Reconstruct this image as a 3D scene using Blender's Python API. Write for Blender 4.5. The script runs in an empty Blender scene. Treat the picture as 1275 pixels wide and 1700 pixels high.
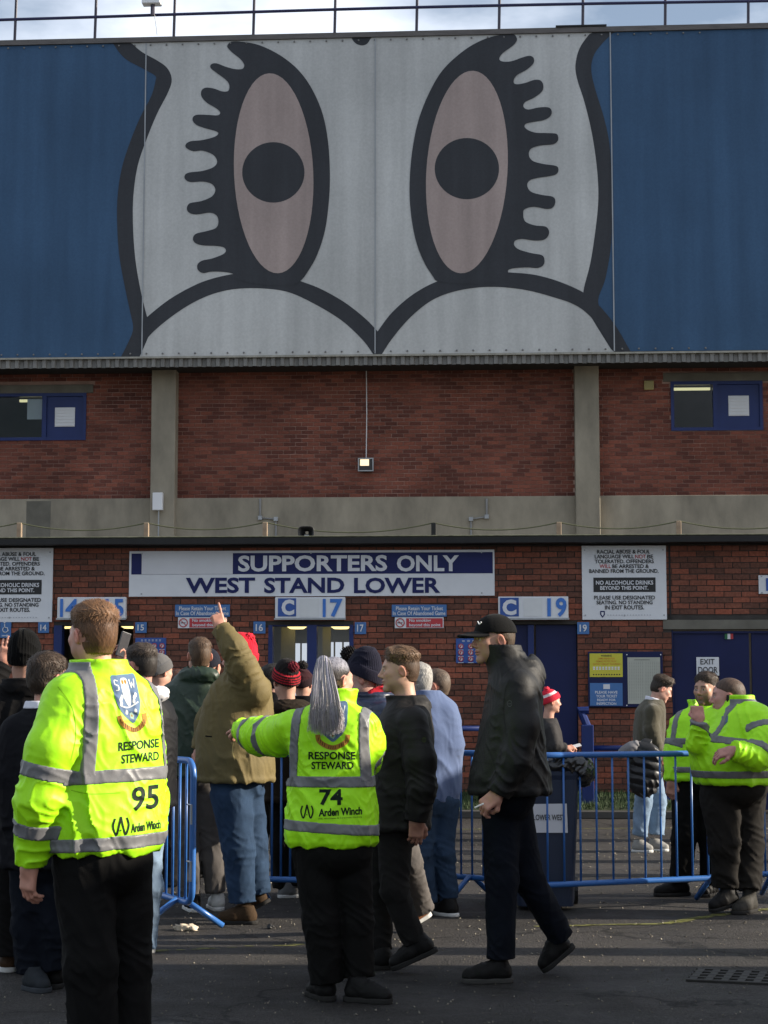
import bpy, bmesh, math, random
import numpy as np
import openvdb
from mathutils import Vector, Matrix, Euler
from mathutils.bvhtree import BVHTree
from mathutils.geometry import tessellate_polygon

rad = math.radians
random.seed(7)
sc = bpy.context.scene
col = sc.collection

# ---------------------------------------------------------------- camera
EYE = 1.45                       # camera height
FPX, PCX, PCY, HOR = 3000.0, 637.5, 850.0, 1162.0
YAW = rad(3.0)
PITCH = math.atan((HOR - PCY) / FPX)
cam = bpy.data.cameras.new('camera')
cam.lens = FPX / 1700.0 * 36.0
cam.sensor_width = 36.0
cam.clip_end = 3000
camo = bpy.data.objects.new('camera', cam)
camo.location = (0, 0, EYE)
camo.rotation_euler = (math.pi / 2 + PITCH, 0, YAW)
col.objects.link(camo)
sc.camera = camo

# ---------------------------------------------------------------- light
SUN_EL, SUN_AZ = rad(22), rad(88.5)      # azimuth clockwise from +Y
w = bpy.data.worlds.new('World')
sc.world = w
w.use_nodes = True
nt = w.node_tree
nt.nodes.clear()
out = nt.nodes.new('ShaderNodeOutputWorld')
bg = nt.nodes.new('ShaderNodeBackground')
bg.inputs['Strength'].default_value = 0.07
sky = nt.nodes.new('ShaderNodeTexSky')
sky.sky_type = 'NISHITA'
sky.sun_disc = False
sky.sun_elevation = SUN_EL
sky.sun_rotation = SUN_AZ
sky.air_density = 1.0
sky.dust_density = 1.0
tc = nt.nodes.new('ShaderNodeTexCoord')
mp = nt.nodes.new('ShaderNodeMapping')
mp.inputs['Scale'].default_value = (1.0, 1.0, 2.6)
nz = nt.nodes.new('ShaderNodeTexNoise')
nz.inputs['Scale'].default_value = 3.2
nz.inputs['Detail'].default_value = 7
nz.inputs['Roughness'].default_value = 0.55
rp = nt.nodes.new('ShaderNodeValToRGB')
rp.color_ramp.elements[0].position = 0.42
rp.color_ramp.elements[0].color = (0.12, 0.12, 0.12, 1)
rp.color_ramp.elements[1].position = 0.60
rp.color_ramp.elements[1].color = (0.9, 0.9, 0.9, 1)
mx = nt.nodes.new('ShaderNodeMix')
mx.data_type = 'RGBA'
mx.inputs[7].default_value = (8.3, 8.9, 10.0, 1)
L = nt.links.new
L(tc.outputs['Generated'], mp.inputs['Vector'])
L(mp.outputs['Vector'], nz.inputs['Vector'])
L(nz.outputs['Fac'], rp.inputs['Fac'])
L(rp.outputs['Color'], mx.inputs[0])
L(sky.outputs['Color'], mx.inputs[6])
L(mx.outputs[2], bg.inputs['Color'])
L(bg.outputs['Background'], out.inputs['Surface'])

sun = bpy.data.lights.new('sun', 'SUN')
sun.energy = 5.0
sun.angle = rad(0.6)
sun.color = (1.0, 0.90, 0.76)
so = bpy.data.objects.new('sun', sun)
sd = Vector((math.sin(SUN_AZ) * math.cos(SUN_EL), math.cos(SUN_AZ) * math.cos(SUN_EL), math.sin(SUN_EL)))
so.rotation_euler = sd.to_track_quat('Z', 'Y').to_euler()
so.location = (30, -5, 20)
col.objects.link(so)

sc.view_settings.view_transform = 'Standard'
sc.view_settings.look = 'None'
sc.view_settings.gamma = 1
sc.view_settings.use_curve_mapping = False
sc.view_settings.exposure = 1.0

# ---------------------------------------------------------------- pixel helpers (photograph pixel -> point on the plane y = Y)
RC = Euler((math.pi / 2 + PITCH, 0, YAW)).to_matrix()
def ray(px, py):
    return RC @ Vector(((px - PCX) / FPX, -(py - PCY) / FPX, -1.0))
def at(px, py, Y):
    d = ray(px, py)
    k = Y / d.y
    return Vector((d.x * k, Y, EYE + d.z * k))
def rect(x0, y0, x1, y1, Y):
    "pixel box -> world x0,x1,z0,z1 on the plane y=Y"
    my, mxx = (y0 + y1) / 2, (x0 + x1) / 2
    return at(x0, my, Y).x, at(x1, my, Y).x, at(mxx, y1, Y).z, at(mxx, y0, Y).z

# ---------------------------------------------------------------- materials
MATS = {}
def mat(name, c=(0.5, 0.5, 0.5), rough=0.6, var=0.15, vs=6.0, bump=0.0, bs=80.0, metal=0.0, spec=0.5, attr=False,
        stretch=(1, 1, 1), emit=None, estr=0.0, rand=0.0, sheen=0.0, dist=0.004, detail=5, crumple=0.0):
    if name in MATS: return MATS[name]
    m = bpy.data.materials.new(name)
    m.use_nodes = True
    t = m.node_tree
    b = t.nodes['Principled BSDF']
    b.inputs['Roughness'].default_value = rough
    b.inputs['Metallic'].default_value = metal
    b.inputs['Specular IOR Level'].default_value = spec
    if sheen:
        b.inputs['Sheen Weight'].default_value = sheen
        b.inputs['Sheen Roughness'].default_value = 0.5
    tcn = t.nodes.new('ShaderNodeTexCoord')
    mpn = t.nodes.new('ShaderNodeMapping')
    mpn.inputs['Scale'].default_value = stretch
    t.links.new(tcn.outputs['Object'], mpn.inputs['Vector'])
    n = t.nodes.new('ShaderNodeTexNoise')
    n.inputs['Scale'].default_value = vs
    n.inputs['Detail'].default_value = detail
    n.inputs['Roughness'].default_value = 0.6
    t.links.new(mpn.outputs['Vector'], n.inputs['Vector'])
    mr = t.nodes.new('ShaderNodeMapRange')
    mr.inputs['From Min'].default_value = 0.25
    mr.inputs['From Max'].default_value = 0.75
    mr.inputs['To Min'].default_value = 1 - var
    mr.inputs['To Max'].default_value = 1 + var
    t.links.new(n.outputs['Fac'], mr.inputs['Value'])
    fac = mr.outputs['Result']
    if rand:
        oi = t.nodes.new('ShaderNodeObjectInfo')
        m2 = t.nodes.new('ShaderNodeMapRange')
        m2.inputs['To Min'].default_value = 1 - rand
        m2.inputs['To Max'].default_value = 1 + rand
        t.links.new(oi.outputs['Random'], m2.inputs['Value'])
        mm = t.nodes.new('ShaderNodeMath'); mm.operation = 'MULTIPLY'
        t.links.new(fac, mm.inputs[0]); t.links.new(m2.outputs['Result'], mm.inputs[1])
        fac = mm.outputs[0]
    vm = t.nodes.new('ShaderNodeVectorMath'); vm.operation = 'SCALE'
    if attr:
        a = t.nodes.new('ShaderNodeAttribute'); a.attribute_name = 'col'
        t.links.new(a.outputs['Color'], vm.inputs[0])
    else:
        vm.inputs[0].default_value = c[:3]
    t.links.new(fac, vm.inputs['Scale'])
    t.links.new(vm.outputs[0], b.inputs['Base Color'])
    if bump:
        n2 = t.nodes.new('ShaderNodeTexNoise')
        n2.inputs['Scale'].default_value = bs
        n2.inputs['Detail'].default_value = 3
        t.links.new(mpn.outputs['Vector'], n2.inputs['Vector'])
        bp = t.nodes.new('ShaderNodeBump')
        bp.inputs['Strength'].default_value = bump
        bp.inputs['Distance'].default_value = dist
        t.links.new(n2.outputs['Fac'], bp.inputs['Height'])
        t.links.new(bp.outputs['Normal'], b.inputs['Normal'])
        if crumple:
            m4 = t.nodes.new('ShaderNodeMapping'); m4.inputs['Scale'].default_value = (1, 1, .6); m4.inputs['Rotation'].default_value = (.5, .7, .3)
            t.links.new(tcn.outputs['Object'], m4.inputs['Vector'])
            n4 = t.nodes.new('ShaderNodeTexNoise'); n4.inputs['Scale'].default_value = 13; n4.inputs['Detail'].default_value = 4
            n4.noise_type = 'RIDGED_MULTIFRACTAL'; n4.inputs['Distortion'].default_value = .8
            t.links.new(m4.outputs['Vector'], n4.inputs['Vector'])
            b4 = t.nodes.new('ShaderNodeBump'); b4.inputs['Strength'].default_value = crumple; b4.inputs['Distance'].default_value = .013
            t.links.new(n4.outputs['Fac'], b4.inputs['Height']); t.links.new(b4.outputs['Normal'], bp.inputs['Normal'])
    if emit:
        b.inputs['Emission Color'].default_value = (*emit, 1)
        b.inputs['Emission Strength'].default_value = estr
    MATS[name] = m
    return m

def brick_mat(name, c1, c2, c3, stain):
    m = bpy.data.materials.new(name); m.use_nodes = True
    t = m.node_tree; b = t.nodes['Principled BSDF']
    b.inputs['Roughness'].default_value = 0.85
    b.inputs['Specular IOR Level'].default_value = 0.25
    g = t.nodes.new('ShaderNodeNewGeometry'); oi = t.nodes.new('ShaderNodeObjectInfo')
    ad = t.nodes.new('ShaderNodeMath'); ad.operation = 'ADD'
    fr = t.nodes.new('ShaderNodeMath'); fr.operation = 'FRACT'
    t.links.new(g.outputs['Random Per Island'], ad.inputs[0]); t.links.new(oi.outputs['Random'], ad.inputs[1])
    t.links.new(ad.outputs[0], fr.inputs[0])
    r = t.nodes.new('ShaderNodeValToRGB'); e = r.color_ramp.elements
    e[0].position = 0; e[0].color = (*c1, 1); e[1].position = 1; e[1].color = (*c3, 1)
    k = e.new(0.28); k.color = (*c1, 1)
    k = e.new(0.4); k.color = (*c2, 1)
    k = e.new(0.72); k.color = (*c2, 1)
    t.links.new(fr.outputs[0], r.inputs['Fac'])
    n = t.nodes.new('ShaderNodeTexNoise'); n.inputs['Scale'].default_value = 0.9; n.inputs['Detail'].default_value = 6
    n3 = t.nodes.new('ShaderNodeTexNoise'); n3.inputs['Scale'].default_value = 30; n3.inputs['Detail'].default_value = 4
    t.links.new(g.outputs['Position'], n.inputs['Vector']); t.links.new(g.outputs['Position'], n3.inputs['Vector'])
    m1 = t.nodes.new('ShaderNodeMapRange'); m1.inputs['From Min'].default_value = .3; m1.inputs['From Max'].default_value = .7
    m1.inputs['To Min'].default_value = 1 - stain; m1.inputs['To Max'].default_value = 1 + stain * .6
    m3 = t.nodes.new('ShaderNodeMapRange'); m3.inputs['From Min'].default_value = .3; m3.inputs['From Max'].default_value = .7
    m3.inputs['To Min'].default_value = .75; m3.inputs['To Max'].default_value = 1.22
    t.links.new(n.outputs['Fac'], m1.inputs['Value']); t.links.new(n3.outputs['Fac'], m3.inputs['Value'])
    mu = t.nodes.new('ShaderNodeMath'); mu.operation = 'MULTIPLY'
    t.links.new(m1.outputs[0], mu.inputs[0]); t.links.new(m3.outputs[0], mu.inputs[1])
    vm = t.nodes.new('ShaderNodeVectorMath'); vm.operation = 'SCALE'
    t.links.new(r.outputs['Color'], vm.inputs[0]); t.links.new(mu.outputs[0], vm.inputs['Scale'])
    t.links.new(vm.outputs[0], b.inputs['Base Color'])
    bp = t.nodes.new('ShaderNodeBump'); bp.inputs['Strength'].default_value = .5; bp.inputs['Distance'].default_value = .004
    t.links.new(n3.outputs['Fac'], bp.inputs['Height']); t.links.new(bp.outputs['Normal'], b.inputs['Normal'])
    return m

# ---------------------------------------------------------------- mesh helpers
def link(o, parent=None, loc=None):
    col.objects.link(o)
    if parent is not None: o.parent = parent
    if loc is not None: o.location = loc
    return o
def tag(o, label=None, cat=None, group=None, kind=None):
    if label: o['label'] = label
    if cat: o['category'] = cat
    if group: o['group'] = group
    if kind: o['kind'] = kind
    return o
def empty(name, loc, label, cat, group=None):
    o = bpy.data.objects.new(name, None)
    o.empty_display_size = 0.2
    link(o, None, loc)
    return tag(o, label, cat, group)
def mk(name, V, F, m, parent=None, smooth=False, loc=None, colors=None):
    me = bpy.data.meshes.new(name)
    if isinstance(F, np.ndarray):
        V = np.asarray(V, np.float32); k = F.shape[1]
        me.vertices.add(len(V)); me.vertices.foreach_set('co', V.ravel())
        me.loops.add(F.size); me.loops.foreach_set('vertex_index', F.ravel().astype(np.int32))
        me.polygons.add(len(F))
        me.polygons.foreach_set('loop_start', np.arange(0, F.size, k, dtype=np.int32))
        me.polygons.foreach_set('loop_total', np.full(len(F), k, np.int32))
        me.update(calc_edges=True)
    else:
        me.from_pydata([tuple(v) for v in V], [], F)
    if smooth: me.polygons.foreach_set('use_smooth', np.ones(len(me.polygons), bool))
    if colors is not None:
        a = me.color_attributes.new('col', 'FLOAT_COLOR', 'POINT')
        c4 = np.ones((len(me.vertices), 4), np.float32); c4[:, :3] = colors
        a.data.foreach_set('color', c4.ravel())
    me.update()
    if m is not None: me.materials.append(m)
    return link(bpy.data.objects.new(name, me), parent, loc)

class MB:
    "collects solids into one mesh"
    def __init__(s): s.V = []; s.F = []
    def add(s, V, F):
        o = len(s.V); s.V += [tuple(v) for v in V]; s.F += [tuple(i + o for i in f) for f in F]; return s
    def box(s, x0, x1, y0, y1, z0, z1, bev=0.0):
        if bev <= 0:
            V = [(x, y, z) for x in (x0, x1) for y in (y0, y1) for z in (z0, z1)]
            return s.add(V, [(0, 1, 3, 2), (4, 6, 7, 5), (0, 4, 5, 1), (2, 3, 7, 6), (0, 2, 6, 4), (1, 5, 7, 3)])
        bm = bmesh.new(); bmesh.ops.create_cube(bm, size=1)
        for v in bm.verts:
            v.co = Vector(((x0 + x1) / 2 + v.co.x * (x1 - x0), (y0 + y1) / 2 + v.co.y * (y1 - y0), (z0 + z1) / 2 + v.co.z * (z1 - z0)))
        bmesh.ops.bevel(bm, geom=bm.edges[:], offset=bev, segments=2, affect='EDGES', profile=.5)
        bm.verts.index_update()
        s.add([v.co[:] for v in bm.verts], [tuple(v.index for v in f.verts) for f in bm.faces]); bm.free(); return s
    def tube(s, pts, r, n=8, cap=True, closed=False):
        pts = [Vector(p) for p in pts]; N = len(pts); V = []; F = []
        rr = r if isinstance(r, (list, tuple)) else [r] * N
        up = None
        for i, p in enumerate(pts):
            if closed: d = pts[(i + 1) % N] - pts[i - 1]
            else: d = pts[min(i + 1, N - 1)] - pts[max(i - 1, 0)]
            d.normalize()
            if up is None: up = Vector((0, 0, 1)) if abs(d.z) < .9 else Vector((0, 1, 0))
            a = d.cross(up)
            if a.length < 1e-4: a = d.orthogonal()
            a.normalize(); up = a.cross(d).normalized()
            for k in range(n):
                t = 2 * math.pi * k / n
                V.append(p + (a * math.cos(t) + up * math.sin(t)) * rr[i])
        R = N if closed else N - 1
        for i in range(R):
            j = (i + 1) % N
            for k in range(n):
                F.append((i * n + k, i * n + (k + 1) % n, j * n + (k + 1) % n, j * n + k))
        if cap and not closed:
            F.append(tuple(range(n - 1, -1, -1))); F.append(tuple((N - 1) * n + k for k in range(n)))
        return s.add(V, F)
    def lathe(s, prof, c=(0, 0, 0), axis='z', n=20):
        V = []; F = []
        for r, h in prof:
            for k in range(n):
                t = 2 * math.pi * k / n; x, y = r * math.cos(t), r * math.sin(t)
                V.append(Vector(c) + Vector((x, y, h) if axis == 'z' else (x, h, y)))
        for i in range(len(prof) - 1):
            for k in range(n): F.append((i * n + k, i * n + (k + 1) % n, (i + 1) * n + (k + 1) % n, (i + 1) * n + k))
        F.append(tuple(range(n))); F.append(tuple((len(prof) - 1) * n + k for k in range(n)))
        return s.add(V, F)
    def build(s, name, m, parent=None, loc=None, smooth=False):
        if loc is not None:
            l = Vector(loc); V = [Vector(v) - l for v in s.V]
            if parent is None: return mk(name, V, s.F, m, None, smooth, l)
            return mk(name, V, s.F, m, parent, smooth)
        return mk(name, s.V, s.F, m, parent, smooth)

_TC = {}
def text_mesh(s, bold=0.0):
    "unit text mesh as (verts 2D array, faces), cached"
    k = (s, bold)
    if k not in _TC:
        cu = bpy.data.curves.new('lettering', 'FONT'); cu.body = s; cu.offset = bold; cu.resolution_u = 3
        cu.space_line = 0.95
        o = bpy.data.objects.new('lettering', cu); col.objects.link(o)
        dg = bpy.context.evaluated_depsgraph_get(); dg.update()
        me = bpy.data.meshes.new_from_object(o.evaluated_get(dg))
        V = np.array([v.co[:2] for v in me.vertices]); F = [tuple(p.vertices) for p in me.polygons]
        col.objects.unlink(o); bpy.data.objects.remove(o); bpy.data.meshes.remove(me)
        _TC[k] = (V, F)
    return _TC[k]
def fit(V, x0, y0, x1, y1):
    lo, hi = V.min(0), V.max(0)
    return np.stack([x0 + (V[:, 0] - lo[0]) / (hi[0] - lo[0]) * (x1 - x0), y0 + (V[:, 1] - lo[1]) / (hi[1] - lo[1]) * (y1 - y0)], 1)
def smooth_poly(P, k=5, closed=True):
    P = [Vector(p) for p in P]; n = len(P); o = []
    for i in range(n if closed else n - 1):
        if closed: a, b, c, d = P[i - 1], P[i], P[(i + 1) % n], P[(i + 2) % n]
        else: a, b, c, d = P[max(i - 1, 0)], P[i], P[i + 1], P[min(i + 2, n - 1)]
        for j in range(k):
            t = j / k
            o.append(.5 * ((2 * b) + (c - a) * t + (2 * a - 5 * b + 4 * c - d) * t * t + (3 * b - a - 3 * c + d) * t ** 3))
    if not closed: o.append(P[-1])
    return o
def poly_faces(P):
    return tessellate_polygon([[Vector((p[0], p[1], 0)) for p in P]])
# ================================================================ SETTING
YW, UW, CW = 23.6, 33.5, 32.5          # lower wall, upper wall, cladding
X = lambda px, Y=YW, py=1000: at(px, py, Y).x
Z = lambda py, Y=YW, px=637: at(px, py, Y).z

# ---- ground
m_asph = bpy.data.materials.new('asphalt'); m_asph.use_nodes = True
t = m_asph.node_tree; b = t.nodes['Principled BSDF']; lk = t.links.new
g = t.nodes.new('ShaderNodeNewGeometry')
def noise(scale, det=5, stretch=None, rough=.6):
    n = t.nodes.new('ShaderNodeTexNoise'); n.inputs['Scale'].default_value = scale; n.inputs['Detail'].default_value = det
    n.inputs['Roughness'].default_value = rough
    if stretch:
        q = t.nodes.new('ShaderNodeMapping'); q.inputs['Scale'].default_value = stretch
        lk(g.outputs['Position'], q.inputs['Vector']); lk(q.outputs['Vector'], n.inputs['Vector'])
    else: lk(g.outputs['Position'], n.inputs['Vector'])
    return n.outputs['Fac']
def mrange(v, a, b_, c, d):
    r = t.nodes.new('ShaderNodeMapRange'); lk(v, r.inputs['Value'])
    for k, q in zip(('From Min', 'From Max', 'To Min', 'To Max'), (a, b_, c, d)): r.inputs[k].default_value = q
    return r.outputs['Result']
def mathn(op, a, b_):
    r = t.nodes.new('ShaderNodeMath'); r.operation = op
    for i, q in enumerate((a, b_)):
        if hasattr(q, 'links'): lk(q, r.inputs[i])
        else: r.inputs[i].default_value = q
    return r.outputs[0]
big = mrange(noise(.55, 8, (1, 1.6, 1)), .3, .7, .6, 1.35)
fine = mathn('MULTIPLY', mrange(noise(95, 3), .3, .7, .35, 1.7), mrange(noise(38, 3), .3, .7, .6, 1.4))
vo = t.nodes.new('ShaderNodeTexVoronoi'); vo.inputs['Scale'].default_value = 42; lk(g.outputs['Position'], vo.inputs['Vector'])
chip = mrange(vo.outputs['Distance'], .1, .22, 2.6, 0)
sel = mrange(noise(11, 2), .52, .68, 0, 1)
gum = t.nodes.new('ShaderNodeTexVoronoi'); gum.inputs['Scale'].default_value = 2.3; lk(g.outputs['Position'], gum.inputs['Vector'])
gumf = mathn('MULTIPLY', mrange(gum.outputs['Distance'], .045, .06, .8, 0), mrange(noise(.9, 2), .5, .55, 0, 1))
warp = t.nodes.new('ShaderNodeVectorMath'); warp.operation = 'ADD'
wn = t.nodes.new('ShaderNodeTexNoise'); wn.inputs['Scale'].default_value = 3.0; wn.inputs['Detail'].default_value = 6; lk(g.outputs['Position'], wn.inputs['Vector'])
wsc = t.nodes.new('ShaderNodeVectorMath'); wsc.operation = 'SCALE'; wsc.inputs['Scale'].default_value = .5; lk(wn.outputs['Color'], wsc.inputs[0])
lk(g.outputs['Position'], warp.inputs[0]); lk(wsc.outputs[0], warp.inputs[1])
ck = t.nodes.new('ShaderNodeTexVoronoi'); ck.feature = 'DISTANCE_TO_EDGE'; ck.inputs['Scale'].default_value = .42; lk(warp.outputs[0], ck.inputs['Vector'])
crack = mrange(ck.outputs['Distance'], .003, .009, .35, 1)
patch = mrange(noise(.33, 2, (1, .6, 1)), .50, .515, 1, .74)
fac = mathn('MULTIPLY', mathn('MULTIPLY', mathn('ADD', mathn('ADD', mathn('MULTIPLY', big, fine), mathn('MULTIPLY', chip, sel)), gumf), crack), patch)
vm = t.nodes.new('ShaderNodeVectorMath'); vm.operation = 'SCALE'; vm.inputs[0].default_value = (.043, .039, .036)
lk(fac, vm.inputs['Scale']); lk(vm.outputs[0], b.inputs['Base Color'])
lk(mrange(noise(1.3, 5), .35, .65, .38, .9), b.inputs['Roughness'])
b.inputs['Specular IOR Level'].default_value = .22
bp = t.nodes.new('ShaderNodeBump'); bp.inputs['Strength'].default_value = 1.0; bp.inputs['Distance'].default_value = .03
lk(mathn('ADD', noise(70, 4), mathn('MULTIPLY', noise(9, 4), .5)), bp.inputs['Height']); lk(bp.outputs['Normal'], b.inputs['Normal'])

gr = mk('ground', [(-400, -200, 0), (400, -200, 0), (400, 900, 0), (-400, 900, 0)], [(0, 1, 2, 3)], m_asph); tag(gr, kind='structure')

m_grass_soil = mat('verge soil', (.035, .045, .015), .95, .4, 5, .6, 40)
m_kerb = mat('kerb stone', (.05, .047, .042), .9, .3, 5, .4, 60)
gx0, gx1 = X(600), X(1112)
vg = MB().box(gx0, gx1, YW - .95, YW - .02, .004, .10)
vg.V = [(a_, b_, c_ + (.17 if (b_ > YW - .1 and c_ > .05) else 0)) for a_, b_, c_ in vg.V]
vg = vg.build('verge', m_grass_soil); tag(vg, kind='structure')
kb = MB()
x = gx0
while x < gx1:
    kb.box(x, min(x + .9, gx1) - .008, YW - 1.1, YW - .955, .002, .095, .012); x += .9
tag(kb.build('kerb', m_kerb), kind='structure')
# grass blades
rng = np.random.default_rng(3)
n = 9000
px_ = rng.uniform(gx0, gx1, n); py_ = rng.uniform(YW - .94, YW - .05, n); h_ = rng.uniform(.03, .085, n); a_ = rng.uniform(0, 6.28, n); lean = rng.uniform(-.03, .03, (n, 2))
V = np.zeros((n, 3, 3), np.float32)
for k, s_ in ((0, -1), (1, 1)):
    V[:, k, 0] = px_ + s_ * .005 * np.cos(a_); V[:, k, 1] = py_ + s_ * .005 * np.sin(a_); V[:, k, 2] = .098 + (py_ - YW + .95) * .183
V[:, 2, 0] = px_ + lean[:, 0]; V[:, 2, 1] = py_ + lean[:, 1]; V[:, 2, 2] = .098 + (py_ - YW + .95) * .183 + h_
m_grass = mat('grass blades', (.026, .05, .011), .8, .5, 6)
o = mk('grass', V.reshape(-1, 3), np.arange(n * 3).reshape(n, 3), m_grass); tag(o, kind='stuff')

# worn yellow painted lines (flat paint, 4 mm above the asphalt, broken up)
m_yel = mat('worn yellow paint', (.16, .16, .035), .9, .5, 30)
def paint_line(pts, wdt, density, name, seed):
    r_ = random.Random(seed); mb = MB()
    P = smooth_poly([(*p, 0) for p in pts], 30, False)
    for i in range(len(P) - 1):
        if r_.random() > density: continue
        for q in range(3):
            c = P[i].lerp(P[i + 1], r_.random()); c.y += r_.uniform(-wdt, wdt)
            l_, h2 = r_.uniform(.02, .09), r_.uniform(.004, .014)
            ring = [(c.x + l_ * math.cos(6.283 * k / 7) * r_.uniform(.6, 1), c.y + h2 * math.sin(6.283 * k / 7) * r_.uniform(.6, 1), .004 + .0002 * q) for k in range(7)]
            mb.add(ring, [tuple(range(7))])
    o = mb.build(name, m_yel); tag(o, kind='structure')
def gp(px, py):
    d = ray(px, py); k = -EYE / d.z
    return (d.x * k, d.y * k)
paint_line([gp(900, 1539), gp(1000, 1536), gp(1100, 1534), gp(1150, 1526), gp(1220, 1516), gp(1275, 1510), gp(1330, 1507)], .022, .6, 'yellow_road_line', 4)
paint_line([gp(60, 1590), gp(240, 1580), gp(420, 1572), gp(520, 1568)], .03, .22, 'yellow_road_line', 5)
paint_line([gp(560, 1377), gp(800, 1377), gp(980, 1376), gp(1275, 1374)], .03, .95, 'verge_road_line', 6)

# loose grit on the tarmac
n = 2600
gy = rng.uniform(7.6, 21, n); gx = rng.uniform(-.30, .24, n) * gy; sz = rng.uniform(.003, .011, n) * (gy / 10)
V = np.zeros((n, 4, 3), np.float32); ang = rng.uniform(0, 6.28, n)
for k in range(4):
    V[:, k, 0] = gx + sz * np.cos(ang + k * 1.571) * rng.uniform(.5, 1.3, n); V[:, k, 1] = gy + sz * np.sin(ang + k * 1.571) * rng.uniform(.5, 1.3, n); V[:, k, 2] = .003
V[:, 3, 2] += .008
F = np.array([[0, 1, 2], [0, 2, 3], [1, 3, 2], [0, 3, 1]])
F = (F[None] + (np.arange(n) * 4)[:, None, None]).reshape(-1, 3)
o = mk('grit', V.reshape(-1, 3), F, mat('grit', (.2, .18, .14), .9, .6, 9)); tag(o, kind='stuff')

# ---- shared materials
m_conc = mat('weathered concrete', (.25, .222, .172), .92, .40, 1.9, .35, 45, detail=11, stretch=(1, 1, .45))
m_conc_d = mat('dirty concrete', (.13, .122, .10), .95, .35, 2.2, .4, 45, detail=9)
m_black = mat('plain black edge', (.012, .012, .012), .8, .3, 5)  # one even near-black for fascia, soffits, joint strip and trim
m_blue = mat('blue gloss paint', (.010, .024, .115), .42, .14, 3, .08, 25, spec=.3)
m_bdoor = mat('dark blue door paint', (.007, .012, .062), .5, .14, 2, .06, 30, spec=.25)
m_white = mat('white sign face', (.66, .67, .69), .5, .06, 3)
m_navy = mat('navy sign print', (.008, .013, .090), .5, .08, 3, spec=.25)
m_skyb = mat('pale blue sign print', (.045, .145, .36), .5, .12, 4)
m_txtw = mat('white lettering', (.62, .63, .66), .5, .1, 6)
m_blk = mat('black lettering', (.010, .010, .011), .55, .1, 5)
m_red = mat('red lettering', (.42, .03, .035), .55, .1, 5)
m_galv = mat('galvanised steel', (.32, .33, .34), .45, .2, 8, metal=.6)
m_mort = mat('dark mortar', (.045, .04, .036), .95, .3, 4, .3, 60)
m_mort2 = mat('grey mortar', (.33, .215, .175), .95, .5, 1.6, .3, 60)
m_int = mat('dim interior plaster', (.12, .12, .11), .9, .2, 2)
m_lamp = mat('lamp diffuser', (.8, .75, .5), .4, .02, 2, emit=(1.0, .80, .32), estr=.9)
m_tube = mat('fluorescent tube', (.8, .8, .6), .4, .02, 2, emit=(1.0, .92, .5), estr=.38)
m_glass = mat('window glass', (.05, .06, .065), .06, .05, 2, spec=.8)
m_pale_glow = mat('pale glazing with daylight glow', (.30, .32, .35), .35, .12, 2, emit=(.8, .88, 1.0), estr=.34)  # emission stands in for daylight on the inner panes, no lamp behind
m_wood = mat('weathered timber', (.30, .22, .15), .9, .25, 9, .3, 40)

def decompose(x0, x1, z0, z1, holes):
    xs = sorted({x0, x1, *[min(max(v, x0), x1) for h in holes for v in h[:2]]})
    o = []
    for a, b_ in zip(xs, xs[1:]):
        zs = [(z0, z1)]
        for h in holes:
            if h[0] < (a + b_) / 2 < h[1]:
                zs = [s for q in zs for s in ((q[0], min(q[1], h[2])), (max(q[0], h[3]), q[1])) if s[1] - s[0] > .002]
        o += [(a, b_, *q) for q in zs]
    return o

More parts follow.
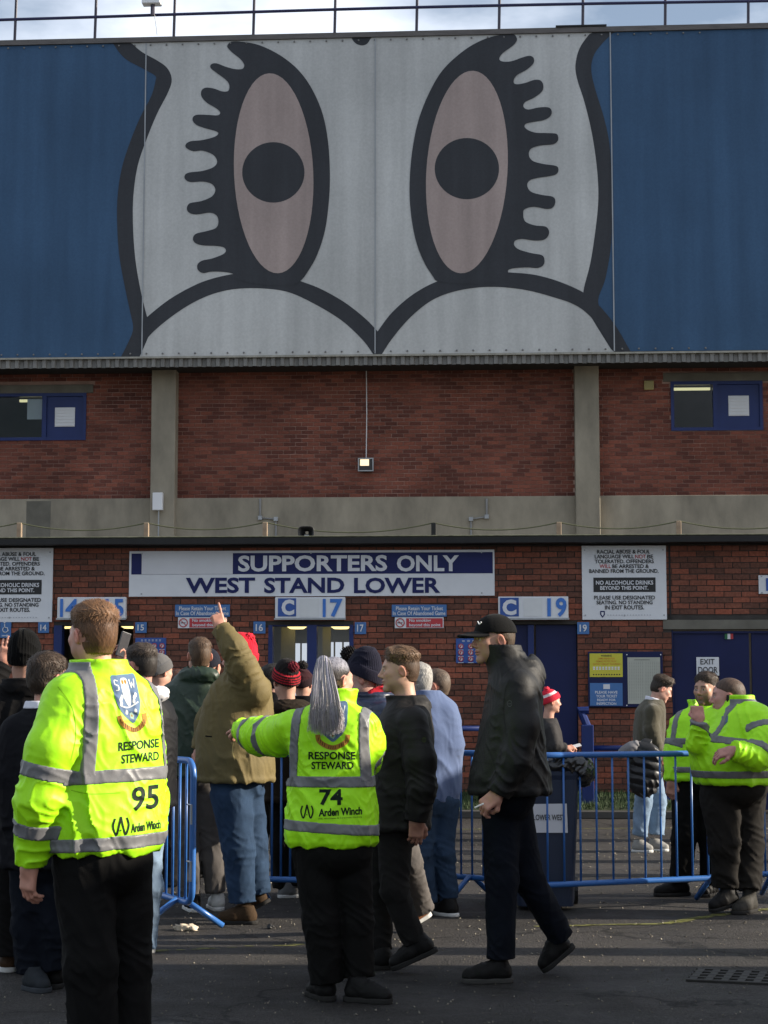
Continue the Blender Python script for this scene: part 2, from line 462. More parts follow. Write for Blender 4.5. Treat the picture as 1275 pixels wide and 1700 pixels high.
def brickwork(wall, x0, x1, z0, z1, y, holes, bm_, focus, prefer, hide=()):
    "running-bond bricks proud of the mortar; the 300 nearest the focus are objects, the rest one joined part"
    pit, cou, bl, bh, dp = .225, .075, .214, .0645, .03
    R = random.Random(5); bricks = []
    rows = int((z1 - z0) / cou)
    for r in range(rows):
        zc = z0 + (r + .5) * cou
        iv = [(x0, x1)]
        for h in holes:
            if h[2] < zc + .03 and h[3] > zc - .03:
                iv = [s for q in iv for s in ((q[0], min(q[1], h[0])), (max(q[0], h[1]), q[1])) if s[1] - s[0] > .03]
        off = (r % 2) * pit / 2 + R.uniform(-.012, .012)
        for a, b_ in iv:
            k = math.floor((a - off) / pit)
            while off + k * pit < b_:
                l_, r_ = max(off + k * pit + .0055, a), min(off + (k + 1) * pit - .0055, b_); k += 1
                if r_ - l_ < .03: continue
                bricks.append((l_, r_, zc, r_ - l_ > .2))
    vis = lambda q: prefer[0] < q[0] and q[1] < prefer[1] and prefer[2] < q[2] < prefer[3] and not any(h[0] - .1 < (q[0] + q[1]) / 2 < h[1] + .1 and h[2] < q[2] < h[3] for h in hide)
    cand = sorted([q for q in bricks if q[3] and vis(q)], key=lambda q: abs((q[0] + q[1]) / 2 - focus[0]) + abs(q[2] - focus[1]) * 1.5)[:299]
    cs = set(id(q) for q in cand)
    protos = []
    for k in range(6):
        bm = bmesh.new(); bmesh.ops.create_cube(bm, size=1)
        for v in bm.verts:
            v.co = Vector((v.co.x * bl, v.co.y * dp, v.co.z * bh)) + Vector([R.uniform(-.0016, .0016) for _ in range(3)])
        bmesh.ops.bevel(bm, geom=[e for e in bm.edges if (e.verts[0].co.y < 0 and e.verts[1].co.y < 0)], offset=.004, segments=1, affect='EDGES')
        me = bpy.data.meshes.new('brick'); bm.to_mesh(me); bm.free(); me.materials.append(bm_); protos.append(me)
    for q in cand:
        o = bpy.data.objects.new('brick', R.choice(protos))
        link(o, wall, (( q[0] + q[1]) / 2, y + dp / 2 + R.uniform(-.003, .002), q[2]))
        o.rotation_euler = (0, R.uniform(-.006, .006), R.uniform(-.008, .008))
    mb = MB()
    for q in bricks:
        if id(q) in cs: continue
        d = R.uniform(-.003, .003); e = R.uniform(-.0015, .0015)
        mb.box(q[0], q[1], y + d, y + dp, q[2] - bh / 2 + e, q[2] + bh / 2 + e)
    o = mb.build('brickwork', bm_, wall); tag(o, kind='stuff')

# ================================================================ LOWER TURNSTILE BLOCK
bm_low = brick_mat('orange red brick', (.125, .055, .038), (.205, .074, .047), (.285, .086, .05), .3)
bm_up = brick_mat('dull red brick', (.122, .042, .031), (.185, .063, .043), (.235, .077, .05), .33)
ztop = Z(905)
T = empty('turnstile_block', (X(640), YW, 0), 'low flat roofed red brick turnstile building with numbered entrances below the stand', 'building')
TB = lambda mb, name, m, **k: mb.build(name, m, T, loc=T.location, **k)
zo = Z(1037)
holeA = (X(90), X(222), -.1, zo)
holeB = (X(446), X(587), -.1, zo)
holeC = (X(830), X(958), -.1, zo)
holeD = (X(1114), X(1500), -.1, Z(1046))
linD = (X(1100), X(1500), Z(1046), Z(1030))
holes = [holeA, holeB, holeC, holeD]
wl = MB()
LX0, LX1 = -9.5, 8.0
for a, b_, c, d in decompose(LX0, LX1, -.05, ztop, holes + [linD]): wl.box(a, b_, YW + .012, YW + .35, c, d)
wall = TB(wl, 'brick_wall', m_mort)
wallroot = wall
# children are placed in the thing's own space: shift
shift = T.location
def to_local(parent_loc, x0, x1, y, z0, z1): pass
bw = bpy.data.objects.new('brick_courses', None)
bpy.data.objects.remove(bw)
lx = T.location.x
sh = lambda h: (h[0] - lx, h[1] - lx, h[2], h[3])
signs_low = [rect(215, 913, 822, 991, YW), rect(965, 904, 1107, 1030, YW), rect(-60, 908, 90, 1032, YW), rect(648, 1003, 746, 1045, YW), rect(455, 990, 580, 1030, YW), rect(755, 1058, 825, 1102, YW), rect(820, 988, 945, 1030, YW), rect(586, 1030, 610, 1056, YW)]
brickwork(wall, LX0 - lx, LX1 - lx, .15, ztop - .01, .0, [sh(h) for h in holes + [linD]], bm_low,
          (X(700) - lx, Z(1060)), (X(592) - lx, X(960) - lx, Z(1230), Z(905)), [sh(h) for h in signs_low])
TB(MB().box(LX0, LX1, YW - .28, UW - .05, ztop + .052, ztop + .085), 'roof_slab', m_conc_d)
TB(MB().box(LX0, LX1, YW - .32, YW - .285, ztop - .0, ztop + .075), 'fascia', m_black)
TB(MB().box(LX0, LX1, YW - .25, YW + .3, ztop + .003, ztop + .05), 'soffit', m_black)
TB(MB().box(LX0, LX1, YW - .31, YW - .12, ztop + .087, ztop + .1, .004), 'roof_edging', mat('mossy felt edge', (.16, .16, .1), .95, .5, 14, .5, 50))
TB(MB().box(linD[0], linD[1], YW - .012, YW + .3, linD[2] + .002, linD[3] - .002, .004), 'lintel', m_conc_d)
# movement joint right of the notice
TB(MB().box(X(1111), X(1114), YW - .012, YW + .0, linD[3] + .01, ztop - .02), 'joint_strip', m_black)

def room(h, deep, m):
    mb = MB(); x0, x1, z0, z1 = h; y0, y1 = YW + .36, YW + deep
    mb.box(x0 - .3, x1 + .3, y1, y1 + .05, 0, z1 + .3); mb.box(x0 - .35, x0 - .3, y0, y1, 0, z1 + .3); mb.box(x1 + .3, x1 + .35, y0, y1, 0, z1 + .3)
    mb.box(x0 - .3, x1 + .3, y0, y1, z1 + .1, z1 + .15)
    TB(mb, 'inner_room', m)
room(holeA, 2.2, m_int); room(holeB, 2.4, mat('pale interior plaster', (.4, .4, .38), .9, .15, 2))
# entrance 14/15
fr = MB(); fr.box(X(91), X(104), YW - .02, YW + .14, 0, zo - .002); TB(fr, 'door_post', m_blue)
fr = MB(); fr.box(X(148), X(160), YW - .02, YW + .14, 0, zo - .002); TB(fr, 'door_post', m_blue)
def ceil_light(px, py=1040, w_=34):
    c = at(px, py, YW + .55); mb = MB()
    mb.lathe([(.002, 0), (.09, .004), (.13, .03), (.14, .06), (.14, .075)], (c.x, c.y, c.z - .03), 'z', 16)
    o = TB(mb, 'ceiling_lamp', m_lamp, smooth=True)
ceil_light(217); ceil_light(107)
# entrance 16/17
for a, b_ in ((446, 453), (510, 526), (580, 587)): TB(MB().box(X(a), X(b_), YW - .015, YW + .15, 0, zo - .002), 'door_post', m_blue)
TB(MB().box(X(453) + .003, X(580) - .003, YW + .0, YW + .12, Z(1039.5), zo - .002), 'door_head', m_bdoor)
ceil_light(493, 1041); ceil_light(566, 1041)
for a, b_, y0, y1 in ((478, 511, 1068, 1160), (541, 584, 1066, 1160)):
    p0, p1 = at(a, y1, YW + 1.6), at(b_, y0, YW + 1.6)
    TB(MB().box(p0.x, p1.x, YW + 1.6, YW + 1.64, p0.z, p1.z), 'inner_window', m_pale_glow)
    for k in (.33, .66):
        xx = p0.x + (p1.x - p0.x) * k; TB(MB().box(xx - .012, xx + .012, YW + 1.585, YW + 1.598, p0.z, p1.z), 'glazing_bar', m_white)
for a, b_ in ((456, 480), (527, 541)):
    TB(MB().box(X(a), X(b_), YW + .8, YW + .84, 0, zo), 'turnstile_side', mat('grey turnstile casing', (.34, .34, .31), .6, .15, 3))
# entrance 18/19 : closed blue doors
TB(MB().box(X(831), X(884), YW + .07, YW + .12, 0.05, zo - .003, .004), 'door', m_bdoor)
TB(MB().box(X(889), X(957), YW + .07, YW + .12, 0.05, zo - .003, .004), 'door', m_bdoor)
TB(MB().box(X(876), X(886), YW + .02, YW + .068, 0.05, zo - .006, .004), 'door_post', m_blue)
# exit doors on the right
zD = holeD[3]
for a, b_ in ((1117, 1243), (1247, 1372), (1376, 1498)):
    TB(MB().box(X(a), X(b_), YW + .05, YW + .1, .05, zD - .02, .004), 'door', m_bdoor)
TB(MB().box(X(1114.5), X(1116.5), YW + .01, YW + .1, .02, zD - .004), 'door_post', m_bdoor)
TB(MB().box(X(1117), X(1498), YW + .02, YW + .048, zD - .05, zD - .022), 'door_head', m_bdoor)

# ================================================================ MAIN STAND BEHIND
S = empty('football_stand', (X(640, UW), UW, 0), 'tall stadium stand wall of dull red brick and concrete below blue cladding', 'building')
SB = lambda mb, name, m, **k: mb.build(name, m, S, loc=S.location, **k)
SX0, SX1 = X(-260, UW, 700), X(1540, UW, 700)
zc = Z(826, UW); zsof = Z(596, UW)
sx = S.location.x
XU = lambda px: at(px, 700, UW).x
ZU = lambda py: at(637, py, UW).z
winL = (at(-60, 690, UW).x, XU(143), ZU(727), ZU(648))
winR = (XU(1114), XU(1267), ZU(719), ZU(638))
pil1, pil2 = (XU(256), XU(296)), (XU(953), XU(993))
linL = (winL[0] - .1, XU(154), winL[3] + .002, ZU(634)); linR = (XU(1102), XU(1285), winR[3] + .002, ZU(624))
uh = [winL, winR, (*linL[:2], linL[2] - .004, linL[3]), (*linR[:2], linR[2] - .004, linR[3])]
mb = MB()
for a, b_, c, d in decompose(SX0, SX1, zc, zsof + 1.5, uh): mb.box(a, b_, UW + .012, UW + .3, c, d)
uw = SB(mb, 'brick_wall', m_mort2)
su = lambda h: (h[0] - sx, h[1] - sx, h[2], h[3])
brickwork(uw, SX0 - sx, SX1 - sx, zc + .005, zsof + .4, 0, [su(h) for h in uh] + [(pil1[0] - sx, pil1[1] - sx, 0, 30), (pil2[0] - sx, pil2[1] - sx, 0, 30)], bm_up,
          (XU(600) - sx, ZU(740)), (XU(300) - sx, XU(950) - sx, ZU(822), ZU(640)), [su((XU(590), XU(626), ZU(790), ZU(755)))])
for nm, q in (('concrete_pillar', pil1), ('concrete_pillar', pil2)):
    SB(MB().box(q[0], q[1], UW - .32, UW + .2, 0, zsof + .5, .012), nm, m_conc)
SB(MB().box(SX0, SX1, UW - .14, UW + .25, 0, zc - .003, .01), 'concrete_band', m_conc)
SB(MB().box(XU(50), XU(90), UW - .143, UW - .1, ZU(890), ZU(830)), 'concrete_patch', m_conc_d)
for q in (linL, linR): SB(MB().box(q[0], q[1], UW - .02, UW + .25, q[2], q[3], .004), 'lintel', m_conc_d)
# building bulk behind
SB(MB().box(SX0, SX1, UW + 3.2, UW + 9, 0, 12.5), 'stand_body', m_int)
def window(h, split, left_pane, vent, paper=None):
    x0, x1, z0, z1 = h; f = .06
    fw = MB(); y0, y1 = UW - .025, UW + .09
    fw.box(x0, x1, y0, y1, z1 - f, z1); fw.box(x0, x1, y0, y1, z0, z0 + f)
    fw.box(x0, x0 + f, y0 + .002, y1, z0 + f, z1 - f); fw.box(x1 - f, x1, y0 + .002, y1, z0 + f, z1 - f)
    fw.box(split - f * .7, split + f * .7, y0 + .002, y1, z0 + f, z1 - f)
    F_ = SB(fw, 'window', m_blue)
    ch = lambda mb, n_, m: mb.build(n_, m, F_, loc=S.location)
    ch(MB().box(x0 + f + .001, split - f * .7 - .001, UW + .03, UW + .036, z0 + f + .001, z1 - f - .001), 'pane', GLASS)
    ch(MB().box(split + f * .7 + .001, x1 - f - .001, UW + .02, UW + .05, z0 + f + .001, z1 - f - .001), 'blue_panel', m_blue)
    v = MB(); vx0, vx1, vz0, vz1 = vent
    v.box(vx0, vx1, UW + .0, UW + .018, vz0, vz1)
    for k in range(6):
        zz = vz0 + (vz1 - vz0) * (k + .5) / 6; v.box(vx0 + .015, vx1 - .015, UW - .012, UW - .001, zz - .018, zz + .012)
    ch(v, 'vent', m_white)
    # room behind with a tube light
    rm = MB(); rm.box(x0 - .4, x1 + .4, UW + 2.2, UW + 2.25, z0 - 1.0, z1 + .8); rm.box(x0 - .4, x1 + .4, UW + .31, UW + 2.2, z1 + .3, z1 + .35)
    rm.box(x0 - .45, x0 - .4, UW + .31, UW + 2.2, z0 - 1, z1 + .3); rm.box(x1 + .4, x1 + .45, UW + .31, UW + 2.2, z0 - 1, z1 + .3)
    rm.box(x0 - .4, x1 + .4, UW + .31, UW + 2.2, z0 - 1.05, z0 - 1)
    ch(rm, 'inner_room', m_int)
    ch(MB().box(left_pane[0], left_pane[1], UW + .25, UW + .29, z1 - f - .06, z1 - f - .012), 'strip_light', m_tube)
    if paper: ch(MB().box(paper[0], paper[1], UW + .04, UW + .043, paper[2], paper[3]), 'paper_sheet', mat('pale paper', (.5, .54, .58), .7, .06, 3))
GLASS = bpy.data.materials.new('clear glass'); GLASS.use_nodes = True
gt = GLASS.node_tree; gb = gt.nodes['Principled BSDF']
gb.inputs['Base Color'].default_value = (.75, .8, .8, 1); gb.inputs['Roughness'].default_value = .03
gb.inputs['Transmission Weight'].default_value = 1; gb.inputs['IOR'].default_value = 1.25
window(winL, XU(73.5), (XU(26), XU(70)), (XU(91), XU(124), ZU(704), ZU(672)), (XU(44), XU(69), ZU(691), ZU(657)))
window(winR, XU(1188), (XU(1119), XU(1183)), (XU(1210), XU(1244), ZU(695), ZU(662)))

# ---- overhanging cladding
XC = lambda px: at(px, 300, CW).x
ZC = lambda py: at(637, py, CW).z
zt, zb = ZC(68), ZC(605)
cl = MB(); rib = .17; xx = SX0 - .2; V = []
k = 0
while xx < SX1 + .4:
    for dx, dy in ((0, 0), (.065, 0), (.085, .045), (.15, .045)):
        V.append((xx + dx, CW + .03 + dy))
    xx += rib
n_ = len(V)
vv = [(x_, y_, zb) for x_, y_ in V] + [(x_, y_, zt) for x_, y_ in V]
cl.add(vv, [(i, i + 1, n_ + i + 1, n_ + i) for i in range(n_ - 1)])
SB(cl, 'corrugated_cladding', mat('grey profiled sheet', (.17, .165, .155), .6, .35, 7, stretch=(1, 1, .3), detail=6))
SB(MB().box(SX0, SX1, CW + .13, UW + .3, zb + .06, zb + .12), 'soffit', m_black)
SB(MB().box(SX0, SX1, CW + .14, UW + 2.5, zb + .13, zt - .05), 'cladding_core', m_int)
# ================================================================ PRINTED BANNER
B = empty('printed_banner', (XC(627), CW, ZC(590)), 'huge fabric banner with cartoonlike owl eyes between blue end panels, hung on the cladding', 'banner')
BZ0 = ZC(588)
ZT0, ZT1 = at(0, 77, CW), at(1275, 48, CW)
def topz(x_): return ZT0.z + (ZT1.z - ZT0.z) * (x_ - ZT0.x) / (ZT1.x - ZT0.x)
def slab(mb, x0, x1, y0, y1, za, zb_, ta=0, tb=0):
    'box whose top (and bottom when ta) follows the sloping roof line'
    f = lambda z_, x_, on: topz(x_) + z_ if on else z_
    V_ = [(x_, y_, f(z_, x_, on)) for x_ in (x0, x1) for y_ in (y0, y1) for z_, on in ((za, ta), (zb_, tb))]
    return mb.add(V_, [(0, 1, 3, 2), (4, 6, 7, 5), (0, 4, 5, 1), (2, 3, 7, 6), (0, 2, 6, 4), (1, 5, 7, 3)])
def cloth(name, c, rough=.75):
    m = bpy.data.materials.new(name); m.use_nodes = True
    t_ = m.node_tree; b_ = t_.nodes['Principled BSDF']; b_.inputs['Roughness'].default_value = rough; b_.inputs['Specular IOR Level'].default_value = .25
    g_ = t_.nodes.new('ShaderNodeNewGeometry')
    def nn(st, sc_, lo, hi, det=5):
        q = t_.nodes.new('ShaderNodeMapping'); q.inputs['Scale'].default_value = st
        n = t_.nodes.new('ShaderNodeTexNoise'); n.inputs['Scale'].default_value = sc_; n.inputs['Detail'].default_value = det
        t_.links.new(g_.outputs['Position'], q.inputs['Vector']); t_.links.new(q.outputs['Vector'], n.inputs['Vector'])
        r = t_.nodes.new('ShaderNodeMapRange'); r.inputs['From Min'].default_value = .3; r.inputs['From Max'].default_value = .7
        r.inputs['To Min'].default_value = lo; r.inputs['To Max'].default_value = hi
        t_.links.new(n.outputs['Fac'], r.inputs['Value']); return r.outputs['Result']
    mu = t_.nodes.new('ShaderNodeMath'); mu.operation = 'MULTIPLY'
    t_.links.new(nn((1, 1, .07), 3.2, .86, 1.12), mu.inputs[0]); t_.links.new(nn((1, 1, 1), .5, .9, 1.1, 7), mu.inputs[1])
    mu2 = t_.nodes.new('ShaderNodeMath'); mu2.operation = 'MULTIPLY'
    t_.links.new(mu.outputs[0], mu2.inputs[0]); t_.links.new(nn((1, 1, 1), 26, .94, 1.06, 3), mu2.inputs[1])
    v_ = t_.nodes.new('ShaderNodeVectorMath'); v_.operation = 'SCALE'; v_.inputs[0].default_value = c
    t_.links.new(mu2.outputs[0], v_.inputs['Scale']); t_.links.new(v_.outputs[0], b_.inputs['Base Color'])
    # shallow corrugation showing through, and pulled wrinkles
    w_ = t_.nodes.new('ShaderNodeTexWave'); w_.inputs['Scale'].default_value = 1.85; w_.bands_direction = 'X'
    t_.links.new(g_.outputs['Position'], w_.inputs['Vector'])
    bp_ = t_.nodes.new('ShaderNodeBump'); bp_.inputs['Strength'].default_value = .05; bp_.inputs['Distance'].default_value = .02
    ad = t_.nodes.new('ShaderNodeMath'); ad.operation = 'ADD'
    t_.links.new(w_.outputs['Fac'], ad.inputs[0]); t_.links.new(nn((1, 1, .25), 2.2, 0, 1.2), ad.inputs[1])
    t_.links.new(ad.outputs[0], bp_.inputs['Height']); t_.links.new(bp_.outputs['Normal'], b_.inputs['Normal'])
    return m
SB(slab(MB(), SX0, SX1, CW - .05, CW + .5, .003, .10, 1, 1), 'roof_flashing', mat('dull grey flashing', (.095, .085, .08), .55, .35, 3, stretch=(1, 1, 6)))
SB(slab(MB(), XC(925), XC(1010), CW - .07, CW + .3, .103, .135, 1, 1), 'flashing_patch', m_black)
mb_blue = cloth('blue banner cloth', (.042, .092, .172)); mb_wh = cloth('off white banner cloth', (.47, .475, .465))
mb_bk = cloth('charcoal banner print', (.040, .043, .050)); mb_pk = cloth('pinkish banner print', (.36, .29, .27))
def bpart(mb, name, m): return mb.build(name, m, B, loc=B.location)
seams = [SX0, XC(240), XC(623), XC(1016), SX1]
for i in range(4):
    bpart(slab(MB(), seams[i] + .006, seams[i + 1] - .006, CW - .012, CW + .02, BZ0 + .006 * (i % 2), 0, 0, 1), 'banner_panel', mb_blue)
for s_ in seams[1:4]:
    bpart(slab(MB(), s_ - .011, s_ + .011, CW - .0345, CW - .031, BZ0 + .01, -.01, 0, 1), 'seam_flap', MATS.get('seam') or mat('seam', (.30, .32, .34), .5, .2, 2))
def bpoly(pts, name, m, lay, k=6, smooth=True):
    P = smooth_poly([(p[0], p[1], 0) for p in pts], k) if smooth else [Vector((p[0], p[1], 0)) for p in pts]
    W = []
    for p in P:
        q = at(p.x, p.y, CW - .012 - .002 * lay); q.z = min(max(q.z, BZ0), topz(q.x)); W.append(q - B.location)
    me = poly_faces(P)
    n = len(W); W2 = W + [v + Vector((0, .0012, 0)) for v in W]
    F = [tuple(f) for f in me]
    mk(name, W2, F, m, B)
zl = lambda L_: [(x_ / 1.992, y_ / 1.992) for x_, y_ in L_]
zr = lambda L_: [(620 + x_ / 1.947, y_ / 1.947) for x_, y_ in L_]
lo_o = zl([(360, 112), (375, 145), (413, 193), (470, 225), (512, 250), (514, 268), (500, 318), (465, 385), (430, 470), (402, 560), (388, 660), (388, 760), (395, 850), (411, 940), (430, 1030), (440, 1086), (425, 1130), (400, 1180)])
lo_i = zl([(415, 112), (433, 140), (470, 172), (520, 200), (553, 225), (568, 262), (556, 305), (520, 375), (485, 460), (455, 550), (441, 650), (440, 750), (448, 860), (465, 960), (487, 1050), (500, 1085), (462, 1180)])
ro_o = zr([(800, 82), (740, 140), (712, 180), (704, 225), (716, 285), (745, 380), (762, 460), (769, 560), (771, 700), (767, 800), (750, 900), (727, 982), (782, 1055), (836, 1145)])
ro_i = zr([(722, 82), (672, 145), (654, 200), (657, 250), (682, 330), (706, 430), (722, 540), (727, 640), (718, 740), (701, 850), (678, 947), (690, 1000), (778, 1145)])
cs_ = lambda P, k=6: [(v.x, v.y) for v in smooth_poly([(p[0], p[1], 0) for p in P], k, False)]
mid = lambda A, t_=.5: A
face = [((a[0] * .5 + b_[0] * .5), a[1]) for a, b_ in zip(lo_o[:17], lo_i)]
lmid = cs_([(0.5 * (a[0] + b_[0]), 0.5 * (a[1] + b_[1])) for a, b_ in zip(lo_o, lo_i)] + [(215, 596)])
rmid = cs_([(0.5 * (a[0] + b_[0]), 0.5 * (a[1] + b_[1])) for a, b_ in zip(ro_o, ro_i)] + [(1030, 596)])
bpoly(lmid + rmid[::-1], 'face_print', mb_wh, 1, smooth=False)
bpoly(cs_(lo_o) + cs_(lo_i)[::-1], 'outline_print', mb_bk, 2, smooth=False)
bpoly(cs_(ro_o) + cs_(ro_i)[::-1], 'outline_print', mb_bk, 2, smooth=False)
la_u = zl([(478, 1062), (487, 1048), (560, 990), (640, 945), (700, 922), (772, 906), (850, 900), (930, 908), (995, 930), (1060, 955), (1140, 1000), (1210, 1055), (1250, 1097)])
la_l = zl([(455, 1180), (490, 1115), (570, 1045), (660, 990), (750, 960), (850, 953), (950, 965), (1040, 1005), (1130, 1060), (1200, 1125), (1234, 1172)])
bpoly(cs_(la_u) + [(627.5, 590)] + cs_(la_l)[::-1], 'brow_print', mb_bk, 3, smooth=False)
ra_u = zr([(12, 1073), (60, 1010), (130, 950), (210, 908), (300, 885), (380, 876), (435, 880), (520, 888), (600, 910), (678, 945), (727, 985), (782, 1052), (836, 1145)])
ra_l = zr([(24, 1150), (60, 1095), (120, 1025), (190, 970), (270, 940), (370, 927), (480, 935), (580, 960), (660, 990), (720, 1045), (782, 1145)])
bpoly(cs_(ra_u) + cs_(ra_l)[::-1] + [(626, 590)], 'brow_print', mb_bk, 4, smooth=False)
le = zl([(752, 150), (765, 138), (800, 138), (860, 150), (930, 185), (990, 235), (1035, 300), (1068, 380), (1085, 470), (1091, 570), (1088, 660), (1075, 760), (1050, 840), (1020, 895), (992, 930), (950, 945), (850, 940), (790, 925), (772, 906), (740, 899), (700, 898), (672, 903), (655, 893), (653, 875), (668, 862), (700, 855), (735, 842), (747, 830), (740, 818), (715, 813), (670, 811), (645, 803), (638, 788), (648, 773), (680, 765), (712, 755), (722, 738), (718, 715), (695, 703), (650, 709), (625, 703), (618, 688), (628, 672), (665, 665), (700, 650), (712, 628), (700, 608), (670, 600), (630, 602), (612, 592), (612, 578), (628, 570), (670, 565), (705, 553), (718, 535), (705, 512), (670, 498), (640, 500), (617, 490), (614, 478), (630, 467), (670, 463), (710, 452), (722, 441), (712, 433), (680, 424), (650, 413), (637, 398), (640, 385), (655, 379), (690, 380), (720, 381), (728, 372), (715, 358), (685, 340), (667, 320), (666, 300), (680, 290), (705, 292), (735, 302), (755, 300), (758, 280), (745, 262), (715, 240), (697, 225), (698, 213), (715, 209), (745, 220), (775, 228), (800, 228), (808, 215), (795, 195), (770, 175), (755, 160)])
re_ = zr([(462, 120), (450, 110), (410, 112), (350, 130), (290, 165), (225, 225), (180, 300), (145, 390), (125, 490), (117, 590), (120, 680), (135, 770), (160, 840), (190, 890), (212, 910), (300, 918), (400, 912), (432, 884), (437, 872), (460, 866), (500, 864), (530, 866), (548, 858), (553, 842), (545, 825), (510, 818), (470, 806), (455, 792), (458, 778), (480, 772), (520, 777), (550, 775), (565, 762), (567, 745), (555, 732), (520, 728), (490, 715), (484, 690), (490, 675), (520, 668), (560, 675), (580, 670), (588, 652), (580, 636), (545, 630), (510, 620), (497, 600), (505, 583), (530, 575), (570, 569), (592, 562), (598, 548), (590, 536), (550, 530), (515, 520), (502, 500), (510, 480), (540, 470), (580, 466), (595, 456), (597, 442), (590, 432), (560, 430), (520, 428), (492, 415), (490, 402), (510, 395), (550, 388), (572, 375), (576, 358), (565, 347), (535, 347), (500, 354), (485, 345), (490, 330), (520, 315), (545, 295), (549, 275), (540, 260), (520, 258), (490, 268), (460, 272), (453, 260), (465, 242), (495, 225), (517, 205), (518, 188), (505, 180), (480, 186), (445, 198), (415, 198), (407, 188), (420, 170), (450, 148), (463, 132)])
bpoly(le, 'eyelash_print', mb_bk, 5, 4); bpoly(re_, 'eyelash_print', mb_bk, 6, 4)
def ellp(cx, cy, rx, ry, tilt, n=56):
    c_, s_ = math.cos(tilt), math.sin(tilt)
    return [(cx + rx * math.cos(a) * c_ - ry * math.sin(a) * s_, cy + rx * math.cos(a) * s_ + ry * math.sin(a) * c_) for a in [6.28318 * i / n for i in range(n)]]
bpoly(ellp(905 / 1.992, 573 / 1.992, 131 / 1.992, 331 / 1.992, -.045), 'iris_print', mb_pk, 7, smooth=False)
bpoly(ellp(904 / 1.992, 570 / 1.992, 103 / 1.992, 100 / 1.992, 0), 'pupil_print', mb_bk, 8, smooth=False)
bpoly(ellp(620 + 302 / 1.947, 556 / 1.947, 131 / 1.947, 328 / 1.947, .065), 'iris_print', mb_pk, 7, smooth=False)
bpoly(ellp(620 + 302 / 1.947, 545 / 1.947, 104 / 1.947, 99 / 1.947, 0), 'pupil_print', mb_bk, 8, smooth=False)
bpoly([(585, 60), (586, 67), (592, 73), (601, 75.5), (609, 73), (614, 66), (615, 60)], 'beak_print', mb_bk, 2, 4)
ey = MB()
for k in range(54):
    xx = SX0 + .3 + k * .3
    if xx > SX1: break
    for z_ in (BZ0 + .05, topz(xx) - .05): ey.lathe([(.012, -.008), (.019, 0), (.014, .008)], (xx, CW - .03, z_), 'y', 8)
tag(bpart(ey, 'eyelets', mat('dull eyelet', (.16, .16, .16), .6, .2, 5)), kind='stuff')
# fringe of hem tabs under the banner
hm = MB()
hm.box(SX0, SX1, CW - .016, CW + .02, BZ0 - .035, BZ0 - .002)
bpart(hm, 'hem', mat('hem webbing', (.30, .29, .25), .8, .3, 5))

# ---- railing along the roof
RL = empty('roof_railing', (XC(640), CW + 2.2, ZC(60)), 'thin dark blue railing running along the roof edge above the banner', 'railing')
YR = CW + 2.2
m_rail = mat('dark blue railing', (.015, .016, .07), .5, .2, 3)
m_railp = mat('dark post paint', (.025, .02, .04), .5, .2, 3)
rp_ = [at(x_, y_, YR) - RL.location for x_, y_ in ((-60, 35), (0, 33), (150, 28.5), (320, 23), (638, 13.5), (960, 6.5), (1240, 2), (1340, 0))]
mb = MB().tube(smooth_poly(rp_, 6, False), .032, 8); mb.build('rail', m_rail, RL)
for x_ in (24, 157, 288, 420, 555, 691, 828, 967, 1104, 1242):
    a, b_ = at(x_, 75, YR), at(x_ + 3 - (x_ - 640) * .004, -60, YR)
    MB().tube([a - RL.location, b_ - RL.location], .029, 6).build('post', m_railp, RL)
FL = empty('floodlight', at(251, 24, YR - .1), 'small white floodlight on a short bracket fixed to the roof railing', 'light')
fl = FL.location
c_ = at(252, 0, YR - .1) - fl
MB().box(c_.x - .19, c_.x + .19, -.1, .12, c_.z - .1, c_.z + .3, .02).build('lamp_head', mat('white lamp housing', (.75, .76, .78), .4, .05, 3), FL)
MB().tube([(.03, 0, c_.z - .1), (.03, 0, -.02)], .045, 8).build('bracket', m_railp, FL)
MB().tube([(.06, .02, .02), (.1, .03, -.25), (.12, .03, -.42)], .008, 6).build('cable', m_white, FL)

# ---- things on the stand wall
o = empty('wall_floodlight', at(608, 773, UW - .02), 'small lit floodlight in the middle of the upper brick wall', 'light')
MB().box(-.14, .14, -.14, .0, -.12, .12, .02).build('housing', mat('black lamp body', (.02, .02, .02), .5, .1, 4), o)
MB().box(-.105, .06, -.149, -.142, -.02, .10).build('lamp_glass', mat('lit lamp', (.9, .8, .6), .3, .02, 2, emit=(1, .78, .45), estr=.5), o)
fb = MB(); fb.box(-.145, .145, -.16, -.141, .105, .125); fb.box(-.145, .145, -.16, -.141, -.125, -.105); fb.box(-.145, -.125, -.16, -.141, -.104, .104); fb.box(.125, .145, -.16, -.141, -.104, .104)
fb.build('rim', m_galv, o)
MB().tube([(0, -.02, .12), (.01, -.02, 1.0), (.0, -.02, 1.9)], .009, 6).build('cable', m_white, o)
o = empty('vent_box', at(1077, 640, UW - .01), 'small square yellowish vent cover high on the brick left of the right window', 'vent')
MB().box(-.09, .09, -.05, 0, -.085, .085, .01).build('cover', mat('cream plastic', (.36, .30, .12), .6, .1, 4), o)
MB().box(-.07, .07, -.056, -.051, -.065, .065).build('grille', mat('cream plastic dark', (.30, .25, .1), .6, .1, 4), o)
o = empty('junction_box', at(263, 848, UW - .36), 'white cabinet on a thin conduit at the foot of the left concrete pillar', 'cabinet')
MB().box(-.095, .095, -.12, .0, .0, .33, .012).build('cabinet_body', m_white, o)
MB().tube([(.015, -.05, 0), (.015, -.05, -.48)], .014, 8).build('conduit', m_galv, o)
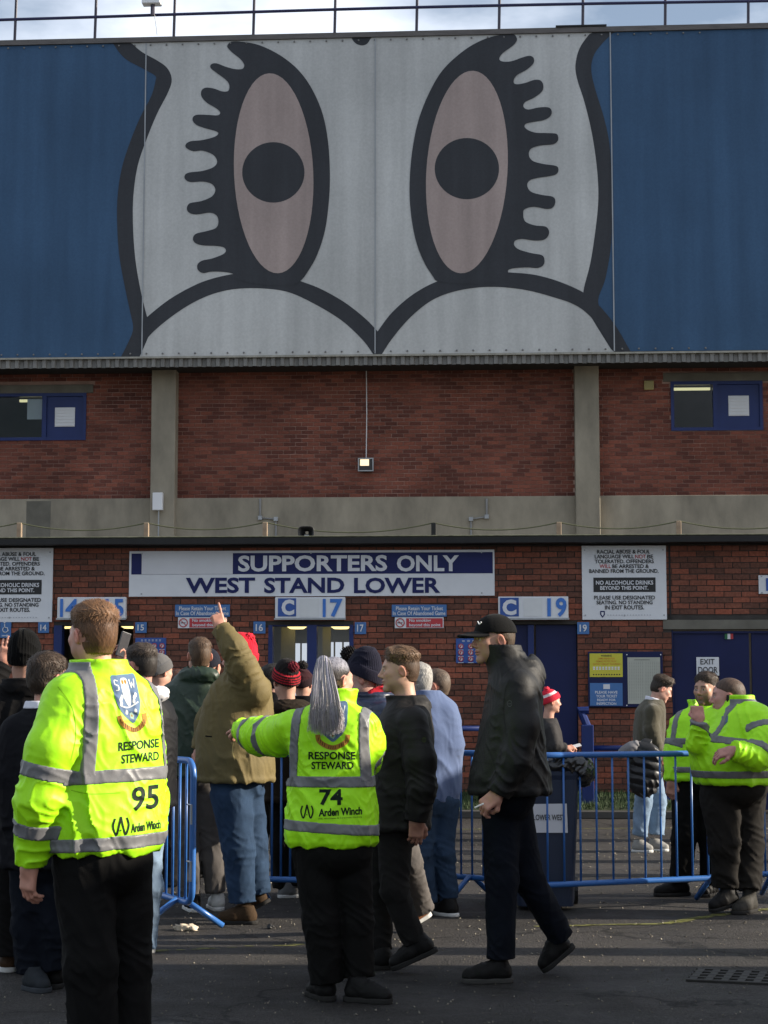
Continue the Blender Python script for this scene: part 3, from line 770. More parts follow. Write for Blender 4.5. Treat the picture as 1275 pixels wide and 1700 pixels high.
def conduit(pts, label):
    q = [at(*p, UW - .16) for p in pts]; o = empty('conduit', q[0], label, 'pipe')
    MB().tube([v - q[0] for v in q], .022, 8).build('pipe', mat('grey conduit', (.22, .22, .22), .6, .15, 5), o)
    for v in q[1:3]: MB().box(v.x - q[0].x - .04, v.x - q[0].x + .04, -.04, .04, v.z - q[0].z - .04, v.z - q[0].z + .04, .008).build('elbow_box', m_galv, o)
conduit([(432, 828), (432, 860), (458, 862), (458, 892)], 'grey cable conduit stepping down the concrete beside the black loudspeaker')
conduit([(808, 828), (808, 858), (782, 862), (782, 892)], 'grey cable conduit stepping down the concrete left of the right pillar')
# roof edge posts and the slack line between them
YP = YW + .3
tops = []
for i, (x_, y_) in enumerate(((32, 868), (243, 868), (440, 867), (720, 868), (928, 867), (1127, 865))):
    b0 = at(x_, 894, YP); t0 = at(x_, y_, YP); b0.z = ztop + .087
    o = MB().box(-.032, .032, -.03, .03, 0, t0.z - b0.z, .006).build('roof_post', m_wood if i != 3 else m_black)
    o.location = b0
    side = ('above the left notice', 'above the left part of the supporters sign', 'just left of the black loudspeaker', 'dark and weathered above the supporters sign', 'at the foot of the right pillar', 'right of the right pillar above the exit doors')[i]
    tag(o, 'short timber post on the roof edge ' + side, 'post', 'timber posts along the roof edge'); tops.append(t0)
sl = []
for a, b_ in zip([at(-170, 868, YP)] + tops, tops + [at(1340, 866, YP)]):
    for k in range(12):
        t_ = k / 12; p = a.lerp(b_, t_); p.z -= .62 * (b_.x - a.x) * .16 * 4 * t_ * (1 - t_) * .6; sl.append(p)
o = MB().tube([p - sl[0] for p in sl], .009, 5).build('slack_line', mat('old green rope', (.07, .075, .04), .9, .2, 5)); o.location = sl[0]
tag(o, 'slack green rope sagging between the timber posts along the roof edge', 'rope')
c_ = at(509, 884, YW + .1)
o = empty('loudspeaker', (c_.x, c_.y, ztop + .087), 'black horn loudspeaker sitting on the low roof edge', 'loudspeaker')
h_ = c_.z - ztop - .087
def squarish(r1, r2, y, c, n=20):
    return [(c[0] + r1 * math.copysign(abs(math.cos(a)) ** .6, math.cos(a)), y, c[1] + r2 * math.copysign(abs(math.sin(a)) ** .6, math.sin(a))) for a in [6.28318 * i / n for i in range(n)]]
mb = MB(); rings = [(.04, .03, .16), (.05, .04, .1), (.075, .055, 0), (.105, .075, -.08), (.108, .078, -.085), (.098, .068, -.082), (.06, .045, -.0), (.02, .02, .05)]
V = [p for r1, r2, y in rings for p in squarish(r1, r2, y, (0, h_))]
F = [(i * 20 + k, i * 20 + (k + 1) % 20, (i + 1) * 20 + (k + 1) % 20, (i + 1) * 20 + k) for i in range(len(rings) - 1) for k in range(20)]
mb.add(V, F); mb.build('horn', mat('black plastic', (.018, .018, .02), .45, .1, 5), o, smooth=True)
MB().box(-.03, .03, .0, .05, 0, h_ - .03).build('bracket', m_galv, o)

# ================================================================ SIGNS
def sign(name, label, cat, box, panel, items=(), Y=YW, thick=.022, group=None, panels=(), bev=.004, edge=None):
    x0, x1, z0, z1 = rect(*box, Y)
    o = empty(name, ((x0 + x1) / 2, Y - .006, z0), label, cat, group)
    l = o.location
    MB().box(x0 - l.x, x1 - l.x, -thick, 0, 0, z1 - z0, bev).build('sign_panel', panel, o)
    yy = -thick - .001
    for k, (nm, bx, m) in enumerate(panels):
        a, b_, c, d = rect(*bx, Y)
        MB().box(a - l.x, b_ - l.x, yy - .003 - .0004 * k, yy, c - l.z, d - l.z).build(nm, m, o)
    if x1 - x0 > .9:
        for fx in (.035, .5, .965):
            for fz in (.06, .94): MB().lathe([(.011, -.006), (.008, -.001)], ((x0 - l.x) + (x1 - x0) * fx, yy, (z1 - z0) * fz), 'y', 8).build('screw_head', m_galv, o)
    for it in items:
        tx, bx, m = it[:3]; bold = it[3] if len(it) > 3 else 0
        Vt, Ft = text_mesh(tx, bold)
        a, b_, c, d = rect(*bx, Y)
        W = fit(Vt, a - l.x, c - l.z, b_ - l.x, d - l.z)
        yo = it[4] if len(it) > 4 else .0065
        mk('lettering', [(p[0], yy - yo, p[1]) for p in W], Ft, m, o)
    return o, l, yy
wt = m_txtw
sign('supporters_sign', 'long navy and white supporters only west stand lower sign with a blanked out patch', 'sign', (215, 914, 821, 990), m_white,
     [('SUPPORTERS', (396, 922, 643, 949), wt, .03), ('ONLY', (659, 922, 762, 949), wt, .03),
      ('WEST', (309, 959, 424, 985), m_navy, .03), ('STAND', (439, 959, 572, 985), m_navy, .03), ('LOWER', (588, 959, 731, 985), m_navy, .03)],
     panels=[('blue_band', (219, 918, 818, 953), m_navy), ('blank_patch', (236, 917.5, 387, 953.5), mat('white patch', (.6, .6, .62), .45, .05, 3))])
ntc = [('RACIAL ABUSE & FOUL', (991, 913, 1079, 919.5)), ('LANGUAGE WILL', (987, 921, 1052, 927.5)), ('BE', (1074, 921, 1084, 927.5)), ('TOLERATED. OFFENDERS', (987, 929, 1085, 935.5)),
       ('BE ARRESTED &', (1016, 937, 1077, 943.5)), ('BANNED FROM THE GROUND.', (978, 945, 1093, 951.5)),
       ('PLEASE USE DESIGNATED', (986, 989, 1087, 995.5)), ('SEATING. NO STANDING', (990, 997, 1083, 1003.5)), ('IN EXIT ROUTES.', (1004, 1005, 1069, 1012))]
def notice(dx, label):
    s = lambda b_: (b_[0] + dx, b_[1] + (4 if dx else 0), b_[2] + dx, b_[3] + (4 if dx else 0))
    it = [(a, s(b_), m_blk, .022) for a, b_ in ntc]
    it += [('NOT', s((1054, 921, 1072, 927.5)), m_red, .012), ('WILL', s((995, 937, 1014, 943.5)), m_red, .012),
           ('NO ALCOHOLIC DRINKS', s((989, 964, 1084, 971)), wt, .025), ('BEYOND THIS POINT.', s((996, 973, 1076, 979.5)), wt, .025)]
    pn = [('black_strip', s((985, 959, 1088, 983)), m_blk)]
    it += [('www.supportersnotices.co.uk'[:0] or '- - - - - - - - - - - - - - - -', s((1008, 1020.5, 1080, 1022)), mat('faint grey print', (.4, .41, .44), .5, .05, 3))]
    o, l, yy = sign('notice_board', label, 'sign', s((966, 906, 1106, 1029)), m_white, it, group='white conduct notices', panels=pn)
    c = at(s((1000, 1019.5, 0, 0))[0], s((0, 1019.5, 0, 0))[1], YW)
    mb = MB(); r = .03
    pts = [(-r, .04), (r, .04), (r, -.01), (.0, -.05), (-r, -.01)]
    mb.add([(c.x - l.x + p[0], yy - .004, c.z - l.z + p[1]) for p in pts], [(0, 1, 2, 3, 4)]); mb.build('crest_mark', m_navy, o)
    mb = MB(); mb.add([(c.x - l.x + .5 * p[0], yy - .0055, c.z - l.z + .6 * p[1]) for p in pts], [(0, 1, 2, 3, 4)]); mb.build('crest_mark', m_white, o)
notice(0, 'white notice about abuse, drinks and seating, hung between entrance 19 and the exit doors')
notice(-1018, 'white conduct notice cut by the left edge of the view, above entrance number 14')
# numbered light boxes over the turnstiles
def numberbox(box, label, lets, blanks):
    x0, x1, z0, z1 = rect(*box, YW)
    o = empty('number_box', ((x0 + x1) / 2, YW - .006, z0), label, 'sign', 'number boxes above the turnstiles'); l = o.location
    MB().box(x0 - l.x, x1 - l.x, -.1, 0, 0, z1 - z0, .01).build('box_body', m_white, o)
    fr = MB(); fr.box(x0 - l.x - .01, x1 - l.x + .01, -.115, -.098, -.012, .012); fr.build('bottom_rail', m_galv, o)
    for bx, m in blanks:
        a, b_, c, d = rect(*bx, YW); MB().box(a - l.x, b_ - l.x, -.106, -.1005, c - l.z, d - l.z).build('number_plate', m, o)
    for tx, bx, m, bold in lets:
        Vt, Ft = text_mesh(tx, bold); a, b_, c, d = rect(*bx, YW); W = fit(Vt, a - l.x, c - l.z, b_ - l.x, d - l.z)
        mk('numeral', [(p[0], -.1095, p[1]) for p in W], Ft, m, o)
m_bnum = mat('bright blue numeral', (.035, .16, .52), .5, .15, 8)
m_bpl = mat('royal blue plate', (.02, .075, .30), .5, .15, 6)
m_wpl = mat('white plate', (.62, .63, .63), .5, .06, 5)
def onebar(x0, x1, y0, y1): return ('I', (x0, y0, x1, y1), m_bnum, .03)
numberbox((98, 992, 211, 1028), 'white box with numbers 14 and 15, half hidden behind the tall ginger steward', [onebar(103, 108, 995, 1025), ('4', (112, 995, 133, 1025), m_bnum, .03), onebar(178, 183, 995, 1025), ('5', (192, 995, 208, 1025), m_bnum, .03)], [])
numberbox((458, 992, 574, 1028), 'white box with letter C and number 17 over the open centre entrance', [('C', (469, 996, 490, 1022), m_txtw, .05), onebar(537, 542, 995, 1025), ('7', (549, 995, 570, 1025), m_bnum, .03)],
          [((463, 994, 493, 1024), m_bpl), ((499, 994, 531, 1025), m_wpl)])
numberbox((827, 991, 943, 1028), 'white box with letter C and number 19 over the closed blue doors', [('C', (834, 996, 857, 1022), m_txtw, .05), onebar(908, 914, 994, 1024), ('9', (922, 993, 940, 1025), m_bnum, .03)],
          [((830, 993, 861, 1024), m_bpl), ((869, 994, 900, 1024), m_wpl)])
for tx, bx, wh in (('14', (64, 1033, 82, 1051), 'left of the ginger head'), ('15', (225, 1033, 244, 1051), 'right of the ginger head'), ('16', (421, 1032, 441, 1052), 'left of the open centre entrance'), ('17', (589, 1033, 608, 1053), 'right of the open centre entrance'), ('19', (958, 1033, 978, 1053), 'right of the closed blue doors')):
    sign('number_plate', 'small blue plate with white numeral %s, %s' % (tx, wh), 'sign', bx, m_skyb, [(tx, (bx[0] + 4, bx[1] + 4, bx[2] - 4, bx[3] - 4), wt, .02)], group='small turnstile number plates')
for dx, where in ((0, 'half behind the raised hand'), (359.5, 'left of the man in cap')):
    sign('ticket_sign', 'pale blue please retain your ticket sign, ' + where, 'sign', (291 + dx, 1004, 382 + dx, 1024), m_skyb,
         [('Please Retain Your Ticket', (298 + dx, 1007, 376 + dx, 1013.5), wt, .015), ('In Case Of Abandoned Game', (293 + dx, 1015, 380 + dx, 1021.5), wt, .015)], group='please retain your ticket signs')
    o, l, yy = sign('no_smoking_sign', 'red and white no smoking beyond this point sign, ' + where, 'sign', (296 + dx, 1025, 377 + dx, 1043), m_white,
         [('No smoking', (320 + dx, 1027.5, 356 + dx, 1034), wt, .02), ('beyond this point', (320 + dx, 1035, 372 + dx, 1041.5), wt, .02)],
         panels=[('red_panel', (315 + dx, 1026.5, 375.5 + dx, 1041.8), mat('sign red', (.45, .03, .04), .5, .1, 5))], group='no smoking signs')
    c = at(305 + dx, 1034, YW) - l
    mb = MB(); n_ = 28; R1, R2 = .06, .047
    mb.add([(c.x + r * math.cos(6.28318 * k / n_), yy - .004, c.z + r * math.sin(6.28318 * k / n_)) for r in (R1, R2) for k in range(n_)], [(k, (k + 1) % n_, n_ + (k + 1) % n_, n_ + k) for k in range(n_)])
    mb.add([(c.x - .04, yy - .0045, c.z + .034), (c.x - .034, yy - .0045, c.z + .04), (c.x + .04, yy - .0045, c.z - .034), (c.x + .034, yy - .0045, c.z - .04)], [(0, 1, 2, 3)])
    mb.build('prohibition_ring', m_red, o)
    MB().box(c.x - .036, c.x + .03, yy - .0035, yy - .002, c.z - .006, c.z + .004).build('cigarette_mark', m_blk, o)
o, l, yy = sign('access_sign', 'blue wheelchair sign with an arrow beside entrance 14', 'sign', (1, 1033, 19, 1059), m_skyb, [('>', (12, 1053.5, 15, 1057.5), wt, .02)], panels=[('white_line', (4, 1055, 13, 1056.2), wt)])
c = at(10, 1043, YW) - l; mb = MB()
mb.tube([(c.x + .035 * math.cos(a), yy - .006, c.z - .02 + .035 * math.sin(a)) for a in np.linspace(2.2, 6.0, 14)], .006, 6)
mb.tube([(c.x - .012, yy - .006, c.z + .055), (c.x - .008, yy - .006, c.z + .01), (c.x + .025, yy - .006, c.z + .005), (c.x + .04, yy - .006, c.z - .04)], .007, 6)
mb.lathe([(.012, -.004), (.012, .004)], (c.x - .012, yy - .004, c.z + .075), 'y', 10); mb.build('wheelchair_symbol', wt, o)
for bx, lb in (((225, 1059, 276, 1100), 'blue prohibited items poster with red icons beside entrance 15'), ((757, 1060, 822, 1101), 'blue prohibited items poster with red icons behind the man in the cap')):
    w_ = bx[2] - bx[0]; nc = 4
    o, l, yy = sign('icon_poster', lb, 'sign', bx, m_bpl, [('NO ADMISSION WITH THESE ITEMS'[:0] or '= = = = = =', (bx[0] + 10, bx[1] + 3, bx[2] - 8, bx[1] + 5.5), wt, .0)], group='prohibited items posters')
    for r_ in range(3):
        for k in range(nc):
            c = at(bx[0] + w_ * (k + .5) / nc, bx[1] + 13 + r_ * 10.5, YW) - l
            mb = MB().lathe([(.032, -.002), (.032, .0)], (c.x, yy - .001, c.z), 'y', 14); mb.build('icon_disc', m_txtw, o)
            mb = MB().tube([(c.x + .03 * math.cos(a), yy - .005, c.z + .03 * math.sin(a)) for a in np.linspace(0, 6.28, 13)[:-1]], .006, 5, closed=True)
            mb.tube([(c.x - .012, yy - .005, c.z - .015), (c.x + .004, yy - .005, c.z + .017)], .007, 5); mb.build('icon_ring', m_red, o)
            MB().box(c.x - .035, c.x + .035, yy - .003, yy - .001, c.z - .052, c.z - .045).build('caption_line', m_txtw, o)
# notice cabinet with three papers
x0, x1, z0, z1 = rect(976, 1082, 1100, 1174, YW)
o = empty('notice_cabinet', ((x0 + x1) / 2, YW - .006, z0), 'navy framed notice cabinet with yellow, blue and white papers beside the closed doors', 'notice board'); l = o.location
MB().box(x0 - l.x, x1 - l.x, -.05, 0, 0, z1 - z0, .006).build('backboard', m_bdoor, o)
def cab(bx, nm, m, texts):
    a, b_, c, d = rect(*bx, YW); q = MB().box(a - l.x, b_ - l.x, -.056, -.0505, c - l.z, d - l.z).build(nm, m, o)
    for tx, tb, tm, bo in texts:
        Vt, Ft = text_mesh(tx, bo); a, b_, c, d = rect(*tb, YW); W = fit(Vt, a - l.x, c - l.z, b_ - l.x, d - l.z)
        mk('lettering', [(p[0], -.0575, p[1]) for p in W], Ft, tm, q)
m_yp = mat('yellow poster', (.55, .50, .04), .6, .08, 5); m_or = mat('orange print', (.55, .18, .02), .6, .1, 5)
cab((978.5, 1085, 1033, 1124), 'yellow_poster', m_yp, [('WARNING', (997, 1087.3, 1015, 1090.3), m_blk, .02), ('CRIME PREVENTION', (992, 1092, 1020, 1095), m_or, .01), ('PREMISES PROTECTED BY', (989, 1096.5, 1023, 1099.5), m_or, .01), ('CLOSED CIRCUIT TELEVISION', (984, 1101, 1029, 1104), m_or, .01), ('= = = = = = = = =', (984, 1107, 1028, 1112), mat('white print', (.7, .7, .7), .6, .1, 5), .04), ('- - - - - - - - - - -', (984, 1119, 1029, 1121), m_blk, .03)])
cab((979, 1134, 1033, 1171.5), 'blue_poster', m_skyb, [('PLEASE HAVE', (987.5, 1147, 1024.5, 1151.5), wt, .02), ('YOUR TICKET', (989, 1153.5, 1024, 1158), wt, .02), ('READY FOR', (991, 1160, 1021.5, 1164), wt, .02), ('INSPECTION', (990, 1166, 1022.5, 1170.2), wt, .02)])
a, b_, c, d = rect(1001, 1136, 1012, 1144, YW); MB().box(a - l.x, b_ - l.x, -.059, -.0565, c - l.z, d - l.z, .001).build('crest_mark', m_txtw, o)
pp = [('=' * 1, (1052 + 0, 1095, 1078, 1096.2), m_blk, 0)]
lines = []
for k in range(26):
    yy_ = 1099 + k * 2.45; lines.append(('- - - - - - -', (1044, yy_, 1067, yy_ + .8), mat('grey small print', (.22, .22, .2), .7, .05, 4), .0)); lines.append(('- - - - - - -', (1071, yy_, 1094, yy_ + .8), MATS['grey small print'], .0))
cab((1041.5, 1091.5, 1095.5, 1168.5), 'paper_notice', mat('yellowed paper', (.40, .41, .35), .7, .08, 5), pp + lines)
for p in ((1040, 1087), (1096, 1087), (1040, 1171)):
    c = at(*p, YW) - l; MB().lathe([(.009, -.008), (.006, -.002)], (c.x, -.051, c.z), 'y', 8).build('screw_head', m_txtw, o)
sign('exit_sign', 'white exit door sign on the dark blue doors', 'sign', (1156, 1091, 1193.5, 1122), m_white, [('EXIT', (1162.5, 1094, 1186, 1103), m_blk, .008), ('DOOR', (1159, 1107, 1191, 1117), m_blk, .008)], Y=YW + .045, thick=.008)
o, l, yy = sign('flag_sticker', 'tiny green white and red sticker at the top of the blue exit doors', 'sticker', (1203, 1052, 1217, 1061), m_white, [], Y=YW + .045, thick=.003,
     panels=[('green_band', (1203, 1052, 1207.5, 1061), mat('flag green', (.01, .12, .04), .6, .1, 5)), ('red_band', (1212.5, 1052, 1217, 1061), m_red)], bev=0)
sign('edge_sign', 'white sign cut by the right edge of the view, high above the exit doors', 'sign', (1259, 955, 1400, 986), m_white, [('EXIT', (1271, 960, 1330, 981), m_bpl, .03)])

# ---- handrails along the wall
def handrail(name, label, x0, x1, py, Y, posts):
    a, b_ = at(x0, py, Y), at(x1, py, Y); o = empty(name, (a.x, Y, .0), label, 'handrail', 'blue wall handrails')
    MB().tube([(0, 0, a.z), (b_.x - a.x, 0, a.z)], .035, 10).build('rail', m_blue, o, smooth=True)
    for p, pw in posts:
        c = at(p, py, Y); MB().box(c.x - a.x - pw, c.x - a.x + pw, -.035, .035, .12, a.z + .035, .008).build('post', m_blue, o)
handrail('wall_handrail', 'blue handrail against the brick, left of the closed blue doors', 640, 826, 1209, YW - .45, ((660, .03), (815, .03)))
handrail('wall_handrail', 'blue handrail below the notice cabinet beside the exit doors', 968, 1113, 1242, YW - .5, ((1108, .03),))
a = at(975, 1210, YW - .6)
o = empty('barrier_post', (a.x, a.y, .12), 'thick blue steel post with a bent top beside the closed doors', 'post')
mb = MB().box(-.075, .075, -.06, .06, 0, Z(1203, YW - .6) - .12, .01); mb.build('post', m_blue, o)
mb = MB().tube([(0, 0, Z(1203, YW - .6) - .14), (-.06, 0, Z(1186, YW - .6) - .12), (-.1, 0, Z(1182, YW - .6) - .1), (.02, 0, Z(1182, YW - .6) - .1)], .05, 8); mb.build('bent_arm', m_blue, o)

# ================================================================ CROWD BARRIERS
m_bar = mat('blue barrier paint', (.03, .12, .36), .33, .15, 5, .05, 40)
def barrier(p0, p1, label, nb=15, feet=(.14, .86)):
    p0, p1 = Vector((*p0, 0)), Vector((*p1, 0)); L_ = (p1 - p0).length; ang = math.atan2(p1.y - p0.y, p1.x - p0.x)
    o = empty('crowd_barrier', p0, label, 'barrier', 'blue steel crowd barriers'); o.rotation_euler = (0, 0, ang)
    zb_, zt_, r = .19, 1.07, .09
    ring = []
    for cx, cz, a0 in ((L_ - r, zt_ - r, 0), (r, zt_ - r, 90), (r, zb_ + r, 180), (L_ - r, zb_ + r, 270)):
        for k in range(7):
            a_ = rad(a0 + 90 * k / 6); ring.append((cx + r * math.cos(a_), 0, cz + r * math.sin(a_)))
    MB().tube(ring, .021, 10, closed=True).build('frame', m_bar, o, smooth=True)
    for k in range(nb):
        x_ = L_ * (k + 1) / (nb + 1); MB().tube([(x_, 0, zb_), (x_, 0, zt_)], .0085, 6).build('bar', m_bar, o, smooth=True)
    for f in feet:
        x_ = L_ * f
        for s_ in (-1, 1): MB().tube([(x_, s_ * .02, zb_ + .01), (x_ + s_ * .03, s_ * .28, .02)], .019, 8).build('foot', m_bar, o, smooth=True)
    MB().tube([(L_ - .012, -.03, .8), (L_ + .05, -.03, .8), (L_ + .05, -.03, .68)], .007, 6).build('hook', m_galv, o)
    MB().tube([(L_ - .012, -.03, .45), (L_ + .05, -.03, .45), (L_ + .05, -.03, .33)], .007, 6).build('hook', m_galv, o)
    return o
def gx_(px, Y): return (at(px, 1200, Y).x, Y)
barrier(gx_(852, 12.5), gx_(1222, 13.25), 'blue crowd barrier in front of the bin and the boy carrying a coat', 13, (.12, .88))
barrier(gx_(608, 13.6), gx_(838, 12.95), 'blue crowd barrier behind the man in the light blue sweater and the capped man', 12, (.2, .76))
barrier(gx_(392, 12.95), gx_(606, 12.8), 'blue crowd barrier between the khaki coat and the grey ponytail steward', 13, (.15, .85))
barrier(gx_(150, 13.2), gx_(322, 11.35), 'blue crowd barrier seen end-on right of the tall ginger steward', 17, (.12, .9))
barrier(gx_(1238, 13.45), gx_(1640, 14.0), 'blue crowd barrier cut by the right edge behind the stout steward', 14, (.1, .9))

# ================================================================ WHEELIE BIN
bx, by = at(904, 1500, 12.98).x, 12.98
o = empty('wheelie_bin', (bx, by, 0), 'tall dark blue wheelie bin with a lower west paper, lid open with a black liner', 'bin')
m_bin = mat('dark blue bin plastic', (.012, .022, .05), .5, .1, 4, .05, 30)
mb = MB(); rings = [(.195, .23, .03), (.2, .235, .08), (.235, .29, .9), (.245, .3, .93), (.25, .305, 1.0), (.235, .29, 1.0), (.22, .27, .9)]
def rr(a_, b_, z_, r=.05, n=5):
    P = []
    for cx, cy, s0 in ((a_ - r, b_ - r, 0), (-a_ + r, b_ - r, 90), (-a_ + r, -b_ + r, 180), (a_ - r, -b_ + r, 270)):
        for k in range(n): t_ = rad(s0 + 90 * k / (n - 1)); P.append((cx + r * math.cos(t_), cy + r * math.sin(t_), z_))
    return P
V = [p for q in rings for p in rr(*q)]; N_ = 20
F = [(i * N_ + k, i * N_ + (k + 1) % N_, (i + 1) * N_ + (k + 1) % N_, (i + 1) * N_ + k) for i in range(len(rings) - 1) for k in range(N_)] + [tuple(range(N_ - 1, -1, -1)), tuple((len(rings) - 1) * N_ + k for k in range(N_))]
mb.add(V, F); mb.build('bin_body', m_bin, o)
LINER = (o, bx, by)
for s_ in (-1, 1): MB().tube([(s_ * .2, .24, .1), (s_ * .245, .24, .1)], .1, 16).build('wheel', m_blk, o)
MB().box(-.24, .24, .3, .36, .45, 1.03, .02).build('lid', m_bin, o)
pl = at(882, 1335, by - .3); pr = at(943, 1383, by - .3)
tilt = (.29 - .235) / .82
pv = [(pl.x - bx, -.24 - .06 * (pr.z / .9) - .012, pr.z), (pr.x - bx, -.24 - .06 * (pr.z / .9) - .012, pr.z), (pr.x - bx - .006, -.24 - .06 * (pl.z / .9) - .01, pl.z + .004), (pl.x - bx + .004, -.24 - .06 * (pl.z / .9) - .01, pl.z)]
pv = [(x_, -(.23 + (z_ - .08) * (.055 / .82)) - .016, z_) for x_, _, z_ in pv]
pp_ = mk('paper_notice', pv, [(0, 1, 2, 3)], mat('white paper', (.66, .67, .7), .7, .05, 4), o)
Vt, Ft = text_mesh('LOWER WEST', .015)
q0, q1 = at(885.5, 1362, by - .3), at(938, 1352.5, by - .3)
W = fit(Vt, q0.x - bx, q0.z, q1.x - bx, q1.z)
mk('lettering', [(p[0], -(.23 + (p[1] - .08) * (.055 / .82)) - .02, p[1]) for p in W], Ft, m_blk, pp_)

# small litter and drain
c = gp(307, 1543)
R = random.Random(2)
def crumple(name, c, r, m, label, cat, seed, flat=.5):
    R = random.Random(seed); bm = bmesh.new(); bmesh.ops.create_icosphere(bm, subdivisions=3, radius=1)
    for v in bm.verts:
        d = v.co.normalized(); k = 1 + .3 * math.sin(5 * d.x + 3 * d.z + seed) * math.sin(4 * d.y - 4 * d.x) + .12 * math.sin(9 * d.z + 7 * d.x) + R.uniform(-.02, .02)
        v.co = Vector((d.x * k * r[0], d.y * k * r[1], max(d.z * k * r[2], -.3 * r[2])))
    me = bpy.data.meshes.new(name); bm.to_mesh(me); bm.free(); me.materials.append(m); me.polygons.foreach_set('use_smooth', np.ones(len(me.polygons), bool))
    o = bpy.data.objects.new(name, me); link(o, None, (c[0], c[1], r[2] * .3 + .004)); tag(o, label, cat); return o
crumple('napkin', gp(303, 1545), (.05, .045, .03), mat('cream tissue', (.5, .42, .32), .9, .2, 30), 'crumpled cream paper napkin dropped beside the barrier foot', 'litter', 3)
crumple('napkin', gp(316, 1545), (.045, .04, .026), MATS['cream tissue'], 'smaller crumpled napkin lying right of the other napkin', 'litter', 5)
crumple('bottle_cap', gp(449, 1542), (.022, .022, .02), m_blk, 'tiny black lump of litter on the tarmac near the brown boots', 'litter', 8)
g0 = gp(1230, 1624)
o = empty('drain_grate', (g0[0], g0[1], .0), 'worn rectangular iron drain grate set flush in the tarmac at right', 'drain')
m_iron = mat('worn iron', (.030, .028, .025), .75, .3, 12, metal=.2)
MB().box(-.26, .42, -.2, .22, .001, .0045).build('frame', mat('drain recess', (.020, .019, .017), .95, .1, 4), o)
for k in range(9):
    x_ = -.25 + k * .082
    MB().box(x_, x_ + .04, -.19, .21, .005, .012, .003).build('slat', m_iron, o)
for k in range(5):
    y_ = -.2 + k * .1; MB().box(-.26, .42, y_, y_ + .018, .0045, .0135, .003).build('crossbar', m_iron, o)
o.rotation_euler = (0, 0, -.25)

# ---- unseen wall added right of the view, gapped to stripe the ground with shadow
bwl = empty('shadow_wall', (6.2, 7, 0), 'unseen added brick wall with gaps, casting shadow stripes across the forecourt', 'wall')
def seg(y0, y1, h): MB().box(-.12, .12, y0 - 7, y1 - 7, 0, h).build('shadow_wall_section', bm_low, bwl); MB().box(-.16, .16, y0 - 7 - .02, y1 - 7 + .02, h + .002, h + .07).build('shadow_wall_coping', m_conc_d, bwl)
for q in ((1.0, 10.3, 3.75), (10.7, 11.02, 3.6), (12.42, 12.74, 3.4), (13.4, 13.68, 3.3), (15.3, 15.6, 3.0), (16.6, 16.9, 3.0), (19.0, 19.4, 3.0)): seg(*q)
# ================================================================ PEOPLE : implicit surfaces meshed with openvdb
f32 = np.float32
def grid(lo, hi, h):
    ax = [np.arange(int(math.ceil((hi[i] - lo[i]) / h)) + 1, dtype=f32) * f32(h) + f32(lo[i]) for i in range(3)]
    return np.meshgrid(*ax, indexing='ij')
def polygonise(D, lo, h):
    g_ = openvdb.FloatGrid(1.0); g_.copyFromArray(np.ascontiguousarray(D, dtype=f32))
    p, q = g_.convertToQuads(0.0)
    return p * h + np.asarray(lo, f32), q[:, ::-1].astype(np.int32)
def smin(a, b, k):
    h = np.maximum(k - np.abs(a - b), 0) / k
    return np.minimum(a, b) - h * h * k * .25
def cone(P, a, b, ra, rb, full=False):
    a = np.asarray(a, f32); b = np.asarray(b, f32); ba = b - a; l2 = float(ba @ ba) + 1e-9
    dx, dy, dz = P[0] - a[0], P[1] - a[1], P[2] - a[2]
    h = np.clip((dx * ba[0] + dy * ba[1] + dz * ba[2]) / l2, 0, 1)
    d = np.sqrt((dx - ba[0] * h) ** 2 + (dy - ba[1] * h) ** 2 + (dz - ba[2] * h) ** 2)
    return (d - (ra + (rb - ra) * h), h) if full else d - (ra + (rb - ra) * h)
def ell(P, c, r):
    x, y, z = (P[0] - c[0]) / r[0], (P[1] - c[1]) / r[1], (P[2] - c[2]) / r[2]
    k0 = np.sqrt(x * x + y * y + z * z); k1 = np.sqrt((x / r[0]) ** 2 + (y / r[1]) ** 2 + (z / r[2]) ** 2) + 1e-6
    return k0 * (k0 - 1) / k1
def rbox(P, c, hsz, r):
    q = [np.abs(P[i] - c[i]) - (hsz[i] - r) for i in range(3)]
    return np.sqrt(sum(np.maximum(v, 0) ** 2 for v in q)) + np.minimum(np.maximum(np.maximum(q[0], q[1]), q[2]), 0) - r
def fold(P, seed, amp, wl, st=(1, 1, 1)):
    R = np.random.default_rng(seed); k = 6.28318 / wl
    M = np.array(Euler(R.uniform(-.5, .5, 3)).to_matrix()) if True else None
    x, y, z = (P[i] * (k * st[i]) for i in range(3))
    u = M[0, 0] * x + M[0, 1] * y + M[0, 2] * z; v = M[1, 0] * x + M[1, 1] * y + M[1, 2] * z; w_ = M[2, 0] * x + M[2, 1] * y + M[2, 2] * z
    o = R.uniform(0, 6.28, 6)
    a = np.sin(.53 * u + o[0]) + np.sin(.47 * v + .6 * np.sin(.7 * w_ + o[1]) + o[2])
    f = np.sin(w_ * .8 + .45 * u + 1.5 * a + o[3])
    rr_ = (1 - np.abs(f)) ** 1.4
    e = np.sin(.31 * u + o[4]) * np.sin(.29 * w_ + o[5])
    return amp * (rr_ - .35) * (.7 + .6 * e)
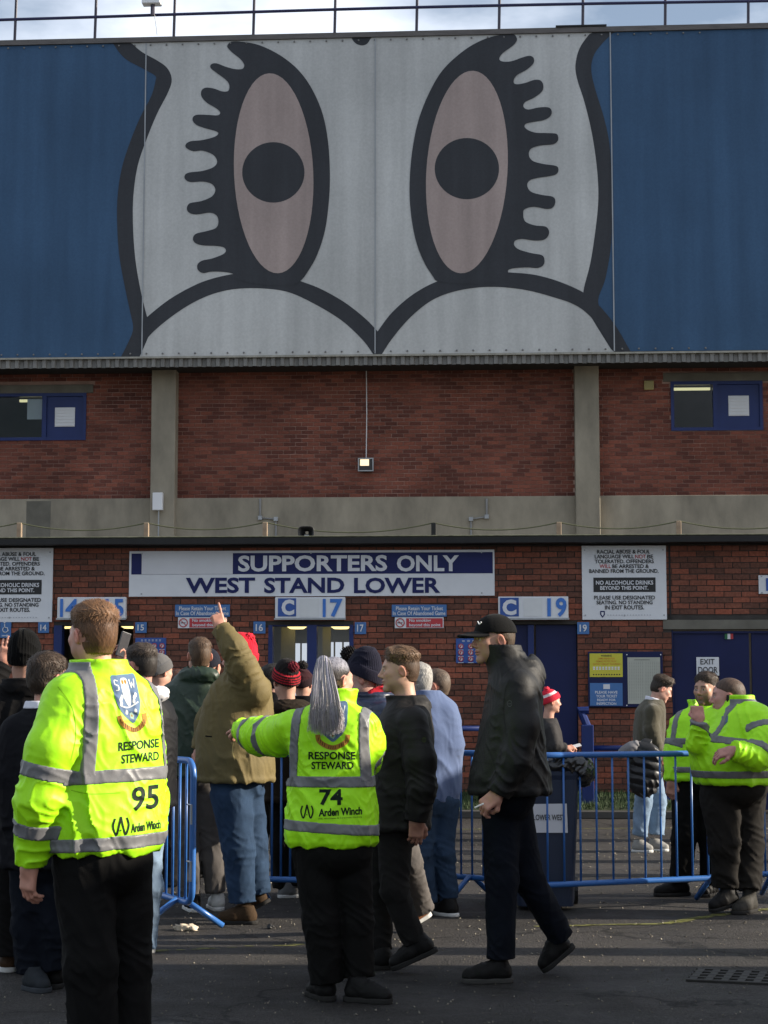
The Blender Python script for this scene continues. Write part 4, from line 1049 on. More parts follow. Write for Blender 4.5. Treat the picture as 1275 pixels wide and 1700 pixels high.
def limb(P, pts, rads, k=.02, famp=0, wl=.06, seed=0, joints=None):
    "chain of tapered cones with cloth folds that bunch at the joints"
    D = None; s = 0; R = np.random.default_rng(seed)
    for i in range(len(pts) - 1):
        a, b = np.asarray(pts[i], f32), np.asarray(pts[i + 1], f32); L_ = float(np.linalg.norm(b - a))
        d, h = cone(P, a, b, rads[i], rads[i + 1], True)
        if famp:
            ss = s + h * L_; wgt = np.full(ss.shape, .28, f32); acc = 0
            tot = sum(float(np.linalg.norm(np.subtract(pts[j + 1], pts[j]))) for j in range(len(pts) - 1))
            cs2 = [0]
            for j in range(len(pts) - 1): cs2.append(cs2[-1] + float(np.linalg.norm(np.subtract(pts[j + 1], pts[j]))))
            for j in (joints if joints is not None else range(1, len(pts))):
                wgt = wgt + np.exp(-((ss - cs2[j]) / .10) ** 2)
            o = R.uniform(0, 6.28, 3); kk = 6.28318 / wl
            tw = 2.2 * np.sin(P[0] * 15 + 5 * P[2] + o[0]) + 2.0 * np.sin(P[1] * 17 + P[2] * 9 + o[1]) + 1.2 * np.sin((P[0] - P[1]) * 31 + P[2] * 22 + o[2])
            f = np.sin(ss * kk * .5 + tw)
            d = d - famp * .62 * wgt * ((1 - np.abs(f)) ** 1.7 - .25)
        D = d if D is None else smin(D, d, k); s += L_
    return D
def torso_sdf(P, prof, psi, n=2.4, smooth=7):
    prof = sorted(prof, key=lambda q: q[0])                       # z, cx, cy, a, b
    A = np.array(prof, float); zz = np.linspace(A[0, 0] - .1, A[-1, 0] + .05, 160)
    C = [np.interp(zz, A[:, 0], A[:, i]) for i in range(1, 5)]
    ker = np.ones(smooth) / smooth
    C = [np.convolve(np.pad(c, smooth // 2, 'edge'), ker, 'valid') for c in C]
    z1 = P[2][0, 0, :]
    cx, cy, a, b = (np.interp(z1, zz, c).astype(f32)[None, None, :] for c in C)
    dx, dy = P[0] - cx, P[1] - cy; cp, sp = math.cos(psi), math.sin(psi)
    u = dx * cp - dy * sp; v = dx * sp + dy * cp
    q = ((np.abs(u) / a) ** n + (np.abs(v) / b) ** n + 1e-9) ** (1 / n)
    d = (q - 1) * np.minimum(a, b)
    d = np.maximum(d, A[0, 0] - P[2]); d = np.maximum(d, P[2] - A[-1, 0])
    return d, u, v
def bounds(pts, pad):
    A = np.array(pts, float); return A.min(0) - pad, A.max(0) + pad

SKIN = np.array((.46, .255, .185), f32)
M_SKIN = mat('skin', attr=True, rough=.48, var=.07, vs=40, bump=.12, bs=220, spec=.35, dist=.002)
M_HAIR = mat('hair', attr=True, rough=.55, var=.35, vs=170, stretch=(1, 1, .25), bump=.5, bs=320, spec=.3, dist=.003)
M_KNIT = mat('knitted wool', attr=True, rough=.9, var=.14, vs=130, bump=.6, bs=240, spec=.08, sheen=.04, dist=.003)
def fabric(name, c, rough=.75, var=.12, bump=.25, bs=180, vs=9, spec=.10, sheen=0.0, crumple=.42): return mat(name, c, rough, var, vs, bump, bs, spec=spec, sheen=sheen, dist=.003, crumple=crumple)
M_HIVIS = fabric('fluorescent yellow shell', (.37, .80, .010), .5, .07, .22, 60, 5, .3, 0, .55)
M_TAPE = fabric('grey reflective tape', (.15, .15, .155), .42, .10, .1, 200, 20, .3)
M_BLACKT = fabric('black work trousers', (.0055, .0052, .005), .8, .2, .3, 260)
M_SHOE = fabric('black leather', (.0075, .007, .0068), .55, .2, .2, 60, 12, .12)
M_SOLE = fabric('black rubber sole', (.022, .021, .020), .8, .15, .3, 90)
M_SOLEW = fabric('white rubber sole', (.5, .5, .48), .7, .1, .2, 90)
M_DENIM = fabric('blue denim', (.022, .041, .076), .85, .3, .5, 300, 7)
M_DENIML = fabric('light blue denim', (.17, .235, .32), .85, .3, .5, 300, 6)
M_DENIMD = fabric('dark indigo denim', (.005, .0065, .011), .85, .3, .5, 300, 7)
M_GREYT = fabric('grey cotton trousers', (.085, .077, .072), .85, .2, .4, 300, 7)
M_DARKT = fabric('charcoal trousers', (.009, .0085, .0085), .85, .2, .4, 300, 7)

def head_mats(psi, pitch=0, roll=0):
    fw = Vector((math.sin(psi), math.cos(psi), 0)); rt = Vector((math.cos(psi), -math.sin(psi), 0))
    R = Matrix((rt, fw, Vector((0, 0, 1)))).transposed()
    return R @ Matrix.Rotation(pitch, 3, 'X') @ Matrix.Rotation(roll, 3, 'Y')
def bump_(D, P, c, r, amt):
    d2 = ((P[0] - c[0]) / r[0]) ** 2 + ((P[1] - c[1]) / r[1]) ** 2 + ((P[2] - c[2]) / r[2]) ** 2
    return D - amt * np.exp(-d2)
CR_C, CR_R = (0, -.012, .032), (.0765, .0985, .088)
def head_sdf(P, H, neck_to):
    fat = H.get('fat', 0)
    d = ell(P, CR_C, CR_R)
    d = smin(d, ell(P, (0, .022, -.030), (.062 + .012 * fat, .069, .078 + .006 * fat)), .03)
    for s in (-1, 1):
        d = smin(d, ell(P, (s * .036, .012, -.055 - .01 * fat), (.028 + .014 * fat, .05, .032)), .03)      # jaw
        d = smin(d, ell(P, (s * .04, .058, -.012), (.024, .022, .02)), .025)                                # cheekbone
    d = smin(d, ell(P, (0, .072, -.096), (.022, .019, .018)), .03)                                           # chin
    d = smin(d, cone(P, (-.036, .076, .028), (.036, .076, .028), .012, .012), .02)                           # brow
    for s in (-1, 1): d = -smin(-d, ell(P, (s * .031, .099, .006), (.019, .018, .012)), .014)               # eye sockets
    nl = H.get('nose', 1.0)
    d = smin(d, cone(P, (0, .084, .018), (0, .088 + .021 * nl, -.023), .0075, .0105), .012)
    for s in (-1, 1): d = smin(d, ell(P, (s * .011, .095, -.030), (.009, .011, .008)), .008)
    d = smin(d, ell(P, (0, .086, -.053), (.023, .012, .0065)), .006)
    d = smin(d, ell(P, (0, .085, -.064), (.020, .012, .0065)), .006)
    d = bump_(d, P, (0, .098, -.0585), (.026, .02, .0028), -.004)
    for s in (-1, 1): d = np.minimum(d, ell(P, (s * .031, .0775, .006), (.0135, .0135, .0125)))             # eyeballs
    for s in (-1, 1):
        d = bump_(d, P, (s * .031, .089, .0145), (.018, .012, .0045), .0035)                                 # lids
        c, s_ = math.cos(.35), math.sin(.35)
        Q = (P[0] - s * .078, (P[1] + .008) * c - (P[2] + .002) * s_, (P[1] + .008) * s_ + (P[2] + .002) * c)
        Q = (Q[0] - s * np.maximum(-Q[1], 0) * .5, Q[1], Q[2])
        e = ell(Q, (0, 0, 0), (.009, .019, .032)); e = -smin(-e, ell(Q, (s * .009, .003, .004), (.007, .010, .019)), .006)
        d = smin(d, e, .006)
    nb = neck_to
    r0 = .054 + .012 * fat
    d = smin(d, cone(P, (0, -.022, -.05), nb, r0, r0 + .008), .03)
    return d
def head_cols(V, H, rng_):
    x, y, z = V[:, 0], V[:, 1], V[:, 2]; sk = np.array(H.get('skin', SKIN), f32); C = np.tile(sk, (len(V), 1))
    C *= (1 + .05 * np.sin(x * 90 + z * 70) * np.sin(y * 80))[:, None]
    def mixc(m, c, a=1.0):
        m = (np.clip(m, 0, 1) * a)[:, None]; C[:] = C * (1 - m) + np.array(c, f32) * m
    sm = lambda v, a, b: np.clip((v - a) / (b - a), 0, 1)
    mixc(np.exp(-(((np.abs(x) - .042) / .02) ** 2 + ((z + .018) / .02) ** 2)) * (y > .02), sk * (1.05, .78, .74), .5)
    mixc(np.exp(-((x / .014) ** 2 + ((z + .024) / .012) ** 2)) * (y > .09), sk * (1.05, .8, .78), .6)
    mixc(sm(np.abs(x), .073, .08) * (np.abs(z) < .05) * (np.abs(y + .01) < .045), sk * (1.08, .72, .66), .7)
    hc = np.array(H.get('hair', (.05, .03, .02)), f32)
    st = H.get('stubble', 0)
    if st:
        m = sm(-z, .03, .05) * sm(y, -.0, .03) + sm(-z, -.03, .03) * np.exp(-((y - .012) / .016) ** 2) * (np.abs(x) > .05)
        m *= 1 - np.exp(-((x / .02) ** 2 + ((z + .058) / .008) ** 2))
        mixc(m, H.get('beardc', hc), st)
    mixc((np.exp(-((x / .024) ** 4 + ((z + .059) / .0095) ** 4)) * (y > .078)), sk * (.86, .52, .52), .75)
    mixc(np.exp(-((x / .02) ** 4 + ((z + .0586) / .0018) ** 2)) * (y > .078), (.08, .03, .03), .7)
    bz = .027 - .09 * (np.abs(np.abs(x) - .028)) * .5
    mixc(np.exp(-(((z - bz) / .0055) ** 2)) * sm(np.abs(x), .010, .016) * (1 - sm(np.abs(x), .046, .054)) * (y > .05), hc * .8, .85)
    for s in (-1, 1):
        r = np.sqrt((x - s * .031) ** 2 + (y - .0775) ** 2 + (z - .006) ** 2)
        eye = (r < .0142) & (y > .084) & (np.abs(z - .006) < .0075)
        mixc(eye.astype(f32), (.46, .43, .41), .9)
        ir = eye & (((x - s * .031) ** 2 + (z - .0065) ** 2) < .0062 ** 2)
        mixc(ir.astype(f32), (.03, .022, .018), 1)
        mixc(np.exp(-(((z - .0135) / .0022) ** 2 + ((x - s * .031) / .016) ** 2)) * (y > .07), (.06, .03, .025), .7)
    sc_ = H.get('scalp', 0)
    if sc_: mixc(hair_region(V, H, 0.012), hc, sc_)
    return C
def hair_region(V, H, s):
    x, y, z = V[:, 0], V[:, 1], V[:, 2]
    return (np.clip(-hair_cut((x, y, z), H) / s, 0, 1) * np.clip((.0755 - (np.abs(x) - .0) * (np.abs(y + .008) < .03) * (z < .03)) / .002, 0, 1)).astype(f32)
def hair_cut(P, H):
    x, y, z = P
    hl = H.get('hairline', .078)
    fr = np.where(z > .055, y - (hl + .35 * (z - .08)), y - (.012 + np.clip((z - .03) * 1.9, -.06, .05)))
    fr = np.where(z < -.02, y + .015 + .0 * z, fr)
    bk = -(z + H.get('nape', .062)) + 0 * x
    ear = .034 - np.sqrt((y + .004) ** 2 * 1.5 + (z + .004) ** 2) - 1.0 * (np.abs(x) < .05)
    return np.maximum(np.maximum(fr, bk), ear)
def hair_sdf(P, H):
    side, top = H.get('side', .006), H.get('top', .024)
    z = P[2]; t_ = np.clip((z - .045) / .06, 0, 1); t_ = t_ * t_ * (3 - 2 * t_)
    th = side + (top - side) * t_
    if H.get('quiff'): th = th + H['quiff'] * np.exp(-((P[1] - .075) / .035) ** 2) * t_
    edge = np.clip((-hair_cut(P, H) + .002) / H.get('fadew', .03), 0, 1); th = th * (.12 + .88 * edge)
    d = np.minimum(ell(P, CR_C, CR_R), smin(ell(P, CR_C, CR_R), cone(P, (0, -.04, -.02), (0, -.035, -.07), .058, .056), .03)) - th
    an = np.arctan2(P[0], P[1] + .02); o = H.get('seed', 1)
    lat = np.sqrt(P[0] ** 2 + (P[1] + .012) ** 2)
    st = np.sin(an * 34 + 5 * np.sin(z * 60 + o) + 3 * np.sin(lat * 90 + 2 * an)) * .5 + np.sin(an * 61 + 9 * np.sin(z * 47 + 1.7 * o) + lat * 120) * .35
    cl = np.sin(P[0] * 75 + o) * np.sin(P[1] * 66 + 2 * o) * np.sin(z * 70 + o)
    d = d - (st * .10 + cl * .15) * np.minimum(th, .022) * 1.0
    return np.maximum(d, hair_cut(P, H) * .9)

def hand_mesh(wrist, dirv, back, thumb, pose='relaxed', h=.0035, sc_=1.0):
    "dirv: along the hand, back: out of the back of the hand, thumb: +1/-1 side"
    y = Vector(dirv).normalized(); z = Vector(back); z = (z - y * z.dot(y)).normalized(); x = y.cross(z) * thumb
    P = grid((-.07, -.05, -.085), (.085, .2, .045), h)
    d = rbox(P, (0, .046, 0), (.040, .046, .0135), .012)
    d = smin(d, cone(P, (0, -.05, 0), (0, .012, 0), .027, .026), .03)
    cur = {'relaxed': (.45, .5, .35), 'fist': (1.25, 1.5, .8), 'open': (.06, .08, .05), 'point': (1.2, 1.5, .8), 'hold': (.8, .9, .5), 'two': (1.2, 1.5, .8)}[pose]
    for i, (bx, ln, r) in enumerate(((.029, .072, .0088), (.0095, .08, .009), (-.0105, .074, .0086), (-.0295, .059, .0076))):
        c = cur
        if (pose == 'point' and i == 0) or (pose == 'two' and i < 2): c = (.05, .1, .08)
        if pose == 'open': c = tuple(q + .05 * i for q in cur)
        p = Vector((bx, .088 - .004 * abs(i - 1), 0)); a = 0; sp = (bx * (.9 if pose == 'open' else .35))
        for j, fr in enumerate((.45, .31, .24)):
            a += c[j] * (1 + .08 * i); L_ = ln * fr
            q = p + Vector((sp * L_ * 6, math.cos(a) * L_, -math.sin(a) * L_))
            d = smin(d, cone(P, p, q, r * (1 - .08 * j), r * (.93 - .08 * j)), .006); p = q
    tp = [Vector((.030, .018, -.004)), Vector((.052, .048, -.014)), Vector((.057, .076, -.024)), Vector((.052, .097, -.034))]
    if pose in ('fist', 'hold', 'point', 'two'): tp = [Vector((.030, .018, -.008)), Vector((.046, .045, -.030)), Vector((.032, .066, -.046)), Vector((.014, .078, -.050))]
    for a_, b_, r0, r1 in zip(tp, tp[1:], (.0145, .0108, .0098), (.0115, .0098, .0082)): d = smin(d, cone(P, a_, b_, r0, r1), .01)
    V, Q = polygonise(d, (-.07, -.05, -.085), h)
    W = (V[:, :1] * np.array(x) + V[:, 1:2] * np.array(y) + V[:, 2:] * np.array(z)) * sc_ + np.array(wrist)
    if thumb < 0: Q = Q[:, ::-1]
    nail = np.exp(-((V[:, 1] - .15) / .03) ** 2)
    return W, Q, nail

ALLP = []
class Person:
    def __init__(s, label, Y, bpx, psi, cat='person', group=None):
        s.Y = Y; s.psi = rad(psi); s.base = Vector((at(bpx, 1300, Y).x, Y, 0)); s.label = label; s.cat = cat; s.group = group
        s.bodyV = []; s.bodyQ = []; s.bodyC = []; s.n = 0; s.parts = []; s.px = Y * .000553; s.seed = len(ALLP) * 17 + 3; ALLP.append(s)
    def L(s, p):
        "photo pixel (+ depth offset) -> point in the person's own space"
        return at(p[0], p[1], s.Y + (p[2] if len(p) > 2 else 0)) - s.base
    def addbody(s, V, Q, C):
        s.bodyV.append(V); s.bodyQ.append(Q + s.n); s.bodyC.append(C); s.n += len(V)
    def part(s, name, V, Q, m, colors=None, parent=None):
        s.parts.append((name, V, Q, m, colors, parent)); return len(s.parts) - 1
    # ---------- head
    def head(s, c, psi, H, pitch=0, roll=0, size=1.0, neck=None):
        c = s.L(c); R = head_mats(rad(psi), rad(pitch), rad(roll)); h = max(.0042, .62 * s.px)
        nb = s.L(neck) if neck else c + Vector((-math.sin(s.psi) * .03, -math.cos(s.psi) * .03, -.22))
        nl = np.array(R.transposed() @ (nb - c) / size)
        lo = (-.105, -.135, -.15 + min(0, nl[2] + .1)); hi = (.105, .135, .15)
        lo = (lo[0], min(lo[1], nl[1] - .09), min(-.13, nl[2] - .03)); hi = (hi[0], max(hi[1], nl[1] + .09), hi[2])
        P = grid(lo, hi, h); d = head_sdf(P, H, nl)
        d = np.maximum(d, nl[2] - .02 - P[2])
        V, Q = polygonise(d, lo, h)
        C = head_cols(V, H, None)
        W = V * size @ np.array(R).T + np.array(c)
        s.addbody(W, Q, C)
        s.hc, s.hR, s.hs = c, R, size
        if H.get('style', 'hair') != 'none':
            hh = max(.0036, .55 * s.px); lo2, hi2 = (-.12, -.16, -.12), (.12, .15, .17)
            P = grid(lo2, hi2, hh); d = hair_sdf(P, H); V, Q = polygonise(d, lo2, hh)
            hc = np.array(H['hair'], f32); an = np.arctan2(V[:, 0], V[:, 1] + .02)
            k = .85 + .16 * np.sin(an * 47 + 6 * np.sin(V[:, 2] * 55)) * np.sin(V[:, 2] * 130 + an * 9) + .12 * np.sin(V[:, 0] * 230 + V[:, 1] * 190)
            C = hc[None] * k[:, None]
            if 'hair2' in H:
                t_ = np.clip((V[:, 2] - H.get('mixz', .05)) / .035, 0, 1)[:, None]
                C = (hc[None] * (1 - t_) + np.array(H['hair2'], f32)[None] * t_) * k[:, None]
            RR = np.random.default_rng(s.seed); nb_ = int(H.get('blades', 2600) * min(1, 8 / s.Y)); ii = RR.integers(0, len(V), nb_)
            thk = H.get('side', .006) + (H.get('top', .024) - H.get('side', .006)) * np.clip((V[ii, 2] - .045) / .06, 0, 1)
            N_ = V[ii] - np.array((0, -.012, .025)); N_ /= np.linalg.norm(N_, axis=1)[:, None]
            tp = np.clip((V[ii, 2] - .06) / .05, 0, 1)[:, None]
            fl_ = np.array((0, .15, -1)) * (1 - tp) + np.array(H.get('flow', (.2, .8, 0))) * tp + RR.normal(0, .24, (nb_, 3))
            fl_ -= N_ * (fl_ * N_).sum(1)[:, None]; fl_ /= np.linalg.norm(fl_, axis=1)[:, None] + 1e-6
            ln = (.004 + .55 * thk) * RR.uniform(.6, 1.3, nb_); w2 = np.cross(N_, fl_) * (.0011 + .00008 * s.Y)
            b0 = V[ii] - N_ * .002; b1 = b0 + (N_ * .24 + fl_ * .75) * ln[:, None] * .6; b2 = b0 + (N_ * .22 + fl_ * 1.15) * ln[:, None] * 1.2
            BV = np.stack([b0 - w2, b0 + w2, b1 - w2 * .8, b1 + w2 * .8, b2], 1).reshape(-1, 3)
            o5 = (np.arange(nb_) * 5)[:, None]
            BQ = np.concatenate([o5 + np.array([[0, 1, 3, 2]]), o5 + np.array([[2, 3, 4, 4]])])[:nb_]; T3 = o5 + np.array([[2, 3, 4]])
            BQ2 = np.concatenate([o5 + np.array([[0, 1, 3, 2]])])
            # the tip is closed as a narrow quad
            BV = np.stack([b0 - w2, b0 + w2, b1 - w2 * .8, b1 + w2 * .8, b2 - w2 * .15, b2 + w2 * .15], 1).reshape(-1, 3); o6 = (np.arange(nb_) * 6)[:, None]
            BQ = np.concatenate([o6 + np.array([[0, 1, 3, 2]]), o6 + np.array([[2, 3, 5, 4]])])
            BC = np.repeat(C[ii] * RR.uniform(.55, 1.55, nb_)[:, None], 6, 0)
            Q = np.concatenate([Q, BQ + len(V)]); V = np.concatenate([V, BV]); C = np.concatenate([C, BC])
            s.hpart('hair', V, Q.astype(np.int32), M_HAIR, np.clip(C, .002, 1))
    def hpart(s, name, V, Q, m, C=None):
        return s.part(name, V * s.hs @ np.array(s.hR).T + np.array(s.hc), Q, m, C)
    def beanie(s, c1, cuff=None, tall=.125, pom=None, stripes=None, tilt=0.0, name='beanie', fl=(0, -.03), badge=None):
        h = max(.0042, .65 * s.px); lo, hi = (-.12, -.17, -.08), (.12, .13, .24); P = grid(lo, hi, h)
        d = ell(P, (0, -.014, .034), (.089, .112, tall))
        d = smin(d, ell(P, (fl[0], fl[1], tall * .82), (.055, .065, tall * .42)), .05)
        br = P[2] - (.018 + (P[1]) * .42 + tilt * P[0])
        d = d - .004 * np.sin(np.arctan2(P[0], P[1]) * 46) * .35 - fold(P, s.seed + 5, .006, .09)
        d2 = ell(P, (0, -.014, .030), (.0955, .1185, .125)); cf = np.maximum(d2, np.abs(br - .032) - .034) - .003
        cf = cf - .0012 * np.sin(np.arctan2(P[0], P[1]) * 60)
        body = np.maximum(d, -br)
        V, Q = polygonise(smin(body, cf, .004) if cuff is not None else body, lo, h)
        C = np.tile(np.array(c1, f32), (len(V), 1)); bz = V[:, 2] - (.018 + V[:, 1] * .42)
        if cuff is not None: C[bz < .066] = cuff
        if stripes:
            for z0, z1, c in stripes: C[(bz > z0) & (bz < z1)] = c
        s.hpart(name, V, Q, M_KNIT, C)
        if pom is not None:
            pc, pr, c = pom; h2 = max(.004, .6 * s.px); l2 = [pc[i] - pr * 1.6 for i in range(3)]; P = grid(l2, [pc[i] + pr * 1.6 for i in range(3)], h2)
            d = ell(P, pc, (pr, pr, pr * .92)) - pr * .28 * np.sin(P[0] * 210) * np.sin(P[1] * 190) * np.sin(P[2] * 200 + P[0] * 90)
            V, Q = polygonise(d, l2, h2); k = 1 + .5 * np.sin(V[:, 0] * 160) * np.sin(V[:, 2] * 150)
            s.hpart('pompom', V, Q, M_KNIT, np.array(c, f32)[None] * np.clip(k, .2, 2)[:, None])
    def cap(s, c):
        h = max(.0035, .5 * s.px); lo, hi = (-.11, -.14, .0), (.11, .23, .16); P = grid(lo, hi, h)
        d = np.maximum(ell(P, (0, -.012, .036), (.087, .109, .098)), .040 + .05 * (-.0 - P[1]) * .5 - P[2])
        V, Q = polygonise(d - .0015 * np.abs(np.sin(np.arctan2(P[0], P[1] + .012) * 3)) ** .2, lo, h)
        s.hpart('cap', V, Q, M_KNIT, np.tile(np.array(c, f32), (len(V), 1)))
        zb_ = .049 - (P[1] - .07) * .22 - P[0] ** 2 * 5.0
        d = np.maximum(np.abs(P[2] - zb_) - .0045, np.sqrt((P[0] / .078) ** 2 + ((P[1] - .055) / .135) ** 2) * .07 - .07); d = np.maximum(d, .05 - P[1])
        V, Q = polygonise(d, lo, h); s.hpart('peak', V, Q, M_KNIT, np.tile(np.array(c, f32), (len(V), 1)))
    # ---------- hands
    def hand(s, wrist, to, back, thumb, pose='relaxed', size=1.0, skin=SKIN):
        a, b = s.L(wrist), s.L(to)
        V, Q, nail = hand_mesh(a, b - a, back, thumb, pose, max(.0036, .55 * s.px), size)
        C = np.tile(np.array(skin, f32) * (1.03, .9, .88), (len(V), 1)); C *= (1 + .06 * np.sin(V[:, 0:1] * 150) * np.sin(V[:, 2:3] * 140))
        s.addbody(V, Q, C)
    # ---------- upper garment
    def jacket(s, torso, arms, m, name='jacket', n=2.4, famp=.010, wl=.13, collar=None, hood=None, bands=(), ribs=0, cuffr=True, h=None, afold=.012, k=.04, hemroll=True, st=(1, 1, .55), belly=None):
        prof = []
        for q in torso:
            p = s.L((q[1], q[0], q[4] if len(q) > 4 else 0)); prof.append((p.z, p.x, p.y, q[2], q[3]))
        pts = []
        for q in prof:
            r = max(q[3], q[4]) + .05; pts += [(q[1] - r, q[2] - r, q[0]), (q[1] + r, q[2] + r, q[0])]
        A = []; s.armp = []
        for a in arms:
            ap = [s.L(p) for p in a['p']]; A.append(ap); s.armp.append(ap)
            for p, r in zip(ap, a['r']): pts += [tuple(p - Vector((r,) * 3) * 1.3), tuple(p + Vector((r,) * 3) * 1.3)]
        if collar: c_ = s.L(collar['c']); pts += [(c_.x - .15, c_.y - .15, c_.z + collar['h'] + .02), (c_.x + .15, c_.y + .15, c_.z)]
        if hood: c_ = s.L(hood['c']); r = max(hood['r']) + .05; pts += [tuple(c_ - Vector((r,) * 3)), tuple(c_ + Vector((r,) * 3))]
        lo, hi = bounds(pts, .025); h = h or max(.0058, 1.25 * s.px); P = grid(lo, hi, h)
        T_, u, v = torso_sdf(P, prof, s.psi, n)
        if belly: T_ = smin(T_, ell(P, s.L(belly[0]), belly[1]), .08); T_ = np.maximum(T_, min(q[0] for q in prof) - P[2])
        zlo, zhi = min(q[0] for q in prof), max(q[0] for q in prof)
        D = T_ - fold(P, s.seed, famp * .85, wl * 1.3, st) - fold(P, s.seed + 1, famp * .3, wl * .5, (1, 1, .7))
        hz = P[2] - zlo
        if hemroll: D = D - .006 * np.exp(-((hz - .02) / .016) ** 2) - famp * .5 * np.exp(-(hz / .07) ** 2) * np.sin(u * 42 + 3 * np.sin(v * 20))
        if ribs: D = D - .016 * (np.abs(np.sin((P[2] - zlo) * math.pi / ribs)) ** .6 - .6)
        TT = np.maximum(T_, zlo - P[2])
        AD = []
        for i, (a, ap) in enumerate(zip(arms, A)):
            d = limb(P, ap, a['r'], .03, a.get('f', afold), a.get('wl', .07), s.seed + 31 + i, a.get('j'))
            if ribs: d = d - .010 * (np.abs(np.sin((P[2] - zlo) * math.pi / ribs)) ** .6 - .6)
            e, w_ = Vector(ap[-1]), (Vector(ap[-1]) - Vector(ap[-2])).normalized()
            pl = (P[0] - e.x) * w_.x + (P[1] - e.y) * w_.y + (P[2] - e.z) * w_.z
            d = np.maximum(d, pl - .004); AD.append(d)
            D = smin(D, d, a.get('k', k))
        if collar:
            c_ = s.L(collar['c']); tl = collar.get('tilt', (0, 0)); zz = P[2] - c_.z
            rx, ry = collar['r'][:2]; sx_, sy_ = P[0] - c_.x - tl[0] * zz, P[1] - c_.y - tl[1] * zz
            cp, sp = math.cos(s.psi), math.sin(s.psi); uu, vv_ = sx_ * cp - sy_ * sp, sx_ * sp + sy_ * cp
            rr_ = np.sqrt((uu / rx) ** 2 + (vv_ / ry) ** 2); th = collar.get('t', .012)
            cd = np.maximum(np.abs(rr_ - 1 - collar.get('flare', .1) * np.clip(zz / collar['h'], 0, 1)) * min(rx, ry) - th, np.abs(zz - collar['h'] * .5 + .02) - (collar['h'] * .5 + .02))
            if collar.get('open'): cd = np.maximum(cd, vv_ - collar['open'])
            D = smin(D, cd - fold(P, s.seed + 9, .003, .06), .018)
        if hood:
            c_ = s.L(hood['c']); cp, sp = math.cos(s.psi), math.sin(s.psi); dx, dy = P[0] - c_.x, P[1] - c_.y
            Q_ = (dx * cp - dy * sp, dx * sp + dy * cp, P[2] - c_.z); r = hood['r']
            hd = ell(Q_, (0, 0, 0), r); hd = -smin(-hd, ell(Q_, (0, r[1] * .5, r[2] * .75), (r[0] * .72, r[1] * .8, r[2] * .7)), .02)
            D = smin(D, hd - fold(P, s.seed + 7, .010, .08), .02)
        jv, jq = polygonise(D, lo, h); idx = s.part(name, jv, jq, m); s.jv, s.jq, s.jidx = jv, jq, idx
        for bnd in bands:
            kind = bnd[0]
            if kind == 'z':
                c_ = s.L((torso[0][1], bnd[1])); tx, ty = bnd[3] if len(bnd) > 3 else (0, 0)
                sl_ = np.abs(P[2] - c_.z - tx * (P[0]) - ty * P[1]) - bnd[2]; B_ = np.maximum(np.maximum(D - .004, sl_), TT - .022)
                for d in AD: B_ = np.maximum(B_, -(d - .004) + .0 if bnd[0] == 'zz' else B_)
                nm = 'waist_tape'
            elif kind == 'u':
                z0, z1 = s.L((0, bnd[3])).z, s.L((0, bnd[4])).z
                sl_ = np.maximum(np.abs(u - bnd[1] - (bnd[5] if len(bnd) > 5 else 0) * (P[2] - z0)) - bnd[2], np.maximum(z0 - P[2], P[2] - z1)); B_ = np.maximum(np.maximum(D - .0045, sl_), TT - .03)
                nm = 'shoulder_tape'
            else:
                a, b = A[bnd[1]][bnd[2]], A[bnd[1]][bnd[2] + 1]; dv = (b - a); L_ = dv.length; dv.normalize()
                sl_ = np.abs((P[0] - a.x) * dv.x + (P[1] - a.y) * dv.y + (P[2] - a.z) * dv.z - bnd[3] * L_) - bnd[4]
                B_ = np.maximum(np.maximum(D - .0042, sl_), AD[bnd[1]] - .03); nm = 'sleeve_tape'
            V, Q = polygonise(B_, lo, h)
            if len(V): s.part(nm, V, Q, M_TAPE, None, idx)
        return idx
    # ---------- legs
    def trousers(s, legs, m, top=None, pel=None, name='trousers', famp=.011, k=.02):
        A = [[s.L(p) for p in g_['p']] for g_ in legs]; pts = []
        for g_, a in zip(legs, A):
            for p, r in zip(a, g_['r']): pts += [tuple(p - Vector((r,) * 3) * 1.25), tuple(p + Vector((r,) * 3) * 1.25)]
        pc = s.L(top); pts += [tuple(pc - Vector((.24, .24, .1))), tuple(pc + Vector((.24, .24, .1)))]
        lo, hi = bounds(pts, .02); h = max(.0065, 1.3 * s.px); P = grid(lo, hi, h); D = None
        cp, sp = math.cos(s.psi), math.sin(s.psi); dx, dy = P[0] - pc.x, P[1] - pc.y
        pl_ = pel or (.17, .135, .15)
        D = ell((dx * cp - dy * sp, dx * sp + dy * cp, P[2] - pc.z), (0, 0, 0), pl_)
        for i, (g_, a) in enumerate(zip(legs, A)):
            d = limb(P, a, g_['r'], .03, g_.get('f', famp), g_.get('wl', .085), s.seed + 51 + i)
            e, w_ = a[-1], (a[-1] - a[-2]).normalized()
            d = np.maximum(d, (P[0] - e.x) * w_.x + (P[1] - e.y) * w_.y + (P[2] - e.z) * w_.z - .0)
            D = smin(D, d, k)
        D = D - fold(P, s.seed + 61, famp * .7, .2, (1, 1, .45)) - fold(P, s.seed + 62, famp * .2, .07, (1, 1, .7))
        V, Q = polygonise(D, lo, h); s.part(name, V, Q, m)
